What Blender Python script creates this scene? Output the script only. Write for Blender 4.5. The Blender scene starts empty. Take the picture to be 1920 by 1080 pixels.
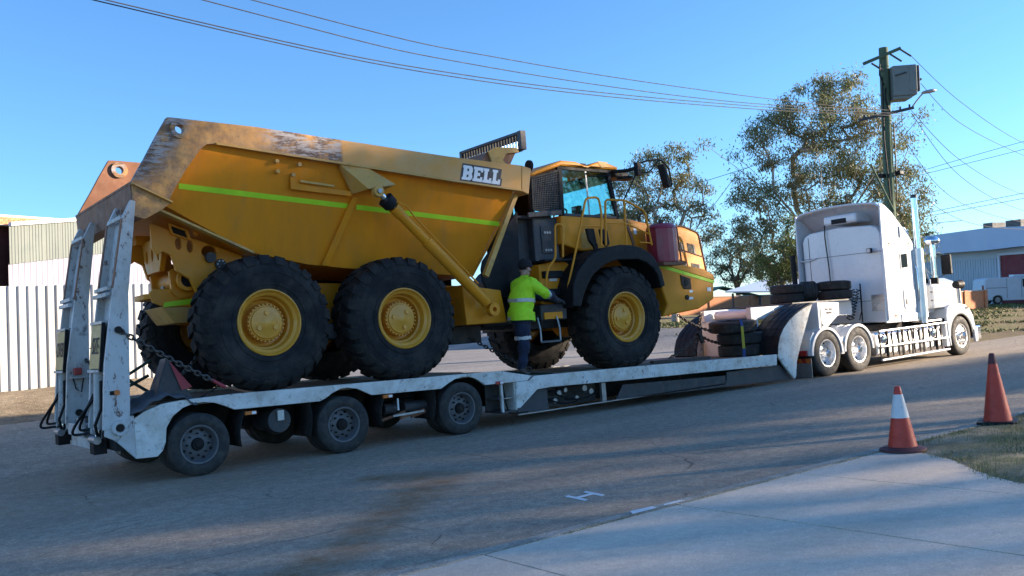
import bpy, bmesh, math, random
from mathutils import Vector, Matrix, Quaternion
from mathutils.geometry import tessellate_polygon
random.seed(7)
rad = math.radians
S = bpy.context.scene
COL = S.collection

# ------------------------------------------------------------------ camera
cam_data = bpy.data.cameras.new('camera')
cam_data.sensor_width = 36.0
cam_data.lens = 36.0 * 1720 / 1920
cam_data.clip_end = 3000
cam_data.clip_start = 0.05
cam = bpy.data.objects.new('camera', cam_data)
COL.objects.link(cam)
cam.matrix_world = Matrix(((0.793959, 0.034455, -0.606994, 0.0),
                           (-0.603362, -0.078059, -0.793638, 0.0),
                           (-0.074726, 0.996353, -0.041186, 1.65),
                           (0, 0, 0, 1)))
S.camera = cam

# ------------------------------------------------------------------ sky and sun
SUN_EL = rad(13)
SUN_AZ = rad(-31)                      # direction to the sun, from +X
sun_dir = Vector((math.cos(SUN_EL) * math.cos(SUN_AZ), math.cos(SUN_EL) * math.sin(SUN_AZ), math.sin(SUN_EL)))
world = bpy.data.worlds.new('World')
S.world = world
world.use_nodes = True
wn = world.node_tree.nodes
wl = world.node_tree.links
sky = wn.new('ShaderNodeTexSky')
sky.sky_type = 'NISHITA'
sky.sun_disc = False
sky.sun_elevation = SUN_EL
sky.sun_rotation = math.atan2(sun_dir.x, sun_dir.y)
sky.altitude = 50
sky.air_density = 1.0
sky.dust_density = 0.0
sky.ozone_density = 5.8
wl.new(sky.outputs[0], wn['Background'].inputs[0])
wn['Background'].inputs[1].default_value = 0.11
sun_data = bpy.data.lights.new('sun', 'SUN')
sun_data.energy = 5.0
sun_data.angle = rad(0.8)
sun_data.color = (1.0, 0.82, 0.62)
sun = bpy.data.objects.new('sun', sun_data)
COL.objects.link(sun)
sun.rotation_euler = (-sun_dir).to_track_quat('-Z', 'Y').to_euler()
S.view_settings.view_transform = 'Standard'
S.view_settings.look = 'None'
S.view_settings.exposure = 1.6
S.view_settings.gamma = 1.0

UP = Vector((0.0181, -0.042, 0.999)).normalized()     # plumb line: the road is tilted against it
W = 12.14                                             # the near side of the trailer


# ------------------------------------------------------------------ helpers
class MB:
    def __init__(self):
        self.v = []
        self.f = []

    def add(self, vs, fs):
        o = len(self.v)
        self.v += [tuple(p) for p in vs]
        self.f += [tuple(i + o for i in f) for f in fs]
        return self

    def box(self, x0, x1, y0, y1, z0, z1):
        return self.add([(x0, y0, z0), (x1, y0, z0), (x1, y1, z0), (x0, y1, z0), (x0, y0, z1), (x1, y0, z1), (x1, y1, z1), (x0, y1, z1)],
                        [(0, 3, 2, 1), (4, 5, 6, 7), (0, 1, 5, 4), (1, 2, 6, 5), (2, 3, 7, 6), (3, 0, 4, 7)])

    def bar(self, a, b, w, h, up=(0, 0, 1)):
        a, b = Vector(a), Vector(b)
        d = (b - a).normalized()
        s = d.cross(Vector(up))
        if s.length < 1e-4:
            s = d.cross(Vector((1, 0, 0)))
        s.normalize()
        u = s.cross(d)
        s = s * w / 2
        u = u * h / 2
        return self.add([a - s - u, a + s - u, a + s + u, a - s + u, b - s - u, b + s - u, b + s + u, b - s + u],
                        [(0, 3, 2, 1), (4, 5, 6, 7), (0, 1, 5, 4), (1, 2, 6, 5), (2, 3, 7, 6), (3, 0, 4, 7)])

    def cyl(self, a, b, r0, r1=None, n=16, caps=True):
        r1 = r0 if r1 is None else r1
        a, b = Vector(a), Vector(b)
        d = (b - a).normalized()
        s = d.orthogonal().normalized()
        t = d.cross(s)
        vs = []
        for k in range(n):
            c = s * math.cos(2 * math.pi * k / n) + t * math.sin(2 * math.pi * k / n)
            vs += [a + c * r0, b + c * r1]
        fs = [(2 * k, 2 * ((k + 1) % n), 2 * ((k + 1) % n) + 1, 2 * k + 1) for k in range(n)]
        if caps:
            fs += [tuple(range(0, 2 * n, 2))[::-1], tuple(range(1, 2 * n, 2))]
        return self.add(vs, fs)

    def tube(self, pts, r, n=8, closed=False):
        pts = [Vector(p) for p in pts]
        rr = r if isinstance(r, (list, tuple)) else [r] * len(pts)
        vs, fs = [], []
        prev = None
        m = len(pts)
        for i, p in enumerate(pts):
            d = (pts[(i + 1) % m] - pts[i - 1]) if (closed or 0 < i < m - 1) else (pts[1] - pts[0] if i == 0 else pts[-1] - pts[-2])
            d.normalize()
            if prev is None:
                s = d.orthogonal().normalized()
            else:
                s = (prev - d * prev.dot(d))
                s = s.normalized() if s.length > 1e-5 else d.orthogonal().normalized()
            prev = s
            t = d.cross(s)
            for k in range(n):
                vs.append(p + (s * math.cos(2 * math.pi * k / n) + t * math.sin(2 * math.pi * k / n)) * rr[i])
        for i in range(m if closed else m - 1):
            j = (i + 1) % m
            fs += [(i * n + k, i * n + (k + 1) % n, j * n + (k + 1) % n, j * n + k) for k in range(n)]
        if not closed:
            fs += [tuple(range(n))[::-1], tuple(range((m - 1) * n, m * n))]
        return self.add(vs, fs)

    def prism(self, poly, a, b, holes=(), plane='XZ'):
        """polygon (with holes) given in one plane, extruded along the third axis from a to b"""
        def P(q, d):
            return (q[0], d, q[1]) if plane == 'XZ' else ((d, q[0], q[1]) if plane == 'YZ' else (q[0], q[1], d))
        loops = [list(poly)] + [list(h) for h in holes]
        flat = [q for l in loops for q in l]
        n = len(flat)
        fa = a if callable(a) else (lambda q: a)
        fb = b if callable(b) else (lambda q: b)
        vs = [P(q, fa(q)) for q in flat] + [P(q, fb(q)) for q in flat]
        if holes:
            tri = tessellate_polygon([[Vector((q[0], q[1], 0)) for q in l] for l in loops])
            fs = [tuple(t) for t in tri] + [tuple(i + n for i in t)[::-1] for t in tri]
        else:
            fs = [tuple(range(n)), tuple(range(n, 2 * n))[::-1]]
        o = 0
        for l in loops:
            m = len(l)
            fs += [(o + i, o + (i + 1) % m, o + (i + 1) % m + n, o + i + n) for i in range(m)]
            o += m
        return self.add(vs, fs)

    def lathe(self, prof, n=40, axis='Y', o=(0, 0, 0), closed=False, caps=True):
        vs, fs = [], []
        m = len(prof)
        for k in range(n):
            c, s = math.cos(2 * math.pi * k / n), math.sin(2 * math.pi * k / n)
            for a, r in prof:
                q = (r * c, a, r * s) if axis == 'Y' else ((r * c, r * s, a) if axis == 'Z' else (a, r * c, r * s))
                vs.append((q[0] + o[0], q[1] + o[1], q[2] + o[2]))
        for k in range(n):
            j = (k + 1) % n
            for i in range(m if closed else m - 1):
                i2 = (i + 1) % m
                fs.append((k * m + i, k * m + i2, j * m + i2, j * m + i))
        if not closed and caps:
            fs += [tuple(k * m for k in range(n)), tuple(k * m + m - 1 for k in range(n))[::-1]]
        return self.add(vs, fs)

    def grid(self, us, vs_, fn):
        nu, nv = len(us), len(vs_)
        pts = [fn(u, v) for u in us for v in vs_]
        return self.add(pts, [(i * nv + j, (i + 1) * nv + j, (i + 1) * nv + j + 1, i * nv + j + 1) for i in range(nu - 1) for j in range(nv - 1)])

    def build(self, name, mat, parent=None, at=None, smooth=0, bevel=0, normals=True):
        me = bpy.data.meshes.new(name)
        off = Vector((0, 0, 0))
        if parent is not None and at is None:
            off = WL[parent.name]
        me.from_pydata([(p[0] - off.x, p[1] - off.y, p[2] - off.z) for p in self.v], [], self.f)
        if normals:
            bm = bmesh.new()
            bm.from_mesh(me)
            bmesh.ops.recalc_face_normals(bm, faces=bm.faces)
            bm.to_mesh(me)
            bm.free()
        me.update()
        if smooth:
            me.shade_smooth()
            me.set_sharp_from_angle(angle=rad(smooth))
        if mat is not None:
            for mm in (mat if isinstance(mat, (list, tuple)) else [mat]):
                me.materials.append(mm)
        return link(name, me, parent, at, bevel)


WL = {}


def link(name, data, parent=None, at=None, bevel=0):
    o = bpy.data.objects.new(name, data)
    COL.objects.link(o)
    base = WL[parent.name] if parent is not None else Vector((0, 0, 0))
    if parent is not None:
        o.parent = parent
    if at is not None:
        o.location = Vector(at) - base
        WL[o.name] = Vector(at)
    else:
        WL[o.name] = base.copy()
    if bevel:
        b = o.modifiers.new('bevel', 'BEVEL')
        b.width = bevel
        b.segments = 2
        b.limit_method = 'ANGLE'
        b.angle_limit = rad(40)
    return o


def tag(o, label=None, cat=None, group=None, kind=None):
    if label:
        o['label'] = label
    if cat:
        o['category'] = cat
    if group:
        o['group'] = group
    if kind:
        o['kind'] = kind
    return o


def thing(name, loc, label, cat, group=None):
    o = bpy.data.objects.new(name, None)
    o.empty_display_size = 0.2
    COL.objects.link(o)
    o.location = loc
    WL[o.name] = Vector(loc)
    return tag(o, label, cat, group)


def copy_tree(o, parent=None, loc=None):
    c = o.copy()
    COL.objects.link(c)
    c.parent = parent
    if loc is not None:
        c.location = loc
    WL[c.name] = (WL[parent.name] if parent is not None else Vector()) + Vector(c.location)
    for ch in [x for x in bpy.data.objects if x.parent == o]:
        copy_tree(ch, c)
    return c


def rot2(pts, ang, o=(0, 0)):
    c, s = math.cos(ang), math.sin(ang)
    return [(o[0] + (x - o[0]) * c - (y - o[1]) * s, o[1] + (x - o[0]) * s + (y - o[1]) * c) for x, y in pts]


def circ(cx, cz, r, n=20, rz=None):
    return [(cx + r * math.cos(2 * math.pi * k / n), cz + (rz or r) * math.sin(2 * math.pi * k / n)) for k in range(n)]


def sm(x, a=0.0, b=1.0):
    t = max(0.0, min(1.0, (x - a) / (b - a)))
    return t * t * (3 - 2 * t)


# ------------------------------------------------------------------ materials
def lin(c):
    return tuple((x / 12.92 if x <= 0.04045 else ((x + 0.055) / 1.055) ** 2.4) for x in [v / 255 for v in c])


def mk(name, col, rough=0.5, metal=0.0, var=0.15, vs=3.0, dirt=None, bump=None, coat=0.0, rvar=0.12, island=0.0, stretch=None, spec=0.5, trans=0.0):
    """principled material: colour with two scales of noise variation, optional dirt/rust layers [(colour, scale, lo, hi)], optional bump (scale, strength)"""
    m = bpy.data.materials.new(name)
    m.use_nodes = True
    nt = m.node_tree
    N, L = nt.nodes, nt.links
    b = N['Principled BSDF']
    geo = N.new('ShaderNodeNewGeometry')
    pos = geo.outputs['Position']
    if stretch:
        mp = N.new('ShaderNodeMapping')
        mp.inputs['Scale'].default_value = stretch
        L.new(pos, mp.inputs['Vector'])
        pos = mp.outputs[0]

    def noise(scale, detail=5, rough_=0.6, w=0.0):
        n = N.new('ShaderNodeTexNoise')
        n.inputs['Scale'].default_value = scale
        n.inputs['Detail'].default_value = detail
        n.inputs['Roughness'].default_value = rough_
        L.new(pos, n.inputs['Vector'])
        return n.outputs['Fac']

    def mrange(x, a, c, lo, hi):
        r = N.new('ShaderNodeMapRange')
        r.inputs[1].default_value = a
        r.inputs[2].default_value = c
        r.inputs[3].default_value = lo
        r.inputs[4].default_value = hi
        L.new(x, r.inputs[0])
        return r.outputs[0]

    def mix(f, a, c, mode='MIX'):
        x = N.new('ShaderNodeMix')
        x.data_type = 'RGBA'
        x.blend_type = mode
        for sock, val in ((x.inputs[0], f), (x.inputs[6], a), (x.inputs[7], c)):
            if isinstance(val, (int, float)):
                sock.default_value = val
            elif isinstance(val, tuple):
                sock.default_value = (*val[:3], 1)
            else:
                L.new(val, sock)
        return x.outputs[2]
    c = tuple(col)
    cur = c
    if var:
        f = mrange(noise(vs, 6, 0.65), 0.3, 0.7, 0, 1)
        cur = mix(f, tuple(v * (1 - var) for v in c), tuple(min(1, v * (1 + var)) for v in c))
    if island:
        r = mrange(geo.outputs['Random Per Island'], 0, 1, 1 - island, 1 + island)
        h = N.new('ShaderNodeHueSaturation')
        L.new(r, h.inputs['Value'])
        if isinstance(cur, tuple):
            h.inputs['Color'].default_value = (*cur, 1)
        else:
            L.new(cur, h.inputs['Color'])
        cur = h.outputs[0]
    for d in (dirt or []):
        f = mrange(noise(d[1], 8, 0.7), d[2], d[3], 0, d[4] if len(d) > 4 else 1)
        cur = mix(f, cur, tuple(d[0]))
    if isinstance(cur, tuple):
        b.inputs['Base Color'].default_value = (*cur, 1)
    else:
        L.new(cur, b.inputs['Base Color'])
    if rvar:
        L.new(mrange(noise(vs * 2.3, 4), 0.3, 0.7, max(0.02, rough - rvar), min(1, rough + rvar)), b.inputs['Roughness'])
    else:
        b.inputs['Roughness'].default_value = rough
    b.inputs['Metallic'].default_value = metal
    b.inputs['Specular IOR Level'].default_value = spec
    if coat:
        b.inputs['Coat Weight'].default_value = coat
        b.inputs['Coat Roughness'].default_value = 0.12
    if trans:
        b.inputs['Transmission Weight'].default_value = trans
    if bump:
        bp = N.new('ShaderNodeBump')
        bp.inputs['Strength'].default_value = bump[1]
        bp.inputs['Distance'].default_value = bump[2] if len(bump) > 2 else 0.02
        L.new(noise(bump[0], 8, 0.7), bp.inputs['Height'])
        L.new(bp.outputs[0], b.inputs['Normal'])
    return m


RUST = (0.11, 0.045, 0.022)
DUST = (0.30, 0.25, 0.19)
M = {}
M['yellow'] = mk('yellow_paint', (0.74, 0.275, 0.012), 0.45, var=0.10, vs=1.3, dirt=[((0.42, 0.19, 0.04), 2.2, 0.5, 0.78, 0.55), ((0.34, 0.24, 0.13), 9, 0.58, 0.75, 0.35)], spec=0.3)
M['yellow_side'] = mk('yellow_panel_paint', (0.74, 0.255, 0.008), 0.5, var=0.12, vs=0.9, dirt=[((0.50, 0.18, 0.02), 1.3, 0.42, 0.75, 0.6), ((0.40, 0.20, 0.06), 3.5, 0.52, 0.74, 0.4), ((0.46, 0.28, 0.12), 14, 0.61, 0.75, 0.3)], bump=(1.4, 0.08, 0.03), stretch=(1.3, 1, 0.35), spec=0.22)
M['yellow_worn'] = mk('worn_yellow_paint', (0.58, 0.31, 0.06), 0.55, var=0.12, vs=2, dirt=[((0.50, 0.36, 0.22), 1.7, 0.45, 0.75, 0.6), ((0.20, 0.09, 0.035), 7, 0.56, 0.7, 0.75)], bump=(14, 0.1, 0.01))
M['rail_paint'] = M['yellow_worn']
M['rust'] = mk('rusty_steel', (0.23, 0.10, 0.052), 0.75, 0.0, var=0.3, vs=3, dirt=[((0.36, 0.22, 0.14), 4, 0.52, 0.75, 0.6), ((0.05, 0.03, 0.025), 6, 0.55, 0.75, 0.8)], bump=(20, 0.2, 0.01))
M['rim'] = mk('yellow_rim_paint', (0.68, 0.305, 0.025), 0.38, var=0.1, vs=4, dirt=[((0.25, 0.15, 0.05), 7, 0.58, 0.8, 0.6)], coat=0.2)
M['tyre'] = mk('dumper_tyre_rubber', (0.017, 0.0175, 0.019), 0.78, var=0.3, vs=3, dirt=[((0.075, 0.064, 0.052), 3, 0.46, 0.75, 0.6), ((0.10, 0.085, 0.065), 11, 0.58, 0.75, 0.4)], bump=(30, 0.15, 0.01), spec=0.22)
M['tread'] = mk('tread_rubber', (0.019, 0.0185, 0.018), 0.85, var=0.3, vs=4, dirt=[((0.08, 0.064, 0.048), 5, 0.45, 0.8, 0.65)], bump=(25, 0.3, 0.02), spec=0.3)
M['road_tyre'] = mk('road_tyre_rubber', (0.03, 0.029, 0.028), 0.75, var=0.2, vs=6, dirt=[((0.10, 0.085, 0.07), 7, 0.45, 0.75, 0.7)], bump=(40, 0.1, 0.005), spec=0.35)
M['black'] = mk('black_plastic', (0.010, 0.0105, 0.012), 0.6, var=0.2, vs=5, dirt=[((0.04, 0.036, 0.032), 6, 0.55, 0.8, 0.5)], spec=0.25)
M['dark'] = mk('dark_grey_steel', (0.045, 0.046, 0.05), 0.6, var=0.3, vs=4, dirt=[((0.12, 0.09, 0.07), 5, 0.5, 0.75, 0.6)])
M['grime'] = mk('grimy_chassis_steel', (0.020, 0.018, 0.017), 0.85, var=0.4, vs=6, dirt=[((0.08, 0.045, 0.03), 8, 0.52, 0.72, 0.7)], spec=0.25)
M['slate'] = mk('slate_blue_panel', (0.040, 0.047, 0.058), 0.5, var=0.15, vs=3, dirt=[((0.11, 0.11, 0.11), 5, 0.5, 0.8, 0.5)])
M['white'] = mk('trailer_white_paint', (0.70, 0.70, 0.66), 0.5, var=0.08, vs=2, dirt=[((0.38, 0.31, 0.23), 2.5, 0.42, 0.70, 0.65), ((0.22, 0.16, 0.11), 5.5, 0.52, 0.72, 0.6), (RUST, 13, 0.585, 0.67, 0.9), ((0.06, 0.05, 0.042), 6, 0.63, 0.72, 0.8)], bump=(9, 0.06, 0.02))
M['ramp_white'] = mk('ramp_white_paint', (0.56, 0.56, 0.55), 0.55, var=0.1, vs=2, dirt=[((0.30, 0.25, 0.19), 2.0, 0.42, 0.70, 0.85), ((0.17, 0.12, 0.085), 4.5, 0.55, 0.72, 0.6), (RUST, 13, 0.565, 0.64, 0.95), ((0.045, 0.04, 0.035), 5, 0.62, 0.70, 0.85)], bump=(7, 0.08, 0.03), stretch=(1, 1, 0.55))
M['cab_white'] = mk('gloss_white_paint', (0.66, 0.67, 0.68), 0.28, var=0.05, vs=1, dirt=[((0.45, 0.40, 0.33), 2.2, 0.55, 0.85, 0.35)], coat=0.5, rvar=0.06)
M['polished'] = mk('polished_alloy', (0.80, 0.80, 0.80), 0.34, 0.9, var=0.05, vs=5, dirt=[((0.35, 0.32, 0.28), 4, 0.5, 0.8, 0.35)], rvar=0.08)
M['chrome'] = mk('chrome', (0.86, 0.87, 0.88), 0.1, 1.0, var=0.0, rvar=0.04)
M['steel'] = mk('galvanised_steel', (0.34, 0.35, 0.36), 0.45, 0.8, var=0.2, vs=6)
M['greyrim'] = mk('grey_wheel_steel', (0.13, 0.13, 0.135), 0.55, 0.2, var=0.25, vs=8, dirt=[((0.07, 0.05, 0.04), 8, 0.5, 0.75, 0.7)])
M['glass'] = mk('tinted_cab_glass', (0.30, 0.45, 0.47), 0.03, 0.0, var=0, rvar=0, trans=0.92, spec=0.6)
M['darkglass'] = mk('dark_glass', (0.02, 0.03, 0.035), 0.05, 0.0, var=0, rvar=0, spec=0.8)
M['lime'] = mk('lime_reflective_tape', (0.42, 0.72, 0.01), 0.45, var=0.08, vs=6)
M['maroon'] = mk('maroon_steel_cover', (0.30, 0.02, 0.042), 0.4, var=0.12, vs=3, dirt=[((0.10, 0.03, 0.035), 5, 0.5, 0.8, 0.4)], coat=0.2)
M['wood'] = mk('worn_deck_timber', (0.20, 0.15, 0.105), 0.85, var=0.3, vs=3, island=0.2, dirt=[((0.06, 0.05, 0.045), 3, 0.5, 0.75, 0.8)], bump=(18, 0.4, 0.01), stretch=(0.25, 3, 3))
M['sign'] = mk('faded_yellow_sign', (0.50, 0.33, 0.10), 0.55, var=0.1, vs=7, dirt=[((0.25, 0.17, 0.09), 9, 0.55, 0.8, 0.6)])
M['print'] = mk('black_print', (0.05, 0.04, 0.035), 0.7, var=0.2, vs=9)
M['letter'] = mk('white_decal', (0.80, 0.80, 0.80), 0.4, var=0.03)
M['red_lamp'] = mk('red_lens', (0.35, 0.02, 0.02), 0.25, var=0.1)
M['amber'] = mk('amber_lens', (0.55, 0.14, 0.02), 0.3, var=0.1)
M['red'] = mk('red_paint', (0.38, 0.04, 0.05), 0.5, var=0.15, vs=5)
M['chain'] = mk('chain_steel', (0.10, 0.085, 0.075), 0.55, 0.7, var=0.3, vs=12)


# ------------------------------------------------------------------ ground, road, pavement
def zg(x, y):
    d = max(0.0, y - 14.7)
    z = 0.042 * d - 0.0181 * max(0.0, x - 20) * sm(d, 0, 12)
    z += (1 - sm(x, 6.5, 10)) * (0.23 * sm(y, 14.5, 20.3) + 0.42 * sm(y, 20.5, 23.7))
    z += sm(x, 24, 31) * 0.72 * sm(y, 15.5, 27)
    return z


def lerp_list(stops):
    out = []
    for (a, b, n) in stops:
        out += [a + (b - a) * i / n for i in range(n)]
    return out + [stops[-1][1]]


def surf_mat(name, cols, scales, rough, bump, attr=None, attr_col=None, coarse=None, grain_amt=0.85, cracks=0.0):
    """ground surface: broad patches, fine grains and an optional stain mask stored on the mesh"""
    m = bpy.data.materials.new(name)
    m.use_nodes = True
    N, L = m.node_tree.nodes, m.node_tree.links
    b = N['Principled BSDF']
    geo = N.new('ShaderNodeNewGeometry')

    def noise(s, det, ro=0.6, stretch=None):
        n = N.new('ShaderNodeTexNoise')
        n.inputs['Scale'].default_value = s
        n.inputs['Detail'].default_value = det
        n.inputs['Roughness'].default_value = ro
        if stretch:
            mp = N.new('ShaderNodeMapping')
            mp.inputs['Scale'].default_value = stretch
            L.new(geo.outputs['Position'], mp.inputs[0])
            L.new(mp.outputs[0], n.inputs['Vector'])
        else:
            L.new(geo.outputs['Position'], n.inputs['Vector'])
        return n.outputs['Fac']

    def ramp(x, stops):
        r = N.new('ShaderNodeValToRGB')
        e = r.color_ramp.elements
        while len(e) < len(stops):
            e.new(0.5)
        for k, (p, c) in enumerate(stops):
            e[k].position = p
            e[k].color = (*c, 1)
        L.new(x, r.inputs[0])
        return r.outputs[0]

    def mix(f, a, c, mode='MIX'):
        x = N.new('ShaderNodeMix')
        x.data_type = 'RGBA'
        x.blend_type = mode
        for s, v in ((x.inputs[0], f), (x.inputs[6], a), (x.inputs[7], c)):
            if isinstance(v, (int, float)):
                s.default_value = v
            elif isinstance(v, tuple):
                s.default_value = (*v, 1)
            else:
                L.new(v, s)
        return x.outputs[2]
    base = ramp(noise(scales[0], 6, 0.6, coarse), [(0.32, cols[0]), (0.5, cols[1]), (0.68, cols[2])])
    grain = ramp(noise(scales[1], 3, 0.8), [(0.30, (0.22, 0.22, 0.22)), (0.46, (1, 1, 1)), (0.60, (1.0, 1.0, 1.0)), (0.70, (2.8, 2.75, 2.65))])
    c = mix(grain_amt, base, grain, 'MULTIPLY')
    g2 = ramp(noise(scales[1] * 0.23, 4, 0.7), [(0.35, (0.72, 0.72, 0.73)), (0.65, (1.22, 1.2, 1.18))])
    c = mix(min(0.8, grain_amt), c, g2, 'MULTIPLY')
    if attr:
        a = N.new('ShaderNodeAttribute')
        a.attribute_name = attr
        br = N.new('ShaderNodeMath')
        br.operation = 'MULTIPLY'
        L.new(a.outputs['Fac'], br.inputs[0])
        mr = N.new('ShaderNodeMapRange')
        mr.inputs[1].default_value = 0.3
        mr.inputs[2].default_value = 0.65
        L.new(noise(4, 7, 0.75), mr.inputs[0])
        L.new(mr.outputs[0], br.inputs[1])
        c = mix(br.outputs[0], c, attr_col)
    if cracks:
        vo = N.new('ShaderNodeTexVoronoi')
        vo.feature = 'DISTANCE_TO_EDGE'
        vo.inputs['Scale'].default_value = cracks
        wob = N.new('ShaderNodeMix')
        wob.data_type = 'VECTOR'
        wob.inputs[0].default_value = 0.12
        nz = N.new('ShaderNodeTexNoise')
        nz.inputs['Scale'].default_value = 2.2
        nz.inputs['Detail'].default_value = 6
        L.new(geo.outputs['Position'], nz.inputs['Vector'])
        L.new(geo.outputs['Position'], wob.inputs[4])
        L.new(nz.outputs['Color'], wob.inputs[5])
        L.new(wob.outputs[1], vo.inputs['Vector'])
        ed = N.new('ShaderNodeMapRange')
        ed.inputs[1].default_value = 0.0
        ed.inputs[2].default_value = 0.006
        ed.inputs[3].default_value = 1.0
        ed.inputs[4].default_value = 0.0
        L.new(vo.outputs['Distance'], ed.inputs[0])
        ms = N.new('ShaderNodeMapRange')
        ms.inputs[1].default_value = 0.50
        ms.inputs[2].default_value = 0.58
        L.new(noise(0.45, 4), ms.inputs[0])
        mu = N.new('ShaderNodeMath')
        mu.operation = 'MULTIPLY'
        L.new(ed.outputs[0], mu.inputs[0])
        L.new(ms.outputs[0], mu.inputs[1])
        mu2 = N.new('ShaderNodeMath')
        mu2.operation = 'MULTIPLY'
        mu2.inputs[1].default_value = 0.75
        L.new(mu.outputs[0], mu2.inputs[0])
        c = mix(mu2.outputs[0], c, (0.04, 0.036, 0.032))
    L.new(c, b.inputs['Base Color'])
    b.inputs['Roughness'].default_value = rough
    b.inputs['Specular IOR Level'].default_value = 0.3
    bp = N.new('ShaderNodeBump')
    bp.inputs['Strength'].default_value = bump[1]
    bp.inputs['Distance'].default_value = bump[2]
    L.new(noise(bump[0], 4, 0.8), bp.inputs['Height'])
    L.new(bp.outputs[0], b.inputs['Normal'])
    return m


M['asphalt'] = surf_mat('asphalt', [(0.32, 0.262, 0.198), (0.38, 0.312, 0.236), (0.44, 0.358, 0.27)], (0.55, 36), 0.88, (40, 1.0, 0.018), 'stain', (0.25, 0.145, 0.07), (0.35, 1.5, 1), 0.85, 0.55)
M['yard'] = surf_mat('pale_asphalt', [(0.20, 0.19, 0.175), (0.26, 0.245, 0.225), (0.32, 0.30, 0.27)], (0.4, 40), 0.9, (40, 0.5, 0.01), None, None, (0.2, 1.2, 1))
M['soil'] = surf_mat('dry_gravel_soil', [(0.20, 0.155, 0.10), (0.30, 0.24, 0.165), (0.38, 0.32, 0.23)], (0.8, 30), 0.95, (22, 0.9, 0.05))
M['verge'] = surf_mat('verge_soil_and_grass', [(0.19, 0.135, 0.075), (0.24, 0.19, 0.095), (0.19, 0.19, 0.065)], (0.35, 20), 0.95, (12, 1.0, 0.08), None, None, (0.25, 1.0, 1))
M['lawn'] = surf_mat('patchy_lawn_soil', [(0.14, 0.15, 0.07), (0.25, 0.225, 0.135), (0.42, 0.36, 0.26)], (1.4, 45), 0.95, (35, 0.8, 0.03))
M['concrete'] = surf_mat('brushed_concrete', [(0.55, 0.455, 0.35), (0.63, 0.525, 0.41), (0.69, 0.58, 0.46)], (0.9, 60), 0.85, (70, 0.25, 0.004), None, None, (0.6, 1.6, 1), 0.35)
M['kerb'] = surf_mat('weathered_kerb_concrete', [(0.26, 0.24, 0.20), (0.38, 0.35, 0.29), (0.46, 0.42, 0.36)], (2.5, 40), 0.9, (40, 0.7, 0.012))

# base ground
xs = lerp_list([(-900, -100, 8), (-100, -20, 10), (-20, 40, 60), (40, 110, 35), (110, 1500, 12)])
ys = lerp_list([(-900, -60, 8), (-60, 0, 12), (0, 14, 14), (14, 34, 40), (34, 90, 28), (90, 2000, 14)])
g = MB().grid(xs, ys, lambda x, y: (x, y, zg(x, min(y, 200)) - 0.05 + (0.03 * math.sin(x * 1.7) * math.sin(y * 2.3) if 15 < y < 60 else 0)))
tag(g.build('ground', M['verge'], smooth=60), kind='structure')


# the road, with stains stored on the mesh
def far_edge(x):
    return 20.4 - 0.9 * sm(x, 3, 9) - 4.8 * sm(x, 20, 28)


xs = lerp_list([(-260, -20, 12), (-20, 0, 16), (0, 14, 112), (14, 34, 50), (34, 90, 30), (90, 300, 12)])
ts = lerp_list([(0, 0.45, 54), (0.45, 1, 26)])
road = MB().grid(xs, ts, lambda x, t: (x, 5.70 + (far_edge(x) - 5.70) * t, zg(x, 5.70 + (far_edge(x) - 5.70) * t) + 0.0))
ro = tag(road.build('road', M['asphalt'], smooth=60), kind='structure')
trail = [(2.6, 6.2, 0.35), (3.3, 6.7, 0.35), (4.2, 7.6, 0.35), (5.0, 8.35, 0.45), (5.6, 9.0, 0.5), (5.2, 9.6, 0.4)]
at_ = ro.data.attributes.new('stain', 'FLOAT', 'POINT')
vals = []
for v in ro.data.vertices:
    s = 0.0
    for (a, b) in zip(trail, trail[1:]):
        ax, ay, ar = a
        bx, by, br_ = b
        t = max(0, min(1, ((v.co.x - ax) * (bx - ax) + (v.co.y - ay) * (by - ay)) / ((bx - ax) ** 2 + (by - ay) ** 2)))
        d = math.hypot(v.co.x - ax - t * (bx - ax), v.co.y - ay - t * (by - ay)) / (ar + (br_ - ar) * t)
        s = max(s, 1 - sm(d, 0.2, 1.25))
    s = max(s * 1.0, 0.4 * (1 - sm(abs(v.co.y - 11.6), 0.3, 2.0)) * (1 - sm(v.co.x, 2, 9)))
    vals.append(s)
at_.data.foreach_set('value', vals)

yd = MB().grid(lerp_list([(8, 30, 30)]), lerp_list([(15, 62, 40)]), lambda x, y: (x, y, zg(x, y) - 0.02 - (0.06 if y < far_edge(x) + .2 else 0)))
tag(yd.build('yard', M['yard'], smooth=60), kind='structure')
sl = MB().grid(lerp_list([(-30, 9, 60)]), lerp_list([(20.0, 26, 20)]), lambda x, y: (x, y, zg(x, y) - (0.015 if y > 20.4 else 0.06) + 0.02 * math.sin(x * 3.1 + y) * math.sin(y * 4.3)))
tag(sl.build('gravel_verge', M['soil'], smooth=60), kind='structure')

# kerb strip cast in lengths
kx = -8.0
first = None
kerb_root = thing('kerb', (4, 5.6, 0), None, None)
tag(kerb_root, kind='structure')
random.seed(3)
while kx < 60:
    ln = 1.8
    k = MB().prism([(5.695, -0.08), (5.705, 0.012), (5.66, 0.022), (5.52, 0.034), (5.50, 0.036), (5.50, -0.08)], kx + 0.006, kx + ln - 0.006, plane='YZ')
    k.build('kerb_segment', M['kerb'], kerb_root)
    kx += ln
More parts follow.
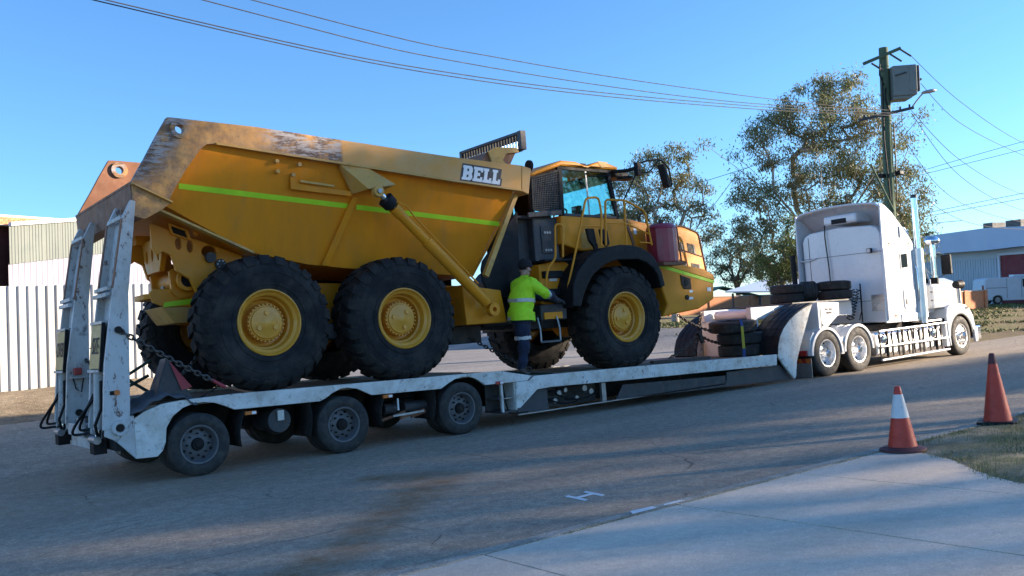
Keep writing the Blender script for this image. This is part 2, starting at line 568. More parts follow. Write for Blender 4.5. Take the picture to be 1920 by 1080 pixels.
# paint marks on the kerb and the road
p = MB().prism([(5.30, 5.53), (5.58, 5.53), (5.60, 5.60), (5.36, 5.62)], 0.0365, 0.039, plane='XY')
p.build('paint_patch', M['letter'], kerb_root)
p = MB().prism([(5.68, 5.54), (5.93, 5.53), (5.90, 5.57), (5.72, 5.575)], 0.0365, 0.039, plane='XY')
p.build('paint_patch', M['letter'], kerb_root)
h = MB()
for poly in ([(5.60, 6.74), (5.655, 6.76), (5.62, 6.44), (5.565, 6.42)], [(5.83, 6.74), (5.885, 6.76), (5.85, 6.46), (5.795, 6.44)], [(5.625, 6.62), (5.83, 6.63), (5.825, 6.57), (5.62, 6.56)]):
    h.prism(poly, 0.003 + 0.001 * len(h.f) / 6, 0.006 + 0.001 * len(h.f) / 6, plane='XY')
tag(h.build('road_marking', M['letter']), 'white letter H sprayed on the asphalt near the kerb', 'road marking')

# concrete driveway: separate slabs
drive = tag(thing('driveway', (5, 2, 0), None, None), kind='structure')


def flare(y):
    pts = [(-6, 7.6), (3.0, 7.75), (3.62, 7.93), (3.99, 8.1), (4.55, 8.72), (5.1, 9.02), (5.5, 9.18)]
    for (a, b) in zip(pts, pts[1:]):
        if a[0] <= y <= b[0]:
            return a[1] + (b[1] - a[1]) * (y - a[0]) / (b[0] - a[0])


edges = [-3.4, -1.6, 0.2, 2.0, 3.78, 5.80, 7.5]
for i, x0 in enumerate(edges):
    x1 = edges[i + 1] - 0.022 if i + 1 < len(edges) else None
    for (y0, y1) in ((-4.0, -0.6), (-0.588, 5.485)):
        if x1 is None:
            ysl = [y0 + (y1 - y0) * k / 14 for k in range(15)]
            poly = [(x0, y0)] + [(flare(y) + 0.03 * math.sin(y * 9) * math.sin(y * 4.1), y) for y in ysl] + [(x0, y1)]
        else:
            poly = [(x0, y0), (x1, y0), (x1, y1), (x0, y1)]
        MB().prism(poly, -0.1, 0.03 + 0.001 * (i % 2), plane='XY').build('slab', M['concrete'], drive)
jt = MB().box(-3.4, 7.9, -4, 5.49, -0.12, -0.02)
jt.build('joint_bed', M['grime'], drive)

# lawn beside the driveway
lw = MB().grid(lerp_list([(7.0, 60, 160)]), lerp_list([(-10, 5.5, 60)]), lambda x, y: (x, y, 0.0 + 0.045 * sm(x - flare(max(-6, min(5.5, y))), -0.05, 0.35) + 0.02 * math.sin(x * 2.1) * math.sin(y * 2.7) * sm(5.5 - y, 0.1, 0.6) - 0.02 * (1 - sm(5.5 - y, 0, 0.15))))
tag(lw.build('lawn', M['lawn'], smooth=60), kind='structure')

# grass blades: uncountable
M['grass'] = mk('grass_blades', (0.155, 0.185, 0.075), 0.8, var=0.35, vs=1.5, island=0.45, dirt=[((0.34, 0.27, 0.13), 1.6, 0.42, 0.60, 0.9)])
gb = MB()
random.seed(11)
for i in range(52000):
    if i < 34000:
        x, y = random.uniform(7.7, 13), random.uniform(2.2, 5.5)
    else:
        x, y = random.uniform(11, 30), random.uniform(0.0, 5.48)
    if x < flare(y) + random.uniform(-0.10, 0.10):
        continue
    patch = math.sin(x * 2.3 + 1.7 * math.sin(y * 1.9)) * math.sin(y * 2.9 + 1.1 * math.sin(x * 1.3)) + 0.5 * math.sin(x * 6.1 + y * 5.3)
    if patch > random.uniform(0.05, 0.9):
        continue
    z = 0.03
    hgt = random.uniform(0.012, 0.045) * (2.4 if random.random() < 0.05 else 1) * (1.5 if patch < -0.7 else 1)
    a = random.uniform(0, 6.28)
    w = 0.004 * (1 if i < 34000 else 1.8)
    dx, dy = math.cos(a), math.sin(a)
    l = random.uniform(-0.03, 0.03)
    l2 = random.uniform(-0.03, 0.03)
    gb.add([(x - dx * w, y - dy * w, z), (x + dx * w, y + dy * w, z), (x + l, y + l2, z + hgt)], [(0, 1, 2)])
# weeds along the kerb joint
for i in range(5200):
    x = random.uniform(4.5, 13)
    if math.sin(x * 3.1) + 0.6 * math.sin(x * 7.7) < random.uniform(-1.2, 1.2) - (0.9 if x < 7.2 else 0):
        continue
    y = 5.495 + random.gauss(0, 0.018 + 0.012 * sm(x, 6, 9))
    z = 0.025
    a = random.uniform(0, 6.28)
    hgt = random.uniform(0.006, 0.022)
    gb.add([(x - math.cos(a) * .003, y - math.sin(a) * .003, z), (x + math.cos(a) * .003, y + math.sin(a) * .003, z), (x + random.uniform(-.02, .02), y + random.uniform(-.02, .02), z + hgt)], [(0, 1, 2)])
tag(gb.build('grass', M['grass'], normals=False), 'short patchy grass on the verge beside the driveway', 'grass', kind='stuff')

# tufts on the far bank
M['dry_grass'] = mk('dry_grass_blades', (0.20, 0.19, 0.06), 0.8, var=0.3, vs=0.5, island=0.4, dirt=[((0.10, 0.12, 0.035), 0.6, 0.45, 0.6, 0.9)])
tb = MB()
for i in range(26000):
    x, y = random.uniform(28, 75), random.uniform(15.4, 34)
    if math.sin(x * 0.6) * math.sin(y * 1.4 + 0.05 * x) + 0.4 * math.sin(x * 2 + y) < random.uniform(-0.5, 0.5):
        continue
    z = zg(x, y) - 0.04
    a = random.uniform(0, 6.28)
    hgt = random.uniform(0.03, 0.13)
    w = random.uniform(0.03, 0.08)
    tb.add([(x - math.cos(a) * w, y - math.sin(a) * w, z), (x + math.cos(a) * w, y + math.sin(a) * w, z), (x + random.uniform(-.1, .1), y + random.uniform(-.1, .1), z + hgt)], [(0, 1, 2)])
tag(tb.build('bank_grass', M['dry_grass'], normals=False), 'dry yellowing grass on the bank beyond the road', 'grass', kind='stuff')


# ------------------------------------------------------------------ low-loader trailer
TW = 2.95                                   # trailer width
YF = W + TW
trailer = thing('low_loader_trailer', (9.6, W + TW / 2, 0), 'white low loader trailer with raised rear ramps carrying the yellow dump truck', 'trailer')


def mirror(f, parts):
    return [f(W), f(YF)]


def road_wheel(R=0.41, wd=0.24, rimr=0.245, rimmat=None, hubmat=None, dish=0.08, nuts=8, tread=4, hub_out=0.0, holes=True):
    """returns meshes (tyre, rim) around the origin, outer face towards -Y"""
    h = wd / 2
    t = MB()
    prof = [(-h * 0.80, rimr), (-h * 0.94, rimr + 0.02), (-h, (R + rimr) / 2 - 0.01), (-h * 0.97, R - 0.06), (-h * 0.84, R - 0.012), (-h * 0.72, R)]
    for k in range(tread):
        a = -h * 0.72 + 2 * h * 0.72 * (k + 0.5) / tread
        prof += [(a - 0.006, R), (a - 0.004, R - 0.012), (a + 0.004, R - 0.012), (a + 0.006, R)]
    prof += [(h * 0.72, R), (h * 0.84, R - 0.012), (h * 0.97, R - 0.06), (h, (R + rimr) / 2 - 0.01), (h * 0.94, rimr + 0.02), (h * 0.80, rimr)]
    t.lathe(prof, 48, closed=True)
    r = MB()
    r.lathe([(-h * 0.88, rimr + 0.012), (-h * 0.95, rimr + 0.006), (-h * 0.93, rimr - 0.012), (-h * 0.75, rimr - 0.02), (-h * 0.2, rimr - 0.035), (-h + dish, rimr - 0.05), (-h + dish - 0.005, rimr * 0.72), (-h + dish - 0.03, rimr * 0.5), (-h + dish - 0.03, 0.0001)], 40, caps=False)
    hb = MB()
    ho = -h + dish - 0.03
    hb.cyl((0, ho, 0), (0, ho - 0.05 - hub_out, 0), rimr * 0.36, rimr * 0.30, 20)
    hb.cyl((0, ho - 0.05 - hub_out, 0), (0, ho - 0.07 - hub_out, 0), rimr * 0.22, rimr * 0.16, 16)
    for k in range(nuts):
        a = 2 * math.pi * k / nuts
        c = (math.cos(a) * rimr * 0.58, math.sin(a) * rimr * 0.58)
        hb.cyl((c[0], ho + 0.01, c[1]), (c[0], ho - 0.03, c[1]), 0.014, None, 6)
    ho_ = MB()
    if holes:
        for k in range(8):
            a = 2 * math.pi * (k + 0.5) / 8
            c = (math.cos(a) * rimr * 0.78, math.sin(a) * rimr * 0.78)
            ho_.cyl((c[0], -h + dish - 0.02, c[1]), (c[0], -h + dish - 0.006, c[1]), 0.02, None, 10)
    return t, r, hb, ho_


def wheel_set(parent, pos, meshes, name='wheel', flip=False):
    t, r, hb, hol = meshes
    o = link(name, r, parent, at=pos)
    if flip:
        o.rotation_euler = (0, 0, math.pi)
    link('tyre', t, o)
    link('hub', hb, o)
    if hol is not None:
        tag(link('hand_holes', hol, o), kind='stuff')
    return o


def as_mesh(mb, name, mat, smooth=40):
    ob = mb.build(name, mat, smooth=smooth)
    me = ob.data
    bpy.data.objects.remove(ob)
    return me


t, r, hb, hl = road_wheel(dish=0.12)
TRAIL_WHEEL = (as_mesh(t, 'trailer_tyre', M['road_tyre']), as_mesh(r, 'trailer_rim', M['greyrim']), as_mesh(hb, 'trailer_hub', M['grime']), as_mesh(hl, 'trailer_hole', M['grime']))
for ax in (3.97, 6.06, 8.12):
    for (yy, fl) in ((W + 0.12, False), (W + 0.40, True), (YF - 0.40, False), (YF - 0.12, True)):
        wheel_set(trailer, (ax, yy, 0.41), TRAIL_WHEEL, flip=fl)
    MB().cyl((ax, W + 0.1, 0.41), (ax, YF - 0.1, 0.41), 0.07).build('axle', M['grime'], trailer, smooth=40)

rail_prof = [(3.17, 0.84), (3.30, 0.92), (3.52, 0.99), (3.75, 1.01), (4.48, 1.02), (8.91, 0.93), (9.58, 0.79), (9.45, 0.72),
             (8.60, 0.73), (8.50, 0.80), (8.40, 0.86), (8.28, 0.895), (8.16, 0.90), (8.02, 0.88), (7.90, 0.83), (7.75, 0.755),
             (6.54, 0.785), (6.43, 0.84), (6.30, 0.905), (6.15, 0.935), (6.03, 0.93), (5.90, 0.88), (5.80, 0.82), (5.70, 0.785),
             (4.46, 0.81), (4.34, 0.87), (4.20, 0.93), (4.05, 0.955), (3.92, 0.95), (3.78, 0.91), (3.65, 0.82), (3.56, 0.68), (3.54, 0.50), (3.50, 0.40), (3.43, 0.33), (3.17, 0.34)]
neck_prof = [(9.19, 0.29), (9.27, 0.285), (9.66, 0.555), (9.99, 0.565), (11.82, 0.51), (16.16, 0.405), (16.19, 0.63), (11.85, 0.74), (9.62, 0.785), (9.50, 0.715), (9.22, 0.715)]
for (y0, y1, q) in ((W, W + 0.06, 1), (YF - 0.06, YF, -1)):
    MB().prism(rail_prof, y0, y1).build('side_rail', M['white'], trailer, bevel=0.006)
    MB().prism(neck_prof, y0 - 0.004 * q, y1 - 0.004 * q).build('side_rail', M['white'], trailer, bevel=0.006)
    b = MB()
    b.box(3.2, 9.4, y0 + 0.9 * q - 0.07, y0 + 0.9 * q + 0.07, 0.5, 0.86)
    b.box(9.3, 16.3, y0 + 0.75 * q - 0.07, y0 + 0.75 * q + 0.07, 0.18, 0.52)
    b.build('main_beam', M['grime'], trailer)
    # lower skirts under the neck and the well
    ys_ = (y0 + 0.10 * q, y0 + 0.13 * q)
    MB().prism([(9.28, 0.20), (9.30, 0.28), (9.68, 0.55), (9.95, 0.56), (9.95, 0.18)], min(ys_), max(ys_)).build('skirt', M['slate'], trailer)
    MB().prism([(11.55, 0.17), (11.75, 0.43), (14.60, 0.33), (14.60, 0.10)], min(ys_), max(ys_)).build('skirt', M['dark'], trailer, bevel=0.006)
    MB().prism([(14.60, 0.10), (14.66, 0.395), (16.40, 0.385), (16.80, 0.06)], min(ys_), max(ys_)).build('skirt', M['slate'], trailer, bevel=0.006)
    MB().box(9.30, 14.6, min(ys_) + 0.0, max(ys_) + 0.02, 0.155, 0.175).build('skirt_edge', M['steel'], trailer)

# hydraulic valves and lines in the open bay
for k, (x, z, rr) in enumerate([(10.3, 0.42, 0.05), (10.45, 0.46, 0.04), (10.9, 0.45, 0.055), (11.05, 0.38, 0.05), (10.7, 0.3, 0.04), (10.2, 0.3, 0.045)]):
    MB().cyl((x, W + 0.2, z), (x, W + 0.45, z), rr, None, 12).build('valve', M['steel'], trailer, smooth=40)
hs = MB()
for (a, b_) in (((10.2, 0.42), (10.95, 0.28)), ((10.4, 0.3), (11.2, 0.36)), ((10.0, 0.36), (10.7, 0.24))):
    hs.tube([(a[0] + (b_[0] - a[0]) * k / 8, W + 0.19, a[1] + (b_[1] - a[1]) * k / 8 - 0.06 * math.sin(math.pi * k / 8)) for k in range(9)], 0.014, 6)
hs.build('hydraulic_hose', M['black'], trailer, smooth=60)
MB().box(9.97, 11.5, W + 0.6, W + 0.64, 0.16, 0.6).build('bay_back', M['dark'], trailer)
MB().box(11.25, 11.35, W + 0.14, W + 0.2, 0.18, 0.5).build('bay_post', M['steel'], trailer)
# open locker in the neck behind the last axle
MB().box(8.92, 8.955, W + 0.02, W + 0.06, 0.25, 0.73).build('locker_edge', M['white'], trailer)
MB().box(8.9, 9.2, W + 0.45, W + 0.48, 0.25, 0.72).build('locker_back', M['dark'], trailer)
MB().box(8.9, 9.24, W + 0.03, W + 0.5, 0.235, 0.262).build('locker_floor', M['dark'], trailer)
MB().box(8.9, 9.2, W + 0.06, W + 0.44, 0.46, 0.475).build('locker_shelf', M['steel'], trailer)
MB().box(9.19, 9.235, W + 0.03, W + 0.46, 0.262, 0.71).build('locker_wall', M['white'], trailer)

# deck timbers
dk = []
n = 10
for k in range(n):
    y0 = W + 0.065 + (TW - 0.13) * k / n
    y1 = W + 0.065 + (TW - 0.13) * (k + 1) / n - 0.012
    zz = random.uniform(-0.006, 0.006)
    for (xa, za, xb, zb) in ((3.3, 0.985, 8.92, 0.915), (8.93, 0.915, 9.60, 0.775), (9.61, 0.775, 16.2, 0.615)):
        m_ = MB()
        m_.prism([(xa, za - 0.05 + zz), (xb, zb - 0.05 + zz), (xb, zb + zz - 0.004), (xa, za + zz - 0.004)], y0, y1)
        m_.build('plank', M['wood'], trailer)

# mudflaps, lamps, air tank, brake gear
for x in (4.62, 5.55, 6.78, 7.62):
    f = MB()
    cur = 0.07 if x in (4.62, 6.78) else -0.05
    for s0, s1 in ((W + 0.03, W + 0.62), (YF - 0.62, YF - 0.03)):
        f.grid([0, 0.2, 0.4, 0.6, 0.8, 1.0], [s0, (s0 + s1) / 2, s1], lambda t_, y: (x - cur * math.sin(t_ * 2.6) - 0.05 * t_, y, 0.80 - 0.50 * t_))
        f.build('mudflap', M['grime'], trailer, smooth=60).modifiers.new('solid', 'SOLIDIFY').thickness = 0.012
        f = MB()
for x in (4.60, 6.72, 8.80):
    a = MB().box(x, x + 0.16, W - 0.012, W + 0.03, 0.715, 0.765)
    a.build('lamp', M['amber'] if x < 8 else M['red_lamp'], trailer, bevel=0.006)
    MB().box(x + 0.09, x + 0.15, W - 0.016, W - 0.011, 0.722, 0.757).build('lamp_lens', M['letter'], trailer)
MB().cyl((5.13, W + 0.12, 0.58), (5.13, W + 0.75, 0.58), 0.165, None, 28).build('air_tank', M['dark'], trailer, smooth=40)
MB().box(5.10, 5.19, W + 0.09, W + 0.12, 0.58, 0.72).build('tank_bracket', M['white'], trailer)
for x in (4.1, 6.9, 7.25, 7.45):
    MB().box(x - 0.09, x + 0.09, W + 0.5, W + 0.8, 0.40, 0.62).build('hanger', M['grime'], trailer)
    MB().cyl((x, W + 0.35, 0.52), (x + 0.2, W + 0.35, 0.52), 0.08).build('brake_chamber', M['dark'], trailer, smooth=40)
    MB().bar((x - 0.1, W + 0.3, 0.36), (x + 0.35, W + 0.3, 0.45), 0.04, 0.04).build('brake_lever', M['rust'], trailer)
MB().bar((6.95, W + 0.15, 0.42), (7.5, W + 0.15, 0.44), 0.03, 0.03).build('brake_rod', M['steel'], trailer)
MB().cyl((7.05, W + 0.15, 0.68), (7.05, W + 0.15, 0.5), 0.015).build('brake_valve', M['letter'], trailer)
MB().tube([(9.0 + 0.1 * k / 10, W + 0.08, 0.72 - 0.5 * math.sin(k / 10 * 1.6)) for k in range(11)] + [(9.2, W + 0.1, 0.2), (9.5, W + 0.1, 0.19)], 0.014, 6).build('air_line', M['black'], trailer, smooth=60)

# rear end
rear = MB()
rear.box(2.95, 3.45, W + 0.02, YF - 0.02, 0.46, 0.82)
rear.build('rear_beam', M['grime'], trailer, bevel=0.01)
MB().box(2.86, 2.95, W + 0.85, YF - 0.85, 0.44, 0.58).build('lower_bumper', M['ramp_white'], trailer, bevel=0.01)
MB().box(2.76, 2.80, W + 0.9, W + 1.25, 0.62, 0.86).build('step_plate', M['ramp_white'], trailer, bevel=0.01)
MB().box(2.80, 2.95, W + 1.0, W + 2.0, 0.60, 0.76).build('bumper', M['ramp_white'], trailer, bevel=0.01)
for yb in (W, W + 0.73, YF - 0.80, YF - 0.07):
    MB().prism([(2.84, 0.95), (3.17, 0.88), (3.17, 0.345), (2.93, 0.60), (2.82, 0.66)], yb + 0.003, yb + 0.07).build('hinge_plate', M['ramp_white'], trailer, bevel=0.006)
    pin = MB().lathe([(0.0, 0.10), (-0.05, 0.092), (-0.05, 0.055), (0.02, 0.05)], 24, o=(2.99, yb, 0.75), caps=False)
    pin.build('hinge_boss', M['ramp_white'], trailer, smooth=40)
    MB().cyl((2.99, yb - 0.035, 0.75), (2.99, yb + 0.08, 0.75), 0.045, None, 16).build('hinge_pin', M['grime'], trailer, smooth=40)

# raised ramps
side = [(2.80, 0.74), (3.11, 0.74), (3.13, 0.95), (3.19, 2.42), (3.34, 3.60), (3.28, 3.62), (3.17, 3.40), (3.00, 2.46), (2.86, 1.55)]


def text_mesh(txt, size, mat, name, sx=1.0):
    cu = bpy.data.curves.new(name, 'FONT')
    cu.body = txt
    cu.size = size
    cu.align_x = 'CENTER'
    cu.align_y = 'CENTER'
    cu.extrude = 0.002
    ob = bpy.data.objects.new(name, cu)
    COL.objects.link(ob)
    bpy.context.view_layer.update()
    me = bpy.data.meshes.new_from_object(ob.evaluated_get(bpy.context.evaluated_depsgraph_get()))
    bpy.data.objects.remove(ob)
    me.materials.clear()
    me.materials.append(mat)
    me.transform(Matrix.Diagonal((sx, 1, 1, 1)))
    return me


for q, y0 in enumerate((W, W + 2.12)):
    y1 = y0 + 0.80
    rb = MB()
    rb.prism(side, y0 + (0 if q else -0.002), y0 + 0.07)
    rb.prism(side, y1 - 0.07, y1)
    rp = rb.build('ramp', M['ramp_white'], trailer, bevel=0.008)
    wb = MB()                                               # recessed web between the two beams, in four plates
    path = [(2.97, 0.80), (2.99, 1.55), (3.10, 2.46), (3.27, 3.40)]
    for (a, b_) in zip(path, path[1:]):
        wb.bar((a[0], (y0 + y1) / 2, a[1] + 0.006), (b_[0], (y0 + y1) / 2, b_[1] - 0.006), 0.66, 0.02, up=(1, 0, 0))
        wb.build('web_plate', M['ramp_white'], rp)
        wb = MB()
    for (x, z) in ((2.95, 2.48), (2.93, 2.40), (3.16, 3.38), (2.90, 1.2)):
        MB().box(x, x + 0.06, y0 + 0.07, y1 - 0.07, z, z + 0.05).build('rung', M['ramp_white'], rp, bevel=0.005)
    for yy in (y0 + 0.035, y1 - 0.035):                    # rusted running edges
        MB().bar((3.006, yy, 2.50), (3.165, yy, 3.38), 0.075, 0.012, up=(1, 0, 0.2)).build('wear_strip', M['rust'], rp)
    # sign plate on the outer face
    ys0, ys1 = y0 + 0.20, y1 - 0.02
    sg = MB()
    sg.bar((2.855, (ys0 + ys1) / 2, 1.50), (2.915, (ys0 + ys1) / 2, 2.06), ys1 - ys0, 0.012, up=(1, 0, 0))
    so = sg.build('sign_board', M['sign'], rp, bevel=0.003)
    fr = MB()
    fr.bar((2.848, ys0 - 0.02, 1.46), (2.913, ys0 - 0.02, 2.08), 0.03, 0.04, up=(1, 0, 0))
    fr.build('sign_edge', M['black'], rp)
    for (za, nm) in ((1.455, 'shelf'), (2.065, 'shelf')):
        xx = 2.85 + (za - 1.5) * 0.107
        MB().box(xx - 0.02, xx + 0.10, ys0 - 0.02, ys1, za, za + 0.035).build(nm, M['ramp_white'], rp)
    lm = text_mesh('SIZE' if q == 0 else 'OVER', 0.30, M['print'], 'lettering', 0.62)
    lo = link('lettering', lm, rp)
    lo.matrix_local = Matrix.Translation(Vector((2.871, (ys0 + ys1) / 2, 1.78)) - WL[rp.name]) @ Matrix(((0, 0.106, -1, 0), (-1, 0, 0, 0), (0, 1, 0.106, 0), (0, 0, 0, 1)))
    MB().bar((2.868, (ys0 + ys1) / 2, 1.765), (2.869, (ys0 + ys1) / 2, 1.775), ys1 - ys0, 0.005, up=(1, 0, 0)).build('sign_seam', M['rust'], rp)
    # lift cylinder in the recess
    cy = (y0 + y1) / 2 + 0.08
    MB().cyl((2.86, cy, 0.72), (2.90, cy, 1.44), 0.065, None, 20).build('lift_cylinder', M['ramp_white'], rp, smooth=40)
    MB().cyl((2.82, cy, 0.50), (2.86, cy, 0.74), 0.035, None, 14).build('cylinder_rod', M['chrome'], rp, smooth=40)
    MB().box(2.76, 2.92, cy - 0.12, cy + 0.1, 0.42, 0.60).build('cylinder_bracket', M['grime'], rp, bevel=0.01)
    MB().cyl((2.80, cy + 0.15, 0.6), (2.80, cy - 0.15, 0.6), 0.05, None, 14).build('cylinder_pin', M['steel'], rp, smooth=40)
    # hoses looping out to the left
    hz = MB()
    for k, (dx, dz) in enumerate(((-0.22, 0.0), (-0.13, 0.05))):
        pts = []
        for s in range(15):
            t_ = s / 14
            pts.append((2.86 + dx * math.sin(math.pi * t_), cy + 0.18 + 0.1 * t_ + 0.22 * math.sin(math.pi * t_), 1.12 + dz - 0.55 * t_ - 0.16 * math.sin(math.pi * t_ * 1.2)))
        hz.tube(pts, 0.018, 7)
        hz.build('hydraulic_hose', M['black'], rp, smooth=60)
        hz = MB()
    MB().tube([(2.85, y0 + 0.2, 1.35), (2.83, y0 + 0.18, 1.0), (2.76, y0 + 0.22, 0.8), (2.80, y0 + 0.3, 0.66)], 0.02, 7).build('hydraulic_hose', M['black'], rp, smooth=60)
# details on single ramps
MB().cyl((2.98, W - 0.03, 1.19), (2.98, W, 1.19), 0.035, None, 18).build('lamp', M['amber'], trailer, smooth=40)
MB().box(2.90, 2.96, W - 0.015, W, 1.165, 1.215).build('lamp_base', M['black'], trailer, bevel=0.005)
yl = W + 2.12
MB().box(2.93, 3.03, yl - 0.10, yl, 1.42, 1.52).build('tail_lamp', M['red_lamp'], trailer, bevel=0.01)
MB().box(2.88, 3.10, yl - 0.12, yl, 1.37, 1.395).build('lamp_shelf', M['steel'], trailer)
MB().tube([(2.92, yl - 0.03, 1.38), (2.95, yl - 0.05, 1.22), (3.02, yl - 0.04, 1.17), (3.06, yl - 0.03, 1.38)], 0.009, 6).build('lamp_wire', M['black'], trailer, smooth=60)
MB().cyl((2.98, yl - 0.02, 0.88), (2.98, yl, 0.88), 0.05, None, 16).build('pin_hole', M['grime'], trailer, smooth=40)

# curved front (gooseneck) with black wear strips
arc = [(16.24, 0.62), (16.27, 0.80), (16.36, 1.00), (16.50, 1.16), (16.72, 1.32), (16.98, 1.45), (17.28, 1.56), (17.62, 1.65)]
plate = [(16.20, 0.63), (16.38, 0.41), (16.74, 0.06), (16.80, 0.12), (16.87, 0.43), (17.03, 0.73), (17.26, 1.10), (17.47, 1.45), (17.60, 1.63)] + arc[::-1][1:]
for (y0, s) in ((W, 1), (YF, -1)):
    y1 = y0 + 0.05 * s
    MB().prism(plate, min(y0, y1), max(y0, y1)).build('neck_plate', M['white'], trailer, bevel=0.006)
    y2 = y0 + 0.62 * s
    MB().prism(plate, min(y2, y2 + 0.05 * s), max(y2, y2 + 0.05 * s)).build('neck_plate', M['white'], trailer, bevel=0.006)
    st = MB()
    out = [(x - 0.022, z + 0.022) for x, z in arc]
    st.prism(arc + out[::-1], min(y0 - 0.0 * s, y2 + 0.07 * s), max(y0, y2 + 0.07 * s))
    so = st.build('wear_strip', M['black'], trailer)
    for k in range(3):
        a = y0 + (0.14 + 0.16 * k) * s
        rbm = MB()
        o1 = [(x - 0.022, z + 0.022) for x, z in arc]
        o2 = [(x - 0.027, z + 0.027) for x, z in arc]
        rbm.prism(o1 + o2[::-1], a, a + 0.05)
        rbm.build('grip_rib', M['black'], so)
gn = MB()
gn.box(16.45, 16.60, W + 0.72, YF - 0.72, 0.60, 1.40)
gn.build('neck_bulkhead', M['cab_white'], trailer, bevel=0.01)
gt = MB()
gt.prism([(16.4, 1.40), (20.3, 1.30), (20.3, 1.64), (17.6, 1.655), (16.4, 1.66)], W + 0.75, W + 0.87)
gt.prism([(16.4, 1.40), (20.3, 1.30), (20.3, 1.64), (17.6, 1.655), (16.4, 1.66)], YF - 0.87, YF - 0.75)
gt.build('neck_beam', M['cab_white'], trailer, bevel=0.01)
MB().box(17.60, 20.35, W + 0.52, YF - 0.35, 1.66, 1.70).build('neck_platform', M['dark'], trailer, bevel=0.006)
# winch gear between the beams at the rear of the neck
wg = MB()
wg.cyl((16.75, W + 0.9, 1.52), (16.75, W + 2.0, 1.52), 0.11)
wg.build('winch', M['cab_white'], trailer, smooth=40, bevel=0.006)
# locker on the side of the neck
lk = MB()
lk.prism([(17.90, 1.02), (17.90, 1.66), (18.74, 1.63), (18.72, 1.36), (18.05, 1.0)], W + 0.08, W + 0.5)
bx = lk.build('tool_locker', M['cab_white'], trailer, bevel=0.01)
ink = MB()
for (x, wd, z) in ((18.17, 0.13, 1.475), (18.33, 0.14, 1.47), (18.22, 0.22, 1.39)):
    for k in range(int(wd / 0.03)):
        ink.box(x + k * 0.03, x + k * 0.03 + 0.02, W + 0.076, W + 0.079, z, z + random.uniform(0.035, 0.055))
ink.build('faded_lettering', M['print'], bx)
MB().box(18.03, 18.055, W + 0.07, W + 0.079, 1.12, 1.17).build('latch', M['black'], bx)
MB().box(17.99, 18.0, W + 0.074, W + 0.079, 1.05, 1.60).build('door_gap', M['print'], bx)
# tail of the tractor's rear, mudflap and lights hang from the neck


# ------------------------------------------------------------------ articulated dump truck
DC = W + 1.78                                # its centre line
B = W + 0.20                                 # near side of the body
BF = 2 * DC - B
dumper = thing('dump_truck', (8.2, DC, 0.95), 'yellow six wheel articulated dump truck chained on the trailer deck', 'dump truck')


def my(y):
    return 2 * DC - y


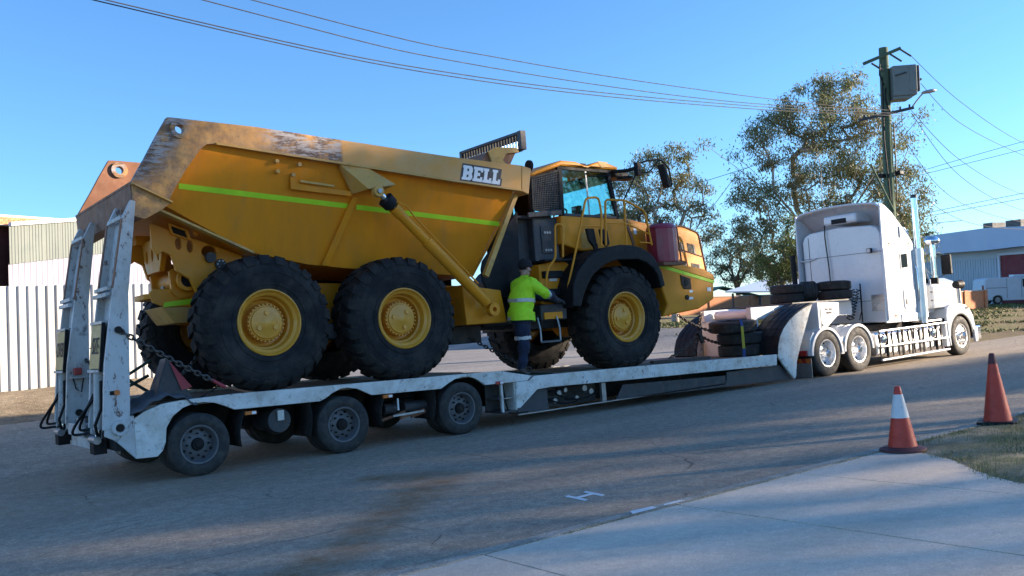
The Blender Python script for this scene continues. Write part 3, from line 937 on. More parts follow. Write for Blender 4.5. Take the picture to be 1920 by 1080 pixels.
# --- wheels
def dumper_wheel():
    R, h = 0.965, 0.375
    t = MB()
    t.lathe([(-0.29, 0.462), (-0.335, 0.475), (-0.350, 0.55), (-0.374, 0.66), (-0.375, 0.74), (-0.366, 0.80), (-0.345, 0.87), (-0.29, 0.915), (-0.10, 0.93), (0.10, 0.93), (0.29, 0.915), (0.345, 0.87), (0.366, 0.80), (0.375, 0.74), (0.374, 0.66), (0.350, 0.55), (0.335, 0.475), (0.29, 0.462)], 72, closed=True)
    for sgn in (-1, 1):                       # raised sidewall rings
        t.lathe([(sgn * 0.371, 0.700), (sgn * 0.382, 0.705), (sgn * 0.382, 0.725), (sgn * 0.371, 0.730)], 72, closed=True)
        t.lathe([(sgn * 0.350, 0.530), (sgn * 0.362, 0.535), (sgn * 0.362, 0.550), (sgn * 0.352, 0.556)], 72, closed=True)
    lug = MB()
    n = 25
    rnd = random.Random(5)
    for sgn in (-1, 1):
        for k in range(n):
            a0 = 2 * math.pi * (k + (0.5 if sgn > 0 else 0)) / n
            wd = 2 * math.pi / n * 0.60
            pr = [(0.015, 0.92), (0.015, 0.967), (0.15, 0.968), (0.275, 0.960), (0.335, 0.915), (0.378, 0.835), (0.366, 0.815), (0.335, 0.87), (0.28, 0.905)]
            vs = []
            for e in (0, 1):
                for (y, r) in pr:
                    sk = 0.10 * (y / 0.35) * (1 if sgn > 0 else 1)
                    ww = wd * (0.85 + 0.3 * y / 0.35) * (1 if y < 0.34 else 0.85)
                    a = a0 + sk + (ww / 2 if e else -ww / 2) + rnd.uniform(-0.004, 0.004)
                    vs.append((r * math.cos(a), sgn * y, r * math.sin(a)))
            m = len(pr)
            lug.add(vs, [tuple(range(m)), tuple(range(m, 2 * m))[::-1]] + [(i, (i + 1) % m, (i + 1) % m + m, i + m) for i in range(m)])
    rim = MB()
    rim.lathe([(-0.325, 0.474), (-0.345, 0.468), (-0.350, 0.452), (-0.335, 0.440), (-0.30, 0.425), (-0.285, 0.400), (-0.270, 0.385), (-0.17, 0.372), (-0.155, 0.345), (-0.05, 0.325), (-0.04, 0.30), (-0.04, 0.0005)], 56, caps=False)
    hub = MB()
    hub.lathe([(-0.03, 0.265), (-0.17, 0.262), (-0.185, 0.250), (-0.20, 0.248), (-0.205, 0.232), (-0.225, 0.222), (-0.235, 0.10), (-0.25, 0.07), (-0.25, 0.0005)], 40)
    bolts = MB()
    for k in range(28):
        a = 2 * math.pi * k / 28
        bolts.cyl((0.262 * math.cos(a), -0.10, 0.262 * math.sin(a)), (0.262 * math.cos(a), -0.205, 0.262 * math.sin(a)), 0.013, None, 6)
    for k in range(3):
        a = 2 * math.pi * k / 3 + 0.4
        bolts.cyl((0.14 * math.cos(a), -0.22, 0.14 * math.sin(a)), (0.14 * math.cos(a), -0.255, 0.14 * math.sin(a)), 0.035, None, 10)
    return (as_mesh(t, 'dumper_tyre', M['tyre'], 30), as_mesh(lug, 'dumper_tread', M['tread'], 30), as_mesh(rim, 'dumper_rim', M['rim'], 30), as_mesh(hub, 'dumper_hub', M['rim'], 30), as_mesh(bolts, 'dumper_bolts', M['rim'], 30))


DW = dumper_wheel()
for (x, z) in ((5.10, 1.955), (7.29, 1.895), (12.04, 1.66)):
    for (y, fl) in ((W + 0.50, 0), (my(W + 0.50), 1)):
        o = link('wheel', DW[2], dumper, at=(x, y, z))
        o.rotation_euler = (0, random.uniform(0, 6), 0) if not fl else (0, random.uniform(0, 6), math.pi)
        link('tyre', DW[0], o)
        tag(link('tread', DW[1], o), kind='stuff')
        link('hub', DW[3], o)
        tag(link('bolts', DW[4], o), kind='stuff')
    MB().cyl((x, W + 0.6, z), (x, my(W + 0.6), z), 0.17, None, 24).build('axle', M['yellow'], dumper, smooth=40)
    MB().lathe([(-0.3, 0.17), (-0.22, 0.32), (0.22, 0.32), (0.3, 0.17)], 28, o=(x, DC, z)).build('differential', M['yellow'], dumper, smooth=40)

# --- dump body
hole = circ(4.01, 4.62, 0.062, 20)
frame_poly = [(3.86, 4.775), (3.92, 4.778), (5.10, 4.735), (8.33, 4.485), (9.84, 4.405), (9.80, 3.965), (8.30, 4.09), (5.07, 4.40), (4.50, 4.455), (4.37, 4.44), (4.28, 4.36), (4.06, 4.06), (3.90, 3.80), (3.815, 3.63), (3.34, 3.855), (3.45, 4.05), (3.56, 4.24), (3.70, 4.50)]


def side_y(z, s=0):
    return B + 0.07 + (4.42 - z) * 0.27


# worn, rusted rail paint: rust patches where the load has scraped it
def rail_mat():
    m = bpy.data.materials.new('scraped_rail_paint')
    m.use_nodes = True
    N, L = m.node_tree.nodes, m.node_tree.links
    b = N['Principled BSDF']
    geo = N.new('ShaderNodeNewGeometry')
    sep = N.new('ShaderNodeSeparateXYZ')
    L.new(geo.outputs['Position'], sep.inputs[0])

    def noise(s, det=8, ro=0.7, st=None):
        n_ = N.new('ShaderNodeTexNoise')
        n_.inputs['Scale'].default_value = s
        n_.inputs['Detail'].default_value = det
        n_.inputs['Roughness'].default_value = ro
        v = geo.outputs['Position']
        if st:
            mp = N.new('ShaderNodeMapping')
            mp.inputs['Scale'].default_value = st
            mp.inputs['Rotation'].default_value = (0, 0.5, 0)
            L.new(v, mp.inputs[0])
            v = mp.outputs[0]
        L.new(v, n_.inputs['Vector'])
        return n_.outputs['Fac']

    def mr(x, a, c, lo=0.0, hi=1.0, smooth=False):
        r_ = N.new('ShaderNodeMapRange')
        if smooth:
            r_.interpolation_type = 'SMOOTHSTEP'
        for i, v in enumerate((a, c, lo, hi)):
            r_.inputs[i + 1].default_value = v
        L.new(x, r_.inputs[0])
        return r_.outputs[0]

    def op(o_, a, c):
        x = N.new('ShaderNodeMath')
        x.operation = o_
        for s_, v in ((x.inputs[0], a), (x.inputs[1], c)):
            if isinstance(v, (int, float)):
                s_.default_value = v
            else:
                L.new(v, s_)
        return x.outputs[0]

    def mix(f, a, c):
        x = N.new('ShaderNodeMix')
        x.data_type = 'RGBA'
        for s_, v in ((x.inputs[0], f), (x.inputs[6], a), (x.inputs[7], c)):
            if isinstance(v, tuple):
                s_.default_value = (*v, 1)
            else:
                L.new(v, s_)
        return x.outputs[2]
    X, Z = sep.outputs['X'], sep.outputs['Z']
    c = mix(mr(noise(2.0), 0.35, 0.7), (0.68, 0.30, 0.045), (0.60, 0.34, 0.13))
    # brown weathering, strongest at the tail, fading forward
    w = op('MULTIPLY', mr(X, 6.6, 3.9, 0.0, 1.0, True), mr(noise(5.5), 0.38, 0.62))
    c = mix(op('MULTIPLY', w, 0.85), c, (0.20, 0.105, 0.055))
    # the bare scraped patch on the rail, x 5.0 to 6.3, and along the tail edge
    patch = op('MULTIPLY', mr(X, 5.0, 5.5, 0, 1, True), mr(X, 6.45, 6.38, 0, 1, True))
    tail = op('MULTIPLY', mr(op('ADD', X, op('MULTIPLY', op('SUBTRACT', 4.3, Z), 0.62)), 4.02, 3.72, 0, 1, True), mr(Z, 3.75, 4.1, 0, 1, True))
    patch = op('MAXIMUM', patch, tail)
    pm = op('MULTIPLY', patch, mr(noise(3.0), 0.36, 0.52))
    c = mix(pm, c, (0.085, 0.042, 0.03))
    sc = op('MULTIPLY', patch, mr(noise(5, 8, 0.75, (0.8, 1, 4.5)), 0.47, 0.56))
    c = mix(sc, c, (0.36, 0.33, 0.32))
    fw = mr(noise(28, 4), 0.60, 0.70, 0, 0.7)
    c = mix(op('MULTIPLY', fw, mr(X, 9, 4, 0.15, 1.0)), c, (0.09, 0.05, 0.03))
    L.new(c, b.inputs['Base Color'])
    b.inputs['Roughness'].default_value = 0.55
    bp = N.new('ShaderNodeBump')
    bp.inputs['Strength'].default_value = 0.15
    bp.inputs['Distance'].default_value = 0.01
    L.new(noise(12), bp.inputs['Height'])
    L.new(bp.outputs[0], b.inputs['Normal'])
    return m


M['rail'] = rail_mat()
body = MB().prism(frame_poly, B, B + 0.10, [hole]).build('dump_body', M['rail'], dumper, bevel=0.012)
MB().prism(frame_poly, my(B) - 0.10, my(B), [hole]).build('side_frame', M['rust'], body, bevel=0.012)
for yy in (B - 0.035, my(B) - 0.10 - 0.035):
    MB().lathe([(0.0, 0.062), (0.0, 0.125), (0.035, 0.125), (0.035, 0.062)], 28, o=(4.01, yy, 4.62), closed=True).build('lifting_ring', M['rail'], body, smooth=30)
# lower lip of the rail, a folded flange
for (yy, s) in ((B, 1), (my(B), -1)):
    fl = MB()
    pts = [(9.80, 3.965), (8.30, 4.09), (5.07, 4.40), (4.50, 4.455)]
    for (a, b_) in zip(pts, pts[1:]):
        fl.bar((a[0], yy - 0.012 * s, a[1]), (b_[0], yy - 0.012 * s, b_[1]), 0.05, 0.03)
    fl.build('rail_flange', M['yellow_worn'], body)
    # end cap of the rail at the headboard
    MB().prism([(9.84, 4.41), (10.05, 4.36), (9.95, 3.90), (9.80, 3.955)], min(yy - 0.01 * s, yy + 0.30 * s), max(yy - 0.01 * s, yy + 0.30 * s)).build('rail_end_cap', M['rail'], body, bevel=0.015)
# sloping side sheets
panel = [(4.30, 4.56), (5.07, 4.50), (8.30, 4.19), (9.80, 4.06), (9.02, 2.55), (6.68, 2.735), (5.97, 2.81), (5.07, 3.00), (3.86, 3.62), (3.82, 3.80), (3.96, 4.08), (4.16, 4.42)]
for s in (1, -1):
    f = (lambda q: side_y(q[1])) if s > 0 else (lambda q: my(side_y(q[1])))
    f2 = (lambda q: side_y(q[1]) + 0.03) if s > 0 else (lambda q: my(side_y(q[1]) + 0.03))
    MB().prism(panel, f, f2).build('side_sheet', M['yellow_side'], body)
# lime tape, runs over the near sheet in two lengths
for (xa, xb) in ((4.03, 6.62), (6.74, 9.52)):
    def zt(x):
        return 3.925 - (x - 4.03) * (3.925 - 3.465) / (9.51 - 4.03)
    MB().prism([(xa, zt(xa)), (xb, zt(xb)), (xb, zt(xb) - 0.075), (xa, zt(xa) - 0.075)], lambda q: side_y(q[1]) - 0.006, lambda q: side_y(q[1]) - 0.002).build('reflective_stripe', M['lime'], body)
# floor, tail chute and headboard
yin = side_y(2.8)
flo = [(9.02, 2.55), (6.68, 2.735), (5.97, 2.81), (5.07, 3.00), (3.86, 3.62), (3.34, 3.86)]
for (a, b_) in zip(flo, flo[1:]):
    ya, yb = side_y(a[1]), side_y(b_[1]) if b_[0] > 3.5 else B + 0.02
    ya = ya if a[0] > 3.9 else B + 0.05
    MB().add([(a[0], ya, a[1]), (a[0], my(ya), a[1]), (b_[0], my(yb), b_[1]), (b_[0], yb, b_[1]), (a[0], ya, a[1] + 0.03), (a[0], my(ya), a[1] + 0.03), (b_[0], my(yb), b_[1] + 0.03), (b_[0], yb, b_[1] + 0.03)],
             [(0, 3, 2, 1), (4, 5, 6, 7), (0, 1, 5, 4), (1, 2, 6, 5), (2, 3, 7, 6), (3, 0, 4, 7)]).build('floor_plate', M['yellow_side'] if a[0] > 4 else M['rust'], body)
hd = MB()
ya, yb = side_y(2.55), side_y(3.96)
hd.add([(9.02, ya, 2.55), (9.02, my(ya), 2.55), (9.86, my(yb), 4.0), (9.86, yb, 4.0), (9.06, ya, 2.55), (9.06, my(ya), 2.55), (9.90, my(yb), 4.0), (9.90, yb, 4.0)],
       [(0, 3, 2, 1), (4, 5, 6, 7), (0, 1, 5, 4), (1, 2, 6, 5), (2, 3, 7, 6), (3, 0, 4, 7)])
hd.box(9.84, 9.90, B + 0.1, my(B) - 0.1, 3.98, 4.40)
hd.build('headboard', M['yellow_side'], body)
MB().prism([(9.02, 2.55), (9.80, 3.95), (9.86, 3.90), (9.10, 2.50)], side_y(3.2) - 0.22, side_y(3.2) - 0.14).build('front_edge_bead', M['yellow_worn'], body)
# tail beam under the lip
tb_ = MB().prism([(3.34, 3.855), (3.82, 3.635), (3.74, 3.545), (3.50, 3.42), (3.37, 3.46)], B + 0.03, my(B) - 0.03)
tb_.build('tail_beam', M['rust'], body, bevel=0.01)
for (y0, y1) in ((B - 0.005, B + 0.025), (my(B) - 0.025, my(B) + 0.005)):
    MB().prism([(3.36, 3.85), (3.84, 3.62), (3.73, 3.53), (3.50, 3.40), (3.36, 3.44)], y0, y1).build('tail_gusset', M['rail'], body, bevel=0.006)
MB().bar((3.35, B - 0.02, 3.865), (3.85, B - 0.02, 3.625), 0.09, 0.02).build('tail_flange', M['yellow_worn'], body)
# floor edge flange along the chute
for s in (1, -1):
    yy = (lambda z: side_y(z) - 0.03) if s > 0 else (lambda z: my(side_y(z) - 0.03))
    MB().bar((3.74, yy(3.55), 3.57), (5.09, yy(2.99), 2.985), 0.12, 0.03).build('floor_flange', M['yellow_worn'], body)
# stiffener rib, hoist bracket, rests
MB().prism([(6.64, 3.80), (6.74, 3.79), (6.30, 2.77), (6.18, 2.78)], lambda q: side_y(q[1]) - 0.075, lambda q: side_y(q[1]) + 0.005).build('side_rib', M['yellow_side'], body, bevel=0.008)
for s in (1, -1):
    def yk(d):
        return B + d if s > 0 else my(B + d)
    k1 = MB()
    k1.add([(6.37, yk(0.0), 4.26), (6.86, yk(-0.02), 4.22), (6.86, yk(0.13), 4.0), (6.76, yk(-0.12), 3.88), (6.62, yk(0.16), 3.84), (6.40, yk(0.10), 4.22)],
           [(0, 1, 3), (1, 2, 3), (0, 3, 4), (0, 4, 5), (2, 4, 3), (5, 4, 2, 1), (0, 5, 1)])
    k1.build('hoist_bracket', M['yellow_worn'], body)
    k2 = MB()
    k2.add([(6.83, yk(-0.015), 4.225), (7.28, yk(-0.06), 3.975), (7.06, yk(-0.12), 3.93), (6.76, yk(-0.12), 3.88), (6.90, yk(0.15), 4.0), (7.26, yk(0.16), 3.95), (7.05, yk(0.16), 3.86)],
           [(0, 3, 2, 1), (0, 1, 5, 4), (1, 2, 6, 5), (2, 3, 4, 6), (3, 0, 4), (4, 5, 6)])
    k2.build('hoist_bracket', M['yellow_worn'], body)
    # hoist cylinder
    yt, yl = (W + 0.05, W + 0.33) if s > 0 else (my(W + 0.05), my(W + 0.33))
    T0, T1 = Vector((6.90, yt, 3.84)), Vector((9.06, yl, 1.99))
    d = (T1 - T0).normalized()
    MB().lathe([(-0.05, 0.035), (-0.05, 0.085), (0.05, 0.085), (0.05, 0.035)], 24, o=(6.90, yt, 3.84), closed=True).build('hoist_eye', M['yellow_worn'], dumper, smooth=30)
    MB().cyl((6.90, yt - 0.08, 3.84), (6.90, yt + 0.14, 3.84), 0.036, None, 16).build('hoist_pin', M['steel'], dumper, smooth=40)
    hc = MB().cyl(T0 + d * 0.36, T1 - d * 0.12, 0.078, None, 24)
    hco = hc.build('hoist_cylinder', M['yellow'], dumper, smooth=40)
    MB().cyl(T0 + d * 1.15, T1 - d * 0.12, 0.094, None, 24).build('outer_barrel', M['yellow'], hco, smooth=40)
    MB().cyl(T0 + d * 0.08, T0 + d * 0.4, 0.05, None, 16).build('hoist_rod', M['chrome'], hco, smooth=40)
    MB().cyl(T0 + d * 0.17, T0 + d * 0.30, 0.125, 0.12, 24).cyl(T0 + d * 0.30, T0 + d * 0.34, 0.12, 0.085, 24).build('rubber_boot', M['black'], hco, smooth=40)
    MB().cyl(T0 + d * 0.36, T0 + d * 0.52, 0.092, None, 24).build('gland', M['yellow'], hco, smooth=40)
    off = Vector((0.07, -0.05 if s > 0 else 0.05, 0.075))
    MB().tube([T0 + d * 0.36 + off * 0.9, T0 + d * 0.5 + off * 1.4, T0 + d * 0.75 + off * 1.15, T0 + d * 1.6 + off * 1.1, T1 - d * 0.5 + off * 1.1], 0.014, 7).build('hydraulic_pipe', M['yellow'], hco, smooth=60)
    MB().lathe([(-0.06, 0.04), (-0.06, 0.11), (0.06, 0.11), (0.06, 0.04)], 24, o=(9.10, yl, 1.95), closed=True).build('lower_eye', M['yellow'], hco, smooth=30)
# prop bar stowed on the side sheet and its studs
pb = MB()
pb.prism([(5.62, 4.07), (5.72, 4.07), (5.74, 3.97), (6.60, 3.88), (6.60, 3.80), (5.62, 3.88)], side_y(3.95) - 0.07, side_y(3.95) - 0.035)
pb.build('safety_prop', M['yellow_side'], body, bevel=0.01)
MB().bar((5.76, side_y(4) - 0.085, 4.00), (6.30, side_y(4) - 0.085, 3.945), 0.02, 0.03).build('prop_edge', M['yellow_worn'], body)
for (x, z) in ((5.66, 4.19), (5.40, 4.27), (5.42, 4.13), (5.66, 4.09), (5.75, 4.24)):
    if (x, z) == (5.66, 4.19):
        continue
    MB().cyl((x, side_y(z) + 0.01, z), (x, side_y(z) - 0.07, z), 0.034, 0.03, 14).build('rest_stud', M['yellow_worn'], body, smooth=40)

# name on the rail: slab letters on a dark outline
GLY = {'B': ([(0, 0), (.78, 0), (.95, .1), (1, .28), (.9, .48), (.98, .66), (.94, .88), (.78, 1), (0, 1), (0, .82), (.08, .82), (.08, .18), (0, .18)], [[(.42, .2), (.6, .2), (.62, .38), (.42, .38)], [(.42, .62), (.6, .62), (.6, .8), (.42, .8)]]),
       'E': ([(0, 0), (1, 0), (1, .34), (.78, .34), (.78, .22), (.45, .22), (.45, .4), (.72, .4), (.72, .62), (.45, .62), (.45, .78), (.78, .78), (.78, .68), (1, .68), (1, 1), (0, 1), (0, .82), (.1, .82), (.1, .18), (0, .18)], []),
       'L': ([(0, 0), (1, 0), (1, .36), (.76, .36), (.76, .24), (.5, .24), (.5, .82), (.62, .82), (.62, 1), (0, 1), (0, .82), (.12, .82), (.12, .18), (0, .18)], [])}
ang = -0.083
x0, z0 = 8.56, 4.115


def place_letter(q, ox, wd, hgt, grow=0.0):
    u, v = ox + q[0] * wd, q[1] * hgt
    u += 0.16 * v
    return (x0 + u * math.cos(ang) - v * math.sin(ang), z0 + u * math.sin(ang) + v * math.cos(ang))


ox = 0.0
for ch, wd in (('B', 0.215), ('E', 0.20), ('L', 0.185), ('L', 0.185)):
    po, ho = GLY[ch]
    lo = MB().prism([place_letter(q, ox, wd * 0.95, 0.245) for q in po], B - 0.009, B - 0.004, [[place_letter(q, ox, wd * 0.95, 0.245) for q in h_] for h_ in ho])
    lo.build('letter', M['letter'], body)
    ox += wd
ol = [(-0.035, -0.13), (1.03, -0.13), (1.045, .45), (1.0, .47), (1.005, 1.12), (-0.02, 1.12), (-0.035, .7)]
MB().prism([place_letter(q, 0, ox, 0.245) for q in ol], B - 0.004, B + 0.001).build('letter_outline', M['dark'], body)

# spill guard above the headboard
gx, ga, gb_, gz0, gz1 = 10.18, W + 0.56, W + 2.46, 4.77, 5.09
sg = MB()
sg.bar((gx, ga, gz1), (gx, gb_, gz1), 0.06, 0.05)
sg.bar((gx - 0.02, ga, gz0), (gx - 0.02, gb_, gz0), 0.06, 0.05)
sg.bar((gx, ga, gz0), (gx, ga, gz1 + 0.02), 0.10, 0.12)
sg.bar((gx, gb_, gz0), (gx, gb_, gz1 + 0.02), 0.08, 0.06)
gd = sg.build('spill_guard', M['dark'], body, bevel=0.005)
for k in range(22):
    y = ga + (gb_ - ga) * (k + 0.5) / 22
    MB().box(gx + 0.0, gx + 0.035, y - 0.028, y + 0.028, gz0 + 0.16, gz1).build('slat', M['black'], gd)
    MB().box(gx - 0.03, gx - 0.01, y - 0.022, y + 0.022, gz0, gz0 + 0.17).build('slat', M['polished'], gd)
MB().prism([(9.50, 4.44), (9.42, 4.70), (9.56, 4.78), (10.05, 4.80), (10.10, 4.72), (9.80, 4.68), (9.72, 4.56), (9.86, 4.42)], W + 0.55, W + 0.59).build('guard_bracket', M['yellow_worn'], body, bevel=0.005)
MB().prism([(9.50, 4.44), (9.42, 4.70), (9.56, 4.78), (10.05, 4.80), (10.10, 4.72), (9.80, 4.68), (9.72, 4.56), (9.86, 4.42)], W + 2.9, W + 2.94).build('guard_bracket', M['yellow_worn'], body, bevel=0.005)
MB().prism([(9.2, 4.42), (9.42, 4.70), (9.7, 4.78), (10.1, 4.80), (9.86, 4.42)], W + 0.60, W + 2.9).build('guard_plate', M['rust'], body)
MB().lathe([(-0.02, 0.01), (-0.02, 0.10), (0.02, 0.10), (0.02, 0.01)], 20, axis='X', o=(10.06, W + 0.26, 4.42)).build('rest_pad', M['black'], body, smooth=30)

# black shield in front of the body
MB().prism([(10.04, 3.68), (9.98, 2.18), (9.33, 2.18), (9.17, 2.45), (9.16, 2.66), (9.20, 2.80)], W + 0.66, W + 0.70).build('spray_shield', M['black'], dumper, bevel=0.01)
MB().prism([(10.04, 3.68), (9.98, 2.18), (9.33, 2.18), (9.17, 2.45), (9.16, 2.66), (9.20, 2.80)], my(W + 0.70), my(W + 0.66)).build('spray_shield', M['black'], dumper, bevel=0.01)

# --- rear chassis
for (yy, s) in ((DC - 0.52, 1), (DC + 0.40, -1)):
    ch = MB()
    ch.prism([(4.45, 2.05), (4.45, 2.50), (5.2, 2.62), (9.2, 2.42), (9.6, 2.05), (9.2, 1.75), (6.2, 1.88)], yy, yy + 0.12)
    ch.build('frame_rail', M['yellow'], dumper, bevel=0.015)
    # pivot casting under the tail
    holes = [circ(4.17, 3.17, 0.045, 12, 0.09), circ(4.33, 3.13, 0.045, 12, 0.09), circ(4.60, 3.05, 0.11, 16, 0.09), circ(4.43, 3.36, 0.04, 12, 0.09)]
    MB().prism([(3.80, 3.46), (5.10, 2.98), (4.92, 2.60), (4.62, 2.40), (4.38, 2.46), (4.30, 2.66), (4.12, 2.78), (4.06, 3.0), (3.95, 3.06), (3.86, 3.0), (3.80, 3.12)], yy - 0.25 * s, yy - 0.25 * s + 0.07, holes).build('pivot_casting', M['yellow'], dumper, bevel=0.01)
    MB().prism([(4.10, 2.80), (4.30, 2.92), (4.52, 2.80), (4.50, 2.46), (4.22, 2.40), (4.12, 2.50)], yy + 0.02, yy + 0.09, [circ(4.32, 2.66, 0.10, 16)]).build('pivot_lug', M['yellow'], dumper, bevel=0.01)
    MB().box(3.90, 4.30, yy - 0.03, yy + 0.15, 3.28, 3.42).build('cross_tie', M['yellow'], dumper, bevel=0.01)
for yy in (DC - 0.775,):
    MB().prism([(4.02, 3.46), (4.30, 3.355), (4.34, 3.20), (4.06, 3.30)], yy - 0.05, yy - 0.002, [[(4.06, 3.42), (4.26, 3.345), (4.29, 3.24), (4.09, 3.315)]]).build('slot_frame', M['yellow'], dumper, bevel=0.006)
    MB().prism([(4.06, 3.42), (4.26, 3.345), (4.29, 3.24), (4.09, 3.315)], yy - 0.012, yy - 0.003).build('slot', M['grime'], dumper)
    MB().lathe([(-0.04, 0.105), (-0.04, 0.155), (0.0, 0.165), (0.0, 0.105)], 24, o=(4.32, DC - 0.60, 2.66), closed=True).build('pivot_boss', M['yellow'], dumper, smooth=30)
    MB().cyl((4.32, DC - 0.615, 2.66), (4.32, DC - 0.60, 2.66), 0.10, None, 20).build('pivot_bore', M['grime'], dumper, smooth=40)
    MB().cyl((4.74, yy - 0.06, 2.86), (4.74, yy, 2.86), 0.075, None, 18).build('pin_cap', M['dark'], dumper, smooth=40)
    for k in range(6):
        a_ = k * math.pi / 3
        MB().cyl((4.74 + 0.05 * math.cos(a_), yy - 0.075, 2.86 + 0.05 * math.sin(a_)), (4.74 + 0.05 * math.cos(a_), yy - 0.06, 2.86 + 0.05 * math.sin(a_)), 0.012, None, 6).build('cap_bolt', M['steel'], dumper, smooth=40)
    for (xa, za, xb, zb) in ((4.45, 2.95, 4.95, 2.80), (4.40, 2.75, 4.85, 2.62), (4.2, 2.95, 4.45, 2.62)):
        MB().tube([(xa, DC - 0.62, za), ((xa + xb) / 2, DC - 0.70, (za + zb) / 2 - 0.07), (xb, DC - 0.66, zb)], 0.018, 7).build('hydraulic_hose', M['black'], dumper, smooth=60)
# bridge between the castings, with slots and the tow plate
MB().lathe([(-0.60, 0.09), (-0.60, 0.15), (0.60, 0.15), (0.60, 0.09)], 28, o=(4.33, DC, 2.68), closed=True).build('pivot_tube', M['yellow'], dumper, smooth=40)
MB().cyl((4.60, DC - 0.85, 2.96), (4.60, DC + 0.85, 2.96), 0.075, None, 20).build('tail_pin', M['dark'], dumper, smooth=40)
cp = MB()
cp.prism([(DC - 0.5, 3.32), (DC + 0.5, 3.32), (DC + 0.42, 3.0), (DC + 0.30, 2.82), (DC - 0.30, 2.82), (DC - 0.42, 3.0)], 4.02, 4.10, [circ(DC - 0.28, 3.08, 0.05, 12, 0.10), circ(DC, 3.10, 0.05, 12, 0.10), circ(DC + 0.28, 3.08, 0.05, 12, 0.10)], plane='YZ')
cp.build('slotted_web', M['yellow'], dumper, bevel=0.008)
tp = MB().prism([(3.80, DC - 0.25), (3.80, DC + 0.25), (3.95, DC + 0.42), (4.70, DC + 0.42), (4.70, DC - 0.42), (3.95, DC - 0.42)], 2.42, 2.50, plane='XY')
tpo = tp.build('tow_plate', M['yellow'], dumper, bevel=0.012)
MB().prism([(3.82, 2.50), (3.88, 2.56), (4.5, 2.54), (4.5, 2.28), (4.0, 2.30), (3.86, 2.36)], DC - 0.45, DC - 0.41).build('tow_cheek', M['yellow'], tpo, bevel=0.01)
MB().prism([(4.02, 2.36), (4.45, 2.40), (4.45, 2.32), (4.0, 2.29)], DC - 0.456, DC - 0.452).build('reflective_stripe', M['lime'], tpo)
MB().prism([(3.98, 2.30), (4.45, 2.28), (4.40, 2.05), (4.15, 2.05)], DC - 0.43, DC + 0.43).build('tow_block', M['yellow_worn'], tpo, bevel=0.015)
MB().cyl((4.15, DC, 2.49), (4.15, DC, 2.62), 0.03, None, 12).build('tow_pin', M['steel'], tpo, smooth=40)
for s in (-1, 1):
    MB().bar((5.10, DC + 1.0 * s, 1.80), (7.29, DC + 1.0 * s, 1.76), 0.16, 0.24).build('walking_beam', M['dark'], dumper, bevel=0.02)

# --- articulation joint and front frame
MB().prism([(8.66, 2.40), (9.46, 2.28), (9.55, 1.72), (8.70, 1.72)], W + 0.55, my(W + 0.55)).build('hitch_frame', M['yellow'], dumper, bevel=0.02)
MB().cyl((9.3, DC, 1.95), (10.4, DC, 1.9), 0.32, None, 24).build('oscillation_tube', M['dark'], dumper, smooth=40)
MB().box(8.85, 9.5, DC - 0.5, DC + 0.5, 1.40, 1.72).build('drop_box', M['dark'], dumper, bevel=0.02)
MB().box(10.3, 13.6, DC - 0.62, DC + 0.62, 1.55, 2.45).build('front_frame', M['dark'], dumper, bevel=0.03)
MB().box(10.35, 11.2, DC - 1.1, DC + 1.1, 2.0, 2.55).build('cab_base', M['dark'], dumper, bevel=0.03)
MB().cyl((9.5, DC - 0.55, 1.75), (10.4, DC - 0.7, 1.72), 0.07, None, 16).build('steering_cylinder', M['dark'], dumper, smooth=40)
MB().cyl((9.5, DC + 0.55, 1.75), (10.4, DC + 0.7, 1.72), 0.07, None, 16).build('steering_cylinder', M['dark'], dumper, smooth=40)

# --- cab
CN, CF = W + 0.60, my(W + 0.75)
low = [(11.00, 3.61), (12.44, 3.565), (12.62, 3.56), (12.80, 3.05), (12.60, 2.96), (11.45, 2.95), (10.96, 3.08)]
cab = MB().prism(low, CN, CF).build('cab', M['yellow'], dumper, bevel=0.03)
MB().prism([(11.45, 3.25), (11.62, 3.42), (11.66, 3.00), (11.45, 2.99)], CN - 0.006, CN - 0.002).build('door_panel', M['yellow_worn'], cab)
for (pa, pb_, wd) in (((11.045, 3.60), (11.06, 4.52), 0.10), ((12.45, 3.56), (12.28, 4.50), 0.09), ((10.34, 3.68), (10.36, 4.35), 0.07)):
    for yy in (CN + 0.035, CF - 0.035):
        MB().bar((pa[0], yy, pa[1]), (pb_[0], yy, pb_[1]), 0.07, wd, up=(1, 0, 0)).build('pillar', M['black'], cab, bevel=0.01)
for yy in (CN + 0.03, CF - 0.03):
    MB().bar((11.0, yy, 4.50), (12.36, yy, 4.48), 0.06, 0.07).build('window_header', M['black'], cab, bevel=0.008)
    MB().bar((11.0, yy, 3.63), (12.48, yy, 3.585), 0.06, 0.05).build('window_sill', M['slate'], cab, bevel=0.008)
M['cabglass'] = None
gm = bpy.data.materials.new('tinted_cab_glass_sheet')
gm.use_nodes = True
N_, L_ = gm.node_tree.nodes, gm.node_tree.links
N_.remove(N_['Principled BSDF'])
tr = N_.new('ShaderNodeBsdfTransparent')
tr.inputs[0].default_value = (0.60, 0.90, 0.90, 1)
gl = N_.new('ShaderNodeBsdfGlossy')
gl.inputs[0].default_value = (0.9, 0.95, 0.95, 1)
gl.inputs['Roughness'].default_value = 0.02
fr_ = N_.new('ShaderNodeLayerWeight')
fr_.inputs[0].default_value = 0.12
mx = N_.new('ShaderNodeMixShader')
L_.new(fr_.outputs['Facing'], mx.inputs[0])
L_.new(tr.outputs[0], mx.inputs[1])
L_.new(gl.outputs[0], mx.inputs[2])
L_.new(mx.outputs[0], N_['Material Output'].inputs[0])
M['cabglass'] = gm
win = [(11.09, 3.65), (12.42, 3.60), (12.27, 4.46), (11.10, 4.48)]
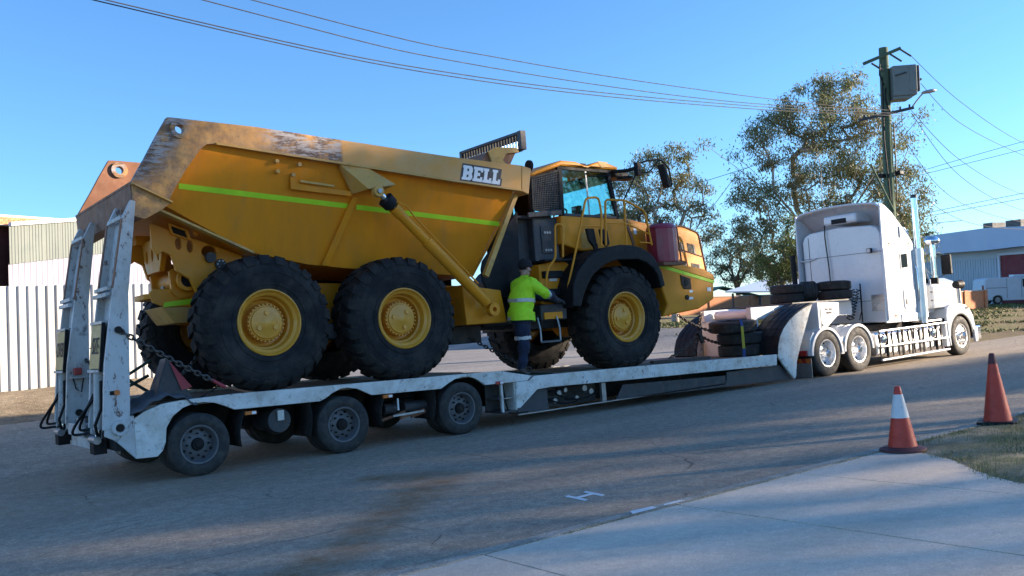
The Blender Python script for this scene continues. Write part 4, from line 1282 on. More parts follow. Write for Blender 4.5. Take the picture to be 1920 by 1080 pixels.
for yy in (CN + 0.02, CF - 0.03):
    MB().prism(win, yy, yy + 0.006).build('side_window', M['cabglass'], cab)
ws = MB()
ws.add([(12.46, CN + 0.07, 3.58), (12.46, CF - 0.07, 3.58), (12.29, CF - 0.07, 4.47), (12.29, CN + 0.07, 4.47)], [(0, 1, 2, 3)])
ws.build('windscreen', M['cabglass'], cab, normals=False)
MB().bar((11.72, CN + 0.012, 3.63), (11.70, CN + 0.012, 4.46), 0.012, 0.03, up=(1, 0, 0)).build('window_bar', M['steel'], cab)
# interior
it = MB()
it.box(11.15, 11.6, DC - 0.3, DC + 0.3, 3.15, 3.55)
it.bar((11.15, DC, 3.5), (11.05, DC, 4.2), 0.5, 0.12, up=(1, 0, 0))
it.build('seat', M['black'], cab, bevel=0.03)
MB().box(12.1, 12.45, CN + 0.1, CF - 0.1, 3.3, 3.68).build('dashboard', M['dark'], cab, bevel=0.03)
MB().tube([(12.0 + 0.06 * math.cos(a_ * 0.5236), DC + 0.2 * math.sin(a_ * 0.5236), 3.80 + 0.12 * math.cos(a_ * 0.5236)) for a_ in range(12)], 0.018, 6, closed=True).build('steering_wheel', M['black'], cab, smooth=60)
MB().bar((12.0, DC, 3.8), (12.2, DC, 3.55), 0.04, 0.04).build('steering_column', M['black'], cab)
MB().box(11.75, 11.85, CN + 0.35, CN + 0.55, 3.62, 3.86).build('display', M['black'], cab, bevel=0.01)
MB().prism([(10.30, 3.65), (11.05, 3.60), (11.05, 4.5), (10.36, 4.34)], DC + 0.3, DC + 0.34).build('rear_panel', M['slate'], cab)
# roof with two humps
roof = MB().prism([(10.34, 4.30), (10.33, 4.37), (11.08, 4.63), (11.45, 4.62), (11.62, 4.57), (11.72, 4.555), (11.84, 4.60), (11.98, 4.645), (12.25, 4.635), (12.52, 4.57), (12.50, 4.51), (11.05, 4.525)], CN - 0.04, CF + 0.04)
rfo = roof.build('roof', M['yellow'], cab, bevel=0.035)
MB().prism([(11.98, 4.655), (12.24, 4.645), (12.14, 4.54), (12.06, 4.54)], CN - 0.046, CN - 0.042).build('roof_groove', M['yellow_worn'], rfo)
MB().box(11.58, 11.70, CN - 0.02, CN + 0.1, 4.575, 4.60).build('roof_lamp', M['black'], rfo)
MB().prism([(12.40, 4.52), (12.85, 4.48), (12.80, 4.36), (12.45, 4.38)], CN + 0.0, CF).build('sun_visor', M['black'], cab, bevel=0.03)
MB().tube([(12.28, CN + 0.0, 4.40), (11.9, CN - 0.01, 4.36), (11.7, CN - 0.01, 4.42)], 0.012, 6).build('wiper_arm', M['black'], cab, smooth=60)
MB().box(11.16, 11.28, CN + 0.06, CN + 0.12, 4.26, 4.33).build('cab_lamp', M['letter'], cab, bevel=0.01)
# mesh guard over the rear side window
mf = MB()
for (a, b_) in (((10.34, 3.70), (11.0, 3.64)), ((11.0, 3.64), (11.02, 4.45)), ((11.02, 4.45), (10.36, 4.28)), ((10.36, 4.28), (10.34, 3.70))):
    mf.bar((a[0], CN - 0.01, a[1]), (b_[0], CN - 0.01, b_[1]), 0.025, 0.025, up=(0, 1, 0))
mfo = mf.build('window_guard', M['black'], cab)
gm_ = MB()
for k in range(16):
    t_ = (k + 0.5) / 16
    gm_.bar((10.34 + 0.66 * t_, CN - 0.008, 3.70 - 0.06 * t_), (10.36 + 0.66 * t_, CN - 0.008, 4.28 + 0.17 * t_), 0.008, 0.012, up=(0, 1, 0))
for k in range(18):
    t_ = (k + 0.5) / 18
    gm_.bar((10.34, CN - 0.01, 3.70 + 0.58 * t_), (11.01, CN - 0.01, 3.64 + 0.81 * t_), 0.008, 0.012, up=(0, 1, 0))
tag(gm_.build('guard_mesh', M['dark'], mfo), kind='stuff')
MB().prism([(10.36, 3.70), (11.02, 3.66), (11.02, 4.46), (10.38, 4.30)], CN + 0.03, CN + 0.036).build('rear_side_window', M['darkglass'], cab)
MB().bar((10.20, CN - 0.02, 3.60), (11.0, CN - 0.02, 3.66), 0.04, 0.09, up=(0, 0, 1)).build('window_shelf', M['dark'], cab, bevel=0.01)
# slate-blue equipment cabinet behind the cab
bc = MB().box(10.42, 11.0, W + 0.72, W + 1.6, 2.62, 3.58).build('equipment_cabinet', M['slate'], dumper, bevel=0.02)
MB().box(10.58, 10.86, W + 0.70, W + 0.718, 2.92, 3.42).build('cabinet_panel', M['dark'], bc, bevel=0.006)
for (zz, nn) in ((3.30, 3), (2.98, 3)):
    for k in range(nn):
        MB().cyl((10.66 + 0.06 * k, W + 0.70, zz), (10.66 + 0.06 * k, W + 0.685, zz), 0.024, None, 10).build('fitting', M['steel'], bc, smooth=40)
MB().box(10.45, 10.53, W + 0.712, W + 0.718, 2.76, 2.80).build('warning_label', M['letter'], bc)
MB().box(10.05, 10.45, W + 0.9, W + 1.7, 2.3, 3.60).build('air_intake', M['dark'], dumper, bevel=0.02)
MB().box(10.1, 10.9, W + 0.75, W + 2.8, 3.56, 3.62).build('cabinet_lid', M['dark'], dumper, bevel=0.01)

# --- steps and panel below the cab
sp = MB().prism([(10.30, 2.70), (10.66, 2.76), (10.92, 2.76), (11.3, 2.5), (10.85, 1.88), (10.30, 2.0)], W + 0.50, W + 0.90).build('step_panel', M['yellow'], dumper, bevel=0.02)
for (z, x0_, x1_) in ((2.52, 10.36, 10.80), (2.20, 10.36, 10.80)):
    MB().box(x0_, x1_, W + 0.42, W + 0.52, z - 0.07, z + 0.06).build('step', M['black'], sp, bevel=0.015)
MB().box(10.52, 10.70, W + 0.492, W + 0.498, 2.40, 2.45).build('warning_label', M['letter'], sp)
MB().box(10.30, 11.0, W + 0.30, W + 0.95, 2.74, 2.78).build('platform', M['black'], dumper, bevel=0.01)
MB().box(10.15, 10.75, W + 0.35, W + 0.9, 1.70, 1.98).build('battery_box', M['dark'], dumper, bevel=0.02)
ls = MB()
for x in (10.02, 10.46):
    ls.tube([(x, W + 0.30, 1.76), (x, W + 0.24, 1.55), (x, W + 0.24, 1.34)], 0.016, 6)
ls.tube([(10.02, W + 0.24, 1.33), (10.46, W + 0.24, 1.33)], 0.022, 6)
ls.build('bottom_step', M['steel'], dumper, smooth=60)
MB().box(10.2, 10.62, W + 0.32, W + 0.36, 1.72, 1.84).build('step_board', M['yellow'], dumper, bevel=0.006)

# --- handrails
HR = W + 0.22


def rail(pts, parent=None, r=0.021, mat='yellow', name='handrail'):
    out = []
    for i, p_ in enumerate(pts):
        p_ = Vector(p_)
        if 0 < i < len(pts) - 1:
            a, c = Vector(pts[i - 1]), Vector(pts[i + 1])
            ra = min(0.09, (p_ - a).length * 0.45, (c - p_).length * 0.45)
            q0, q1 = p_ + (a - p_).normalized() * ra, p_ + (c - p_).normalized() * ra
            for s in range(5):
                t_ = s / 4
                out.append(q0 * (1 - t_) ** 2 + p_ * 2 * t_ * (1 - t_) + q1 * t_ ** 2)
        else:
            out.append(p_)
    return MB().tube(out, r, 8).build(name, M[mat], parent or dumper, smooth=60)


rail([(10.64, HR, 2.80), (10.70, HR, 3.38), (10.52, HR, 3.40), (10.47, HR, 2.78), (10.28, HR, 2.62), (10.19, HR, 2.30)])
rail([(10.78, HR + 0.1, 2.02), (10.70, HR, 2.25), (10.93, HR, 2.84), (11.30, HR, 3.88), (11.62, HR, 3.90), (11.66, HR, 3.60), (11.59, HR, 3.0)])
rail([(11.10, HR, 3.36), (11.64, HR, 3.36)], r=0.017)
rail([(11.71, HR, 3.0), (11.78, HR, 3.86), (12.30, HR, 3.86), (12.80, HR, 3.66), (12.92, HR, 3.0)])
rail([(12.24, HR, 3.0), (12.27, HR, 3.85)])
rail([(11.75, HR, 3.42), (12.28, HR, 3.42), (12.85, HR, 3.22)], r=0.017)
rail([(12.60, HR, 3.06), (12.92, HR, 3.04)], r=0.015)
for s in (1,):
    fy = my(HR)
    rail([(11.71, fy, 3.0), (11.78, fy, 3.86), (12.30, fy, 3.86), (12.80, fy, 3.66), (12.92, fy, 3.0)])
HQ = W + 0.55
rail([(13.92, HQ, 2.55), (13.90, HQ, 3.42), (14.20, HQ, 3.42), (14.66, HQ, 3.28), (14.82, HQ, 2.45)], mat='rust')
rail([(14.10, HQ, 2.55), (14.02, HQ, 3.42)], mat='rust', r=0.018)
rail([(13.93, HQ, 2.98), (14.75, HQ, 2.78)], mat='rust', r=0.016)
rail([(12.95, HQ, 3.5), (13.0, HQ, 3.66), (13.15, HQ, 3.68), (13.25, HQ, 3.50)], mat='black', r=0.016)

# --- front mudguards
fo = [(10.66, 1.92), (10.70, 2.29), (10.82, 2.52), (11.09, 2.765), (11.30, 2.87), (11.53, 2.945), (11.95, 3.0), (12.25, 2.985), (12.47, 2.94), (12.67, 2.85), (12.81, 2.74), (12.97, 2.47), (13.04, 2.20)]
fi = [(12.92, 2.18), (12.86, 2.40), (12.74, 2.55), (12.56, 2.66), (12.36, 2.72), (11.84, 2.72), (11.60, 2.67), (11.39, 2.58), (11.18, 2.44), (11.04, 2.27), (10.92, 2.08), (10.85, 1.90)]
fi2 = [(x + (0.045 if x < 11.2 else (-0.045 if x > 12.7 else 0)), z - 0.05 if 11.2 <= x <= 12.7 else z - 0.03) for x, z in fo][::-1]
for s in (1, -1):
    def yf(a, b_):
        return (W + a, W + b_) if s > 0 else (my(W + b_), my(W + a))
    y0, y1 = yf(0.06, 0.12)
    fm = MB().prism(fo + fi, y0, y1).build('mudguard', M['black'], dumper, bevel=0.02)
    y0, y1 = yf(0.12, 0.95)
    MB().prism(fo + fi2, y0, y1).build('mudguard_top', M['black'], fm)

# --- bonnet and nose
HN, HF = W + 0.74, my(W + 0.74)
bonnet = MB().prism([(12.62, 3.58), (12.85, 3.60), (13.52, 3.49), (14.20, 3.47), (14.70, 3.40), (14.93, 3.30), (15.02, 2.95), (15.06, 2.46), (13.0, 2.55), (12.80, 3.05)], HN, HF).build('bonnet', M['yellow'], dumper, bevel=0.07)
MB().prism([(13.06, 2.72), (13.36, 2.645), (14.90, 2.28), (14.88, 2.40), (14.6, 2.52), (13.1, 2.76)], W + 0.42, my(W + 0.42)).build('bonnet_deck', M['yellow'], dumper, bevel=0.01)
nose = MB().prism([(13.08, 2.72), (13.36, 2.64), (14.90, 2.285), (14.86, 1.89), (14.40, 1.715), (13.30, 1.61), (13.46, 1.83), (13.34, 2.15)], W + 0.44, my(W + 0.44)).build('nose', M['yellow'], dumper, bevel=0.035)
MB().prism([(13.20, 2.685), (14.89, 2.285), (14.89, 2.215), (13.20, 2.605)], W + 0.432, W + 0.437).build('reflective_stripe', M['lime'], nose)
MB().box(14.895, 14.90, W + 0.5, my(W + 0.5), 2.21, 2.27).build('reflective_stripe', M['lime'], nose)
MB().prism([(13.88, 2.42), (14.18, 2.34), (14.18, 2.12), (13.96, 2.13), (13.90, 2.22)], W + 0.425, W + 0.438).build('headlamp_recess', M['black'], nose, bevel=0.008)
MB().cyl((14.04, W + 0.415, 2.26), (14.04, W + 0.426, 2.26), 0.06, None, 16).build('headlamp', M['glass'], nose, smooth=40)
MB().cyl((14.03, W + 0.415, 1.96), (14.03, W + 0.436, 1.96), 0.05, None, 16).build('tow_eye', M['black'], nose, smooth=40)
for (x, z, w_, h_) in ((14.12, 2.08, 0.10, 0.05), (14.08, 1.94, 0.13, 0.05), (14.66, 2.10, 0.12, 0.08)):
    MB().box(x, x + w_, W + 0.432, W + 0.437, z - h_ / 2, z + h_ / 2).build('warning_label', M['letter'], nose)
for (x, z, w_, h_) in ((14.16, 3.14, 0.20, 0.20), (14.50, 3.10, 0.22, 0.20), (14.20, 2.74, 0.24, 0.22), (14.58, 2.68, 0.26, 0.22)):
    MB().prism([(x, z), (x + w_, z - 0.04), (x + w_ + 0.03, z - h_ - 0.04), (x + 0.02, z - h_)], HN - 0.006, HN + 0.006).build('louvre', M['black'], bonnet, bevel=0.004)
    MB().prism([(x + w_ - 0.05, z - 0.03), (x + w_, z - 0.04), (x + w_ + 0.03, z - h_ - 0.04), (x + w_ - 0.02, z - h_ - 0.03)], HN - 0.012, HN - 0.007).build('louvre_edge', M['slate'], bonnet)
MB().box(12.98, 13.06, HN - 0.004, HN, 3.28, 3.42).build('warning_label', M['letter'], bonnet)
MB().bar((12.63, CN - 0.004, 3.57), (12.81, CN - 0.004, 3.05), 0.03, 0.06, up=(1, 0, 0)).build('cab_bonnet_gap', M['rust'], dumper)
# maroon extinguisher cover standing on the mudguard deck
EX, EY = 13.36, W + 0.36
ext = MB()
pf = [(0.30 * math.cos(k * math.pi / 8 + math.pi / 8) * (1 if k % 2 else 1), 0.30 * math.sin(k * math.pi / 8 + math.pi / 8)) for k in range(16)]
ext.prism([(EX + x, EY + y) for x, y in pf], 2.66, 3.34, plane='XY')
eo = ext.build('extinguisher_cover', M['maroon'], dumper, bevel=0.02)
cp_ = MB()
cp_.lathe([(3.34, 0.30), (3.38, 0.285), (3.43, 0.22), (3.45, 0.0005)], 16, axis='Z', o=(EX, EY, 0))
cp_.build('cover_top', M['maroon'], eo, smooth=30)
MB().box(EX - 0.04, EX + 0.04, EY - 0.02, EY + 0.02, 3.44, 3.52).build('cover_valve', M['black'], eo)
MB().box(EX - 0.31, EX + 0.31, EY - 0.30, EY + 0.31, 2.60, 2.66).build('cover_base', M['rust'], eo)
# mirrors
rail([(12.40, CN, 4.48), (12.55, W + 0.35, 4.46), (12.68, W + 0.25, 4.50)], mat='black', r=0.035, name='mirror_arm')
ma = MB().box(12.64, 12.74, W + 0.16, W + 0.26, 4.34, 4.60).build('mirror_pivot', M['black'], dumper, bevel=0.01)
rail([(12.70, W + 0.2, 4.58), (12.95, W + 0.12, 4.64), (13.22, W + 0.08, 4.66), (13.42, W + 0.08, 4.50), (13.47, W + 0.08, 4.16), (13.38, W + 0.08, 4.12)], ma, mat='black', r=0.016, name='mirror_loop')
rail([(12.70, W + 0.2, 4.40), (12.92, W + 0.14, 4.40), (13.15, W + 0.08, 4.64)], ma, mat='black', r=0.014, name='mirror_loop')
MB().prism([(13.20, 4.56), (13.27, 4.58), (13.40, 4.20), (13.36, 4.10), (13.31, 4.14)], W + 0.03, W + 0.19).build('mirror_head', M['black'], ma, bevel=0.02)
rail([(12.62, W + 0.22, 4.34), (12.26, W + 0.22, 3.86)], mat='black', r=0.014, name='mirror_stay')
MB().lathe([(-0.08, 0.02), (-0.05, 0.16), (0.0, 0.17), (0.0, 0.0005)], 20, axis='Z', o=(12.62, W + 0.5, 4.36)).build('round_mirror', M['black'], dumper, smooth=40)
# folded black seat-back shaped service hatches on the cab side
for (x, z) in ((11.33, 3.33), (11.66, 3.32)):
    MB().prism([(x, z), (x + 0.20, z + 0.0), (x + 0.24, z - 0.28), (x + 0.16, z - 0.34), (x + 0.05, z - 0.22)], W + 0.30, W + 0.36).build('step_mirror', M['black'], dumper, bevel=0.02)
MB().bar((11.56, W + 0.33, 3.05), (11.56, W + 0.33, 2.95), 0.05, 0.05).build('step_mirror_mount', M['black'], dumper)
MB().tube([(11.50, W + 0.33, 3.04), (11.56, W + 0.33, 2.84)], 0.03, 8).build('step_mirror_mount', M['black'], dumper, smooth=60)


# ------------------------------------------------------------------ prime mover
TY0, TY1 = W, W + 2.55
TC = (TY0 + TY1) / 2
truck = thing('prime_mover', (21.0, TC, 0), 'white prime mover with tall sleeper cab and polished tanks pulling the low loader', 'truck')


def tm(y):
    return 2 * TC - y


t, r, hb, hl = road_wheel(0.515, 0.28, 0.30, dish=0.17, nuts=10, tread=5, hub_out=0.10, holes=True)
DRIVE = (as_mesh(t, 'drive_tyre', M['road_tyre']), as_mesh(r, 'drive_rim', M['polished']), as_mesh(hb, 'drive_hub', M['chrome']), as_mesh(hl, 'drive_hole', M['grime']))
t, r, hb, hl = road_wheel(0.515, 0.30, 0.30, dish=0.035, nuts=10, tread=5, hub_out=0.03, holes=True)
STEER = (as_mesh(t, 'steer_tyre', M['road_tyre']), as_mesh(r, 'steer_rim', M['polished']), as_mesh(hb, 'steer_hub', M['chrome']), as_mesh(hl, 'steer_hole', M['grime']))
for x in (18.03, 19.28):
    for (yy, fl) in ((W + 0.14, False), (W + 0.46, True), (tm(W + 0.46), False), (tm(W + 0.14), True)):
        wheel_set(truck, (x, yy, 0.515), DRIVE, flip=fl)
    MB().cyl((x, W + 0.3, 0.515), (x, tm(W + 0.3), 0.515), 0.10, None, 16).build('axle', M['grime'], truck, smooth=40)
    MB().lathe([(-0.25, 0.1), (-0.15, 0.22), (0.15, 0.22), (0.25, 0.1)], 20, o=(x, TC, 0.515)).build('differential', M['grime'], truck, smooth=40)
for (yy, fl) in ((W + 0.17, False), (tm(W + 0.17), True)):
    wheel_set(truck, (24.10, yy, 0.515), STEER, flip=fl)
MB().cyl((24.10, W + 0.3, 0.45), (24.10, tm(W + 0.3), 0.45), 0.07, None, 12).build('axle', M['grime'], truck, smooth=40)
for yy in (TC - 0.45, TC + 0.37):
    MB().box(17.4, 25.0, yy, yy + 0.08, 0.72, 1.02).build('frame_rail', M['grime'], truck)
MB().box(17.5, 19.8, W + 0.62, tm(W + 0.62), 1.0, 1.06).build('deck_plate', M['grime'], truck)
MB().prism([(18.0, 1.06), (19.3, 1.06), (19.2, 1.28), (18.2, 1.26)], TC - 0.45, TC + 0.45).build('turntable', M['grime'], truck, bevel=0.03)
MB().box(19.7, 22.0, W + 0.45, tm(W + 0.45), 0.62, 1.02).build('gearbox', M['grime'], truck, bevel=0.03)

# mudguards over the drive wheels
def ring(cx, cz, r0, r1, a0, a1, n=18):
    o = [(cx + r1 * math.cos(a0 + (a1 - a0) * k / n), cz + r1 * math.sin(a0 + (a1 - a0) * k / n)) for k in range(n + 1)]
    i = [(cx + r0 * math.cos(a0 + (a1 - a0) * k / n), cz + r0 * math.sin(a0 + (a1 - a0) * k / n)) for k in range(n + 1)]
    return o + i[::-1]


for x in (18.03, 19.28):
    for s in (1, -1):
        y = (lambda d: W + d) if s > 0 else (lambda d: tm(W + d))
        gd = MB().prism(ring(x, 0.50, 0.555, 0.585, rad(2), rad(178)), min(y(0.02), y(0.62)), max(y(0.02), y(0.62))).build('mudguard', M['cab_white'], truck, smooth=30)
        MB().prism(ring(x, 0.50, 0.545, 0.605, rad(0), rad(180)), min(y(-0.01), y(0.02)), max(y(-0.01), y(0.02))).build('mudguard_lip', M['cab_white'], gd, smooth=30)
        for k in range(2):
            yy = y(0.22 + 0.2 * k)
            MB().prism(ring(x, 0.50, 0.583, 0.595, rad(4), rad(176)), yy - 0.008, yy + 0.008).build('rib', M['cab_white'], gd, smooth=30)
for s in (1, -1):
    y = (lambda d: W + d) if s > 0 else (lambda d: tm(W + d))
    MB().prism([(18.48, 0.84), (18.83, 0.84), (18.76, 0.70), (18.72, 0.45), (18.60, 0.45), (18.56, 0.68)], min(y(0.03), y(0.60)), max(y(0.03), y(0.60))).build('mudguard_bridge', M['cab_white'], truck, bevel=0.01)
    MB().box(18.62, 18.68, min(y(-0.005), y(0.03)), max(y(-0.005), y(0.03)), 0.66, 0.72).build('bracket', M['black'], truck)
    # rear quarter guard, lamps, flap
    MB().prism([(17.42, 0.50), (17.46, 0.86), (17.60, 1.02), (17.66, 0.96), (17.50, 0.80), (17.47, 0.50)], min(y(0.04), y(0.62)), max(y(0.04), y(0.62))).build('quarter_guard', M['cab_white'], truck, bevel=0.008)
    fl = MB().box(17.42, 17.435, min(y(0.03), y(0.66)), max(y(0.03), y(0.66)), 0.03, 0.44).build('mudflap', M['steel'], truck)
    tl = MB().box(17.36, 17.42, min(y(0.10), y(0.60)), max(y(0.10), y(0.60)), 0.50, 0.62).build('tail_lamp', M['red_lamp'], truck, bevel=0.008)
    MB().box(17.352, 17.36, min(y(0.34), y(0.48)), max(y(0.34), y(0.48)), 0.52, 0.60).build('indicator', M['amber'], tl)
    for k in range(6):
        a = 0.04 + 0.10 * k
        b_ = a + 0.10
        MB().add([(17.415, y(a), 0.34), (17.415, y(b_), 0.34), (17.415, y(b_ + 0.05 if k < 5 else b_), 0.44), (17.415, y(a + 0.05 if k else a), 0.44)], [(0, 1, 2, 3)]).build('chevron', M['red_lamp'] if k % 2 else M['amber'], fl, normals=False)

# sleeper box and its roof fairing
SX = 20.86
sl_ = MB().prism([(W + 0.16, 1.06), (W + 0.16, 3.25), (W + 0.24, 3.40), (W + 0.40, 3.47), (W + 1.3, 3.53), (tm(W + 0.40), 3.47), (tm(W + 0.24), 3.40), (tm(W + 0.16), 3.25), (tm(W + 0.16), 1.06)], SX, 22.2, plane='YZ')
cabin = sl_.build('sleeper_cab', M['cab_white'], truck, smooth=30, bevel=0.03)
fin = [(20.62, 1.04), (20.70, 2.2), (20.77, 3.97), (20.86, 3.97), (21.05, 3.89), (21.28, 3.75), (21.70, 3.40), (22.05, 3.08), (22.22, 2.86), (22.22, 1.01)]
for (y0, y1) in ((W + 0.05, W + 0.09), (tm(W + 0.09), tm(W + 0.05))):
    MB().prism(fin, y0, y1).build('side_fairing', M['cab_white'], cabin, bevel=0.015)
roofp = [(20.77, 3.985), (20.95, 3.965), (21.10, 3.89), (21.30, 3.76), (21.72, 3.41), (22.07, 3.09), (22.25, 2.90)]
ru = MB()
ny = 14
def ry(k):
    return W + 0.05 + (TY1 - TY0 - 0.10) * k / ny
def crown(k):
    u = abs(2 * k / ny - 1)
    return 0.10 * (1 - u ** 2) - 0.10 * max(0, (u - 0.86) / 0.14) ** 2
ru.grid(list(range(ny + 1)), list(range(len(roofp))), lambda k, i: (roofp[i][0], ry(k), roofp[i][1] + crown(k) - 0.02))
rfo = ru.build('roof_fairing', M['cab_white'], cabin, smooth=40)
sd = rfo.modifiers.new('solid', 'SOLIDIFY')
sd.thickness = 0.04
sd.offset = 0
# seams, door, window and lockers on the near side
MB().prism([(21.50, 2.36), (21.78, 2.38), (21.78, 2.72), (21.50, 2.70)], W + 0.035, W + 0.049).build('sleeper_window', M['darkglass'], cabin, bevel=0.004)
MB().prism([(21.47, 2.33), (21.81, 2.35), (21.81, 2.75), (21.47, 2.73)], W + 0.042, W + 0.0495, [[(21.50, 2.36), (21.78, 2.38), (21.78, 2.72), (21.50, 2.70)]]).build('window_frame', M['cab_white'], cabin)
hx = MB().prism([(21.52, 1.34), (21.96, 1.34), (22.0, 1.40), (22.0, 1.78), (21.95, 1.84), (21.53, 1.84), (21.48, 1.78), (21.48, 1.40)], W + 0.036, W + 0.0495).build('locker_door', M['cab_white'], cabin, bevel=0.008)
MB().box(21.54, 21.60, W + 0.028, W + 0.036, 1.46, 1.58).build('locker_handle', M['black'], hx)
MB().box(21.52, 21.58, W + 0.02, W + 0.049, 3.12, 3.40).build('vent', M['cab_white'], cabin, bevel=0.01)
for z in (2.86, 3.38):
    MB().box(20.80, 22.1 if z < 3 else 21.6, W + 0.045, W + 0.0495, z, z + 0.012).build('panel_seam', M['slate'], cabin)
for xx in (21.18, 21.44, 22.06):
    MB().box(xx, xx + 0.010, W + 0.046, W + 0.0495, 1.06, 2.85).build('panel_seam', M['slate'], cabin)
for (xx, zz) in ((21.0, 1.18), (21.0, 2.95), (21.9, 2.95)):
    MB().box(xx, xx + 0.10, W + 0.035, W + 0.0495, zz, zz + 0.04).build('marker_lamp', M['amber'], cabin, bevel=0.006)
MB().tube([(22.12, W + 0.02, 1.5), (22.12, W + 0.0, 1.6), (22.12, W + 0.0, 2.3), (22.12, W + 0.03, 2.4)], 0.016, 7).build('grab_handle', M['chrome'], cabin, smooth=60)
MB().box(21.30, 22.2, W + 0.03, W + 0.0495, 1.03, 1.22).build('kick_plate', M['polished'], cabin, bevel=0.006)
MB().tube([(SX - 0.01, W + 0.9 + 0.2 * k / 20, 2.78 + 0.012 * math.sin(k)) for k in range(2)], 0.006, 5).v
for z in (1.60, 2.80):
    MB().box(SX - 0.006, SX + 0.01, W + 0.18, tm(W + 0.18), z, z + 0.012).build('panel_seam', M['slate'], cabin)
for yy in (tm(W + 0.36),):
    MB().box(SX - 0.006, SX + 0.01, yy, yy + 0.014, 1.2, 3.36).build('panel_seam', M['slate'], cabin)
MB().tube([(SX - 0.04, tm(W + 0.02), 2.76), (SX - 0.04, tm(W + 0.34), 2.76), (SX - 0.04, tm(W + 0.55), 2.80)], 0.02, 7).build('grab_rail', M['cab_white'], cabin, smooth=60)
MB().box(SX - 0.012, SX, W + 0.20, W + 0.55, 1.35, 1.75).build('steel_patch', M['polished'], cabin, bevel=0.004)
wl_ = MB().box(20.72, 20.80, W + 0.36, W + 0.50, 2.78, 2.90).build('work_lamp', M['black'], cabin, bevel=0.015)
MB().box(20.712, 20.72, W + 0.375, W + 0.485, 2.795, 2.885).build('lamp_lens', M['steel'], wl_)
MB().tube([(20.76, W + 0.36, 2.82), (20.74, W + 0.1, 2.80)], 0.012, 6).build('lamp_arm', M['steel'], wl_, smooth=60)
ac = MB().box(20.78, 21.5, W + 0.72, W + 1.66, 3.60, 3.84).build('air_conditioner', M['cab_white'], truck, bevel=0.06)
MB().box(20.772, 20.79, W + 1.0, W + 1.42, 3.62, 3.74).build('condenser_grille', M['black'], ac)
MB().tube([(20.80, W + 1.64, 3.62), (20.80, W + 1.66, 3.3), (20.80, W + 1.62, 2.6), (20.79, W + 1.60, 2.05), (20.70, W + 1.6, 1.9)], 0.016, 6).build('drain_hose', M['black'], ac, smooth=60)
MB().bar((20.70, W + 0.03, 1.10), (20.72, W + 0.03, 2.85), 0.03, 0.05, up=(1, 0, 0)).build('corner_strip', M['cab_white'], cabin)
MB().cyl((20.65, tm(W - 0.02), 1.35), (20.65, tm(W - 0.02), 2.95), 0.07, None, 14).build('far_stack', M['black'], truck, smooth=40)
# coiled air lines behind the cab
for (yy, a0, ph) in ((W + 0.86, 0.045, 0), (W + 0.74, 0.04, 2)):
    co = MB()
    pts = [(20.62 - 0.05 * k / 90 + a0 * math.cos(k * 0.7 + ph), yy + 0.20 * k / 90 + a0 * math.sin(k * 0.7 + ph), 1.92 - 0.75 * k / 90) for k in range(91)]
    co.tube(pts, 0.012, 5)
    co.build('coiled_air_line', M['black'], truck, smooth=60)
MB().tube([(20.66, W + 0.72, 1.1), (20.66, W + 0.70, 2.05)], 0.018, 7).build('line_post', M['black'], truck, smooth=60)
MB().tube([(20.66, W + 0.70, 1.95), (20.60, W + 0.66, 1.6), (20.52, W + 0.62, 1.4), (20.5, W + 0.7, 1.15)], 0.014, 6).build('air_line', M['black'], truck, smooth=60)

# day cab
dc = MB().prism([(22.2, 1.05), (22.2, 2.78), (22.45, 2.84), (23.0, 2.72), (23.30, 2.02), (23.38, 1.2)], W + 0.30, tm(W + 0.30)).build('day_cab', M['cab_white'], truck, bevel=0.04)
MB().prism([(22.42, 1.95), (23.18, 1.95), (22.95, 2.58), (22.42, 2.62)], W + 0.286, W + 0.299).build('door_window', M['darkglass'], dc, bevel=0.004)
ws = MB().add([(23.33, W + 0.42, 2.04), (23.33, tm(W + 0.42), 2.04), (23.04, tm(W + 0.42), 2.68), (23.04, W + 0.42, 2.68)], [(0, 1, 2, 3)])
ws.build('windscreen', M['darkglass'], dc, normals=False)
MB().box(22.40, 22.43, W + 0.27, W + 0.299, 1.2, 2.66).build('door_pillar', M['cab_white'], dc)
MB().cyl((22.45, W + 0.75, 2.84), (22.45, W + 0.75, 2.95), 0.05, 0.03, 12).build('roof_horn', M['chrome'], dc, smooth=40)
hood = MB().prism([(W + 0.55, 0.95), (W + 0.50, 1.75), (W + 0.62, 1.98), (W + 0.85, 2.08), (tm(W + 0.85), 2.08), (tm(W + 0.62), 1.98), (tm(W + 0.50), 1.75), (tm(W + 0.55), 0.95)], 23.3, 25.15, plane='YZ').build('hood', M['cab_white'], truck, bevel=0.09)
MB().box(25.13, 25.18, W + 0.7, tm(W + 0.7), 0.75, 1.9).build('grille', M['chrome'], truck, bevel=0.02)
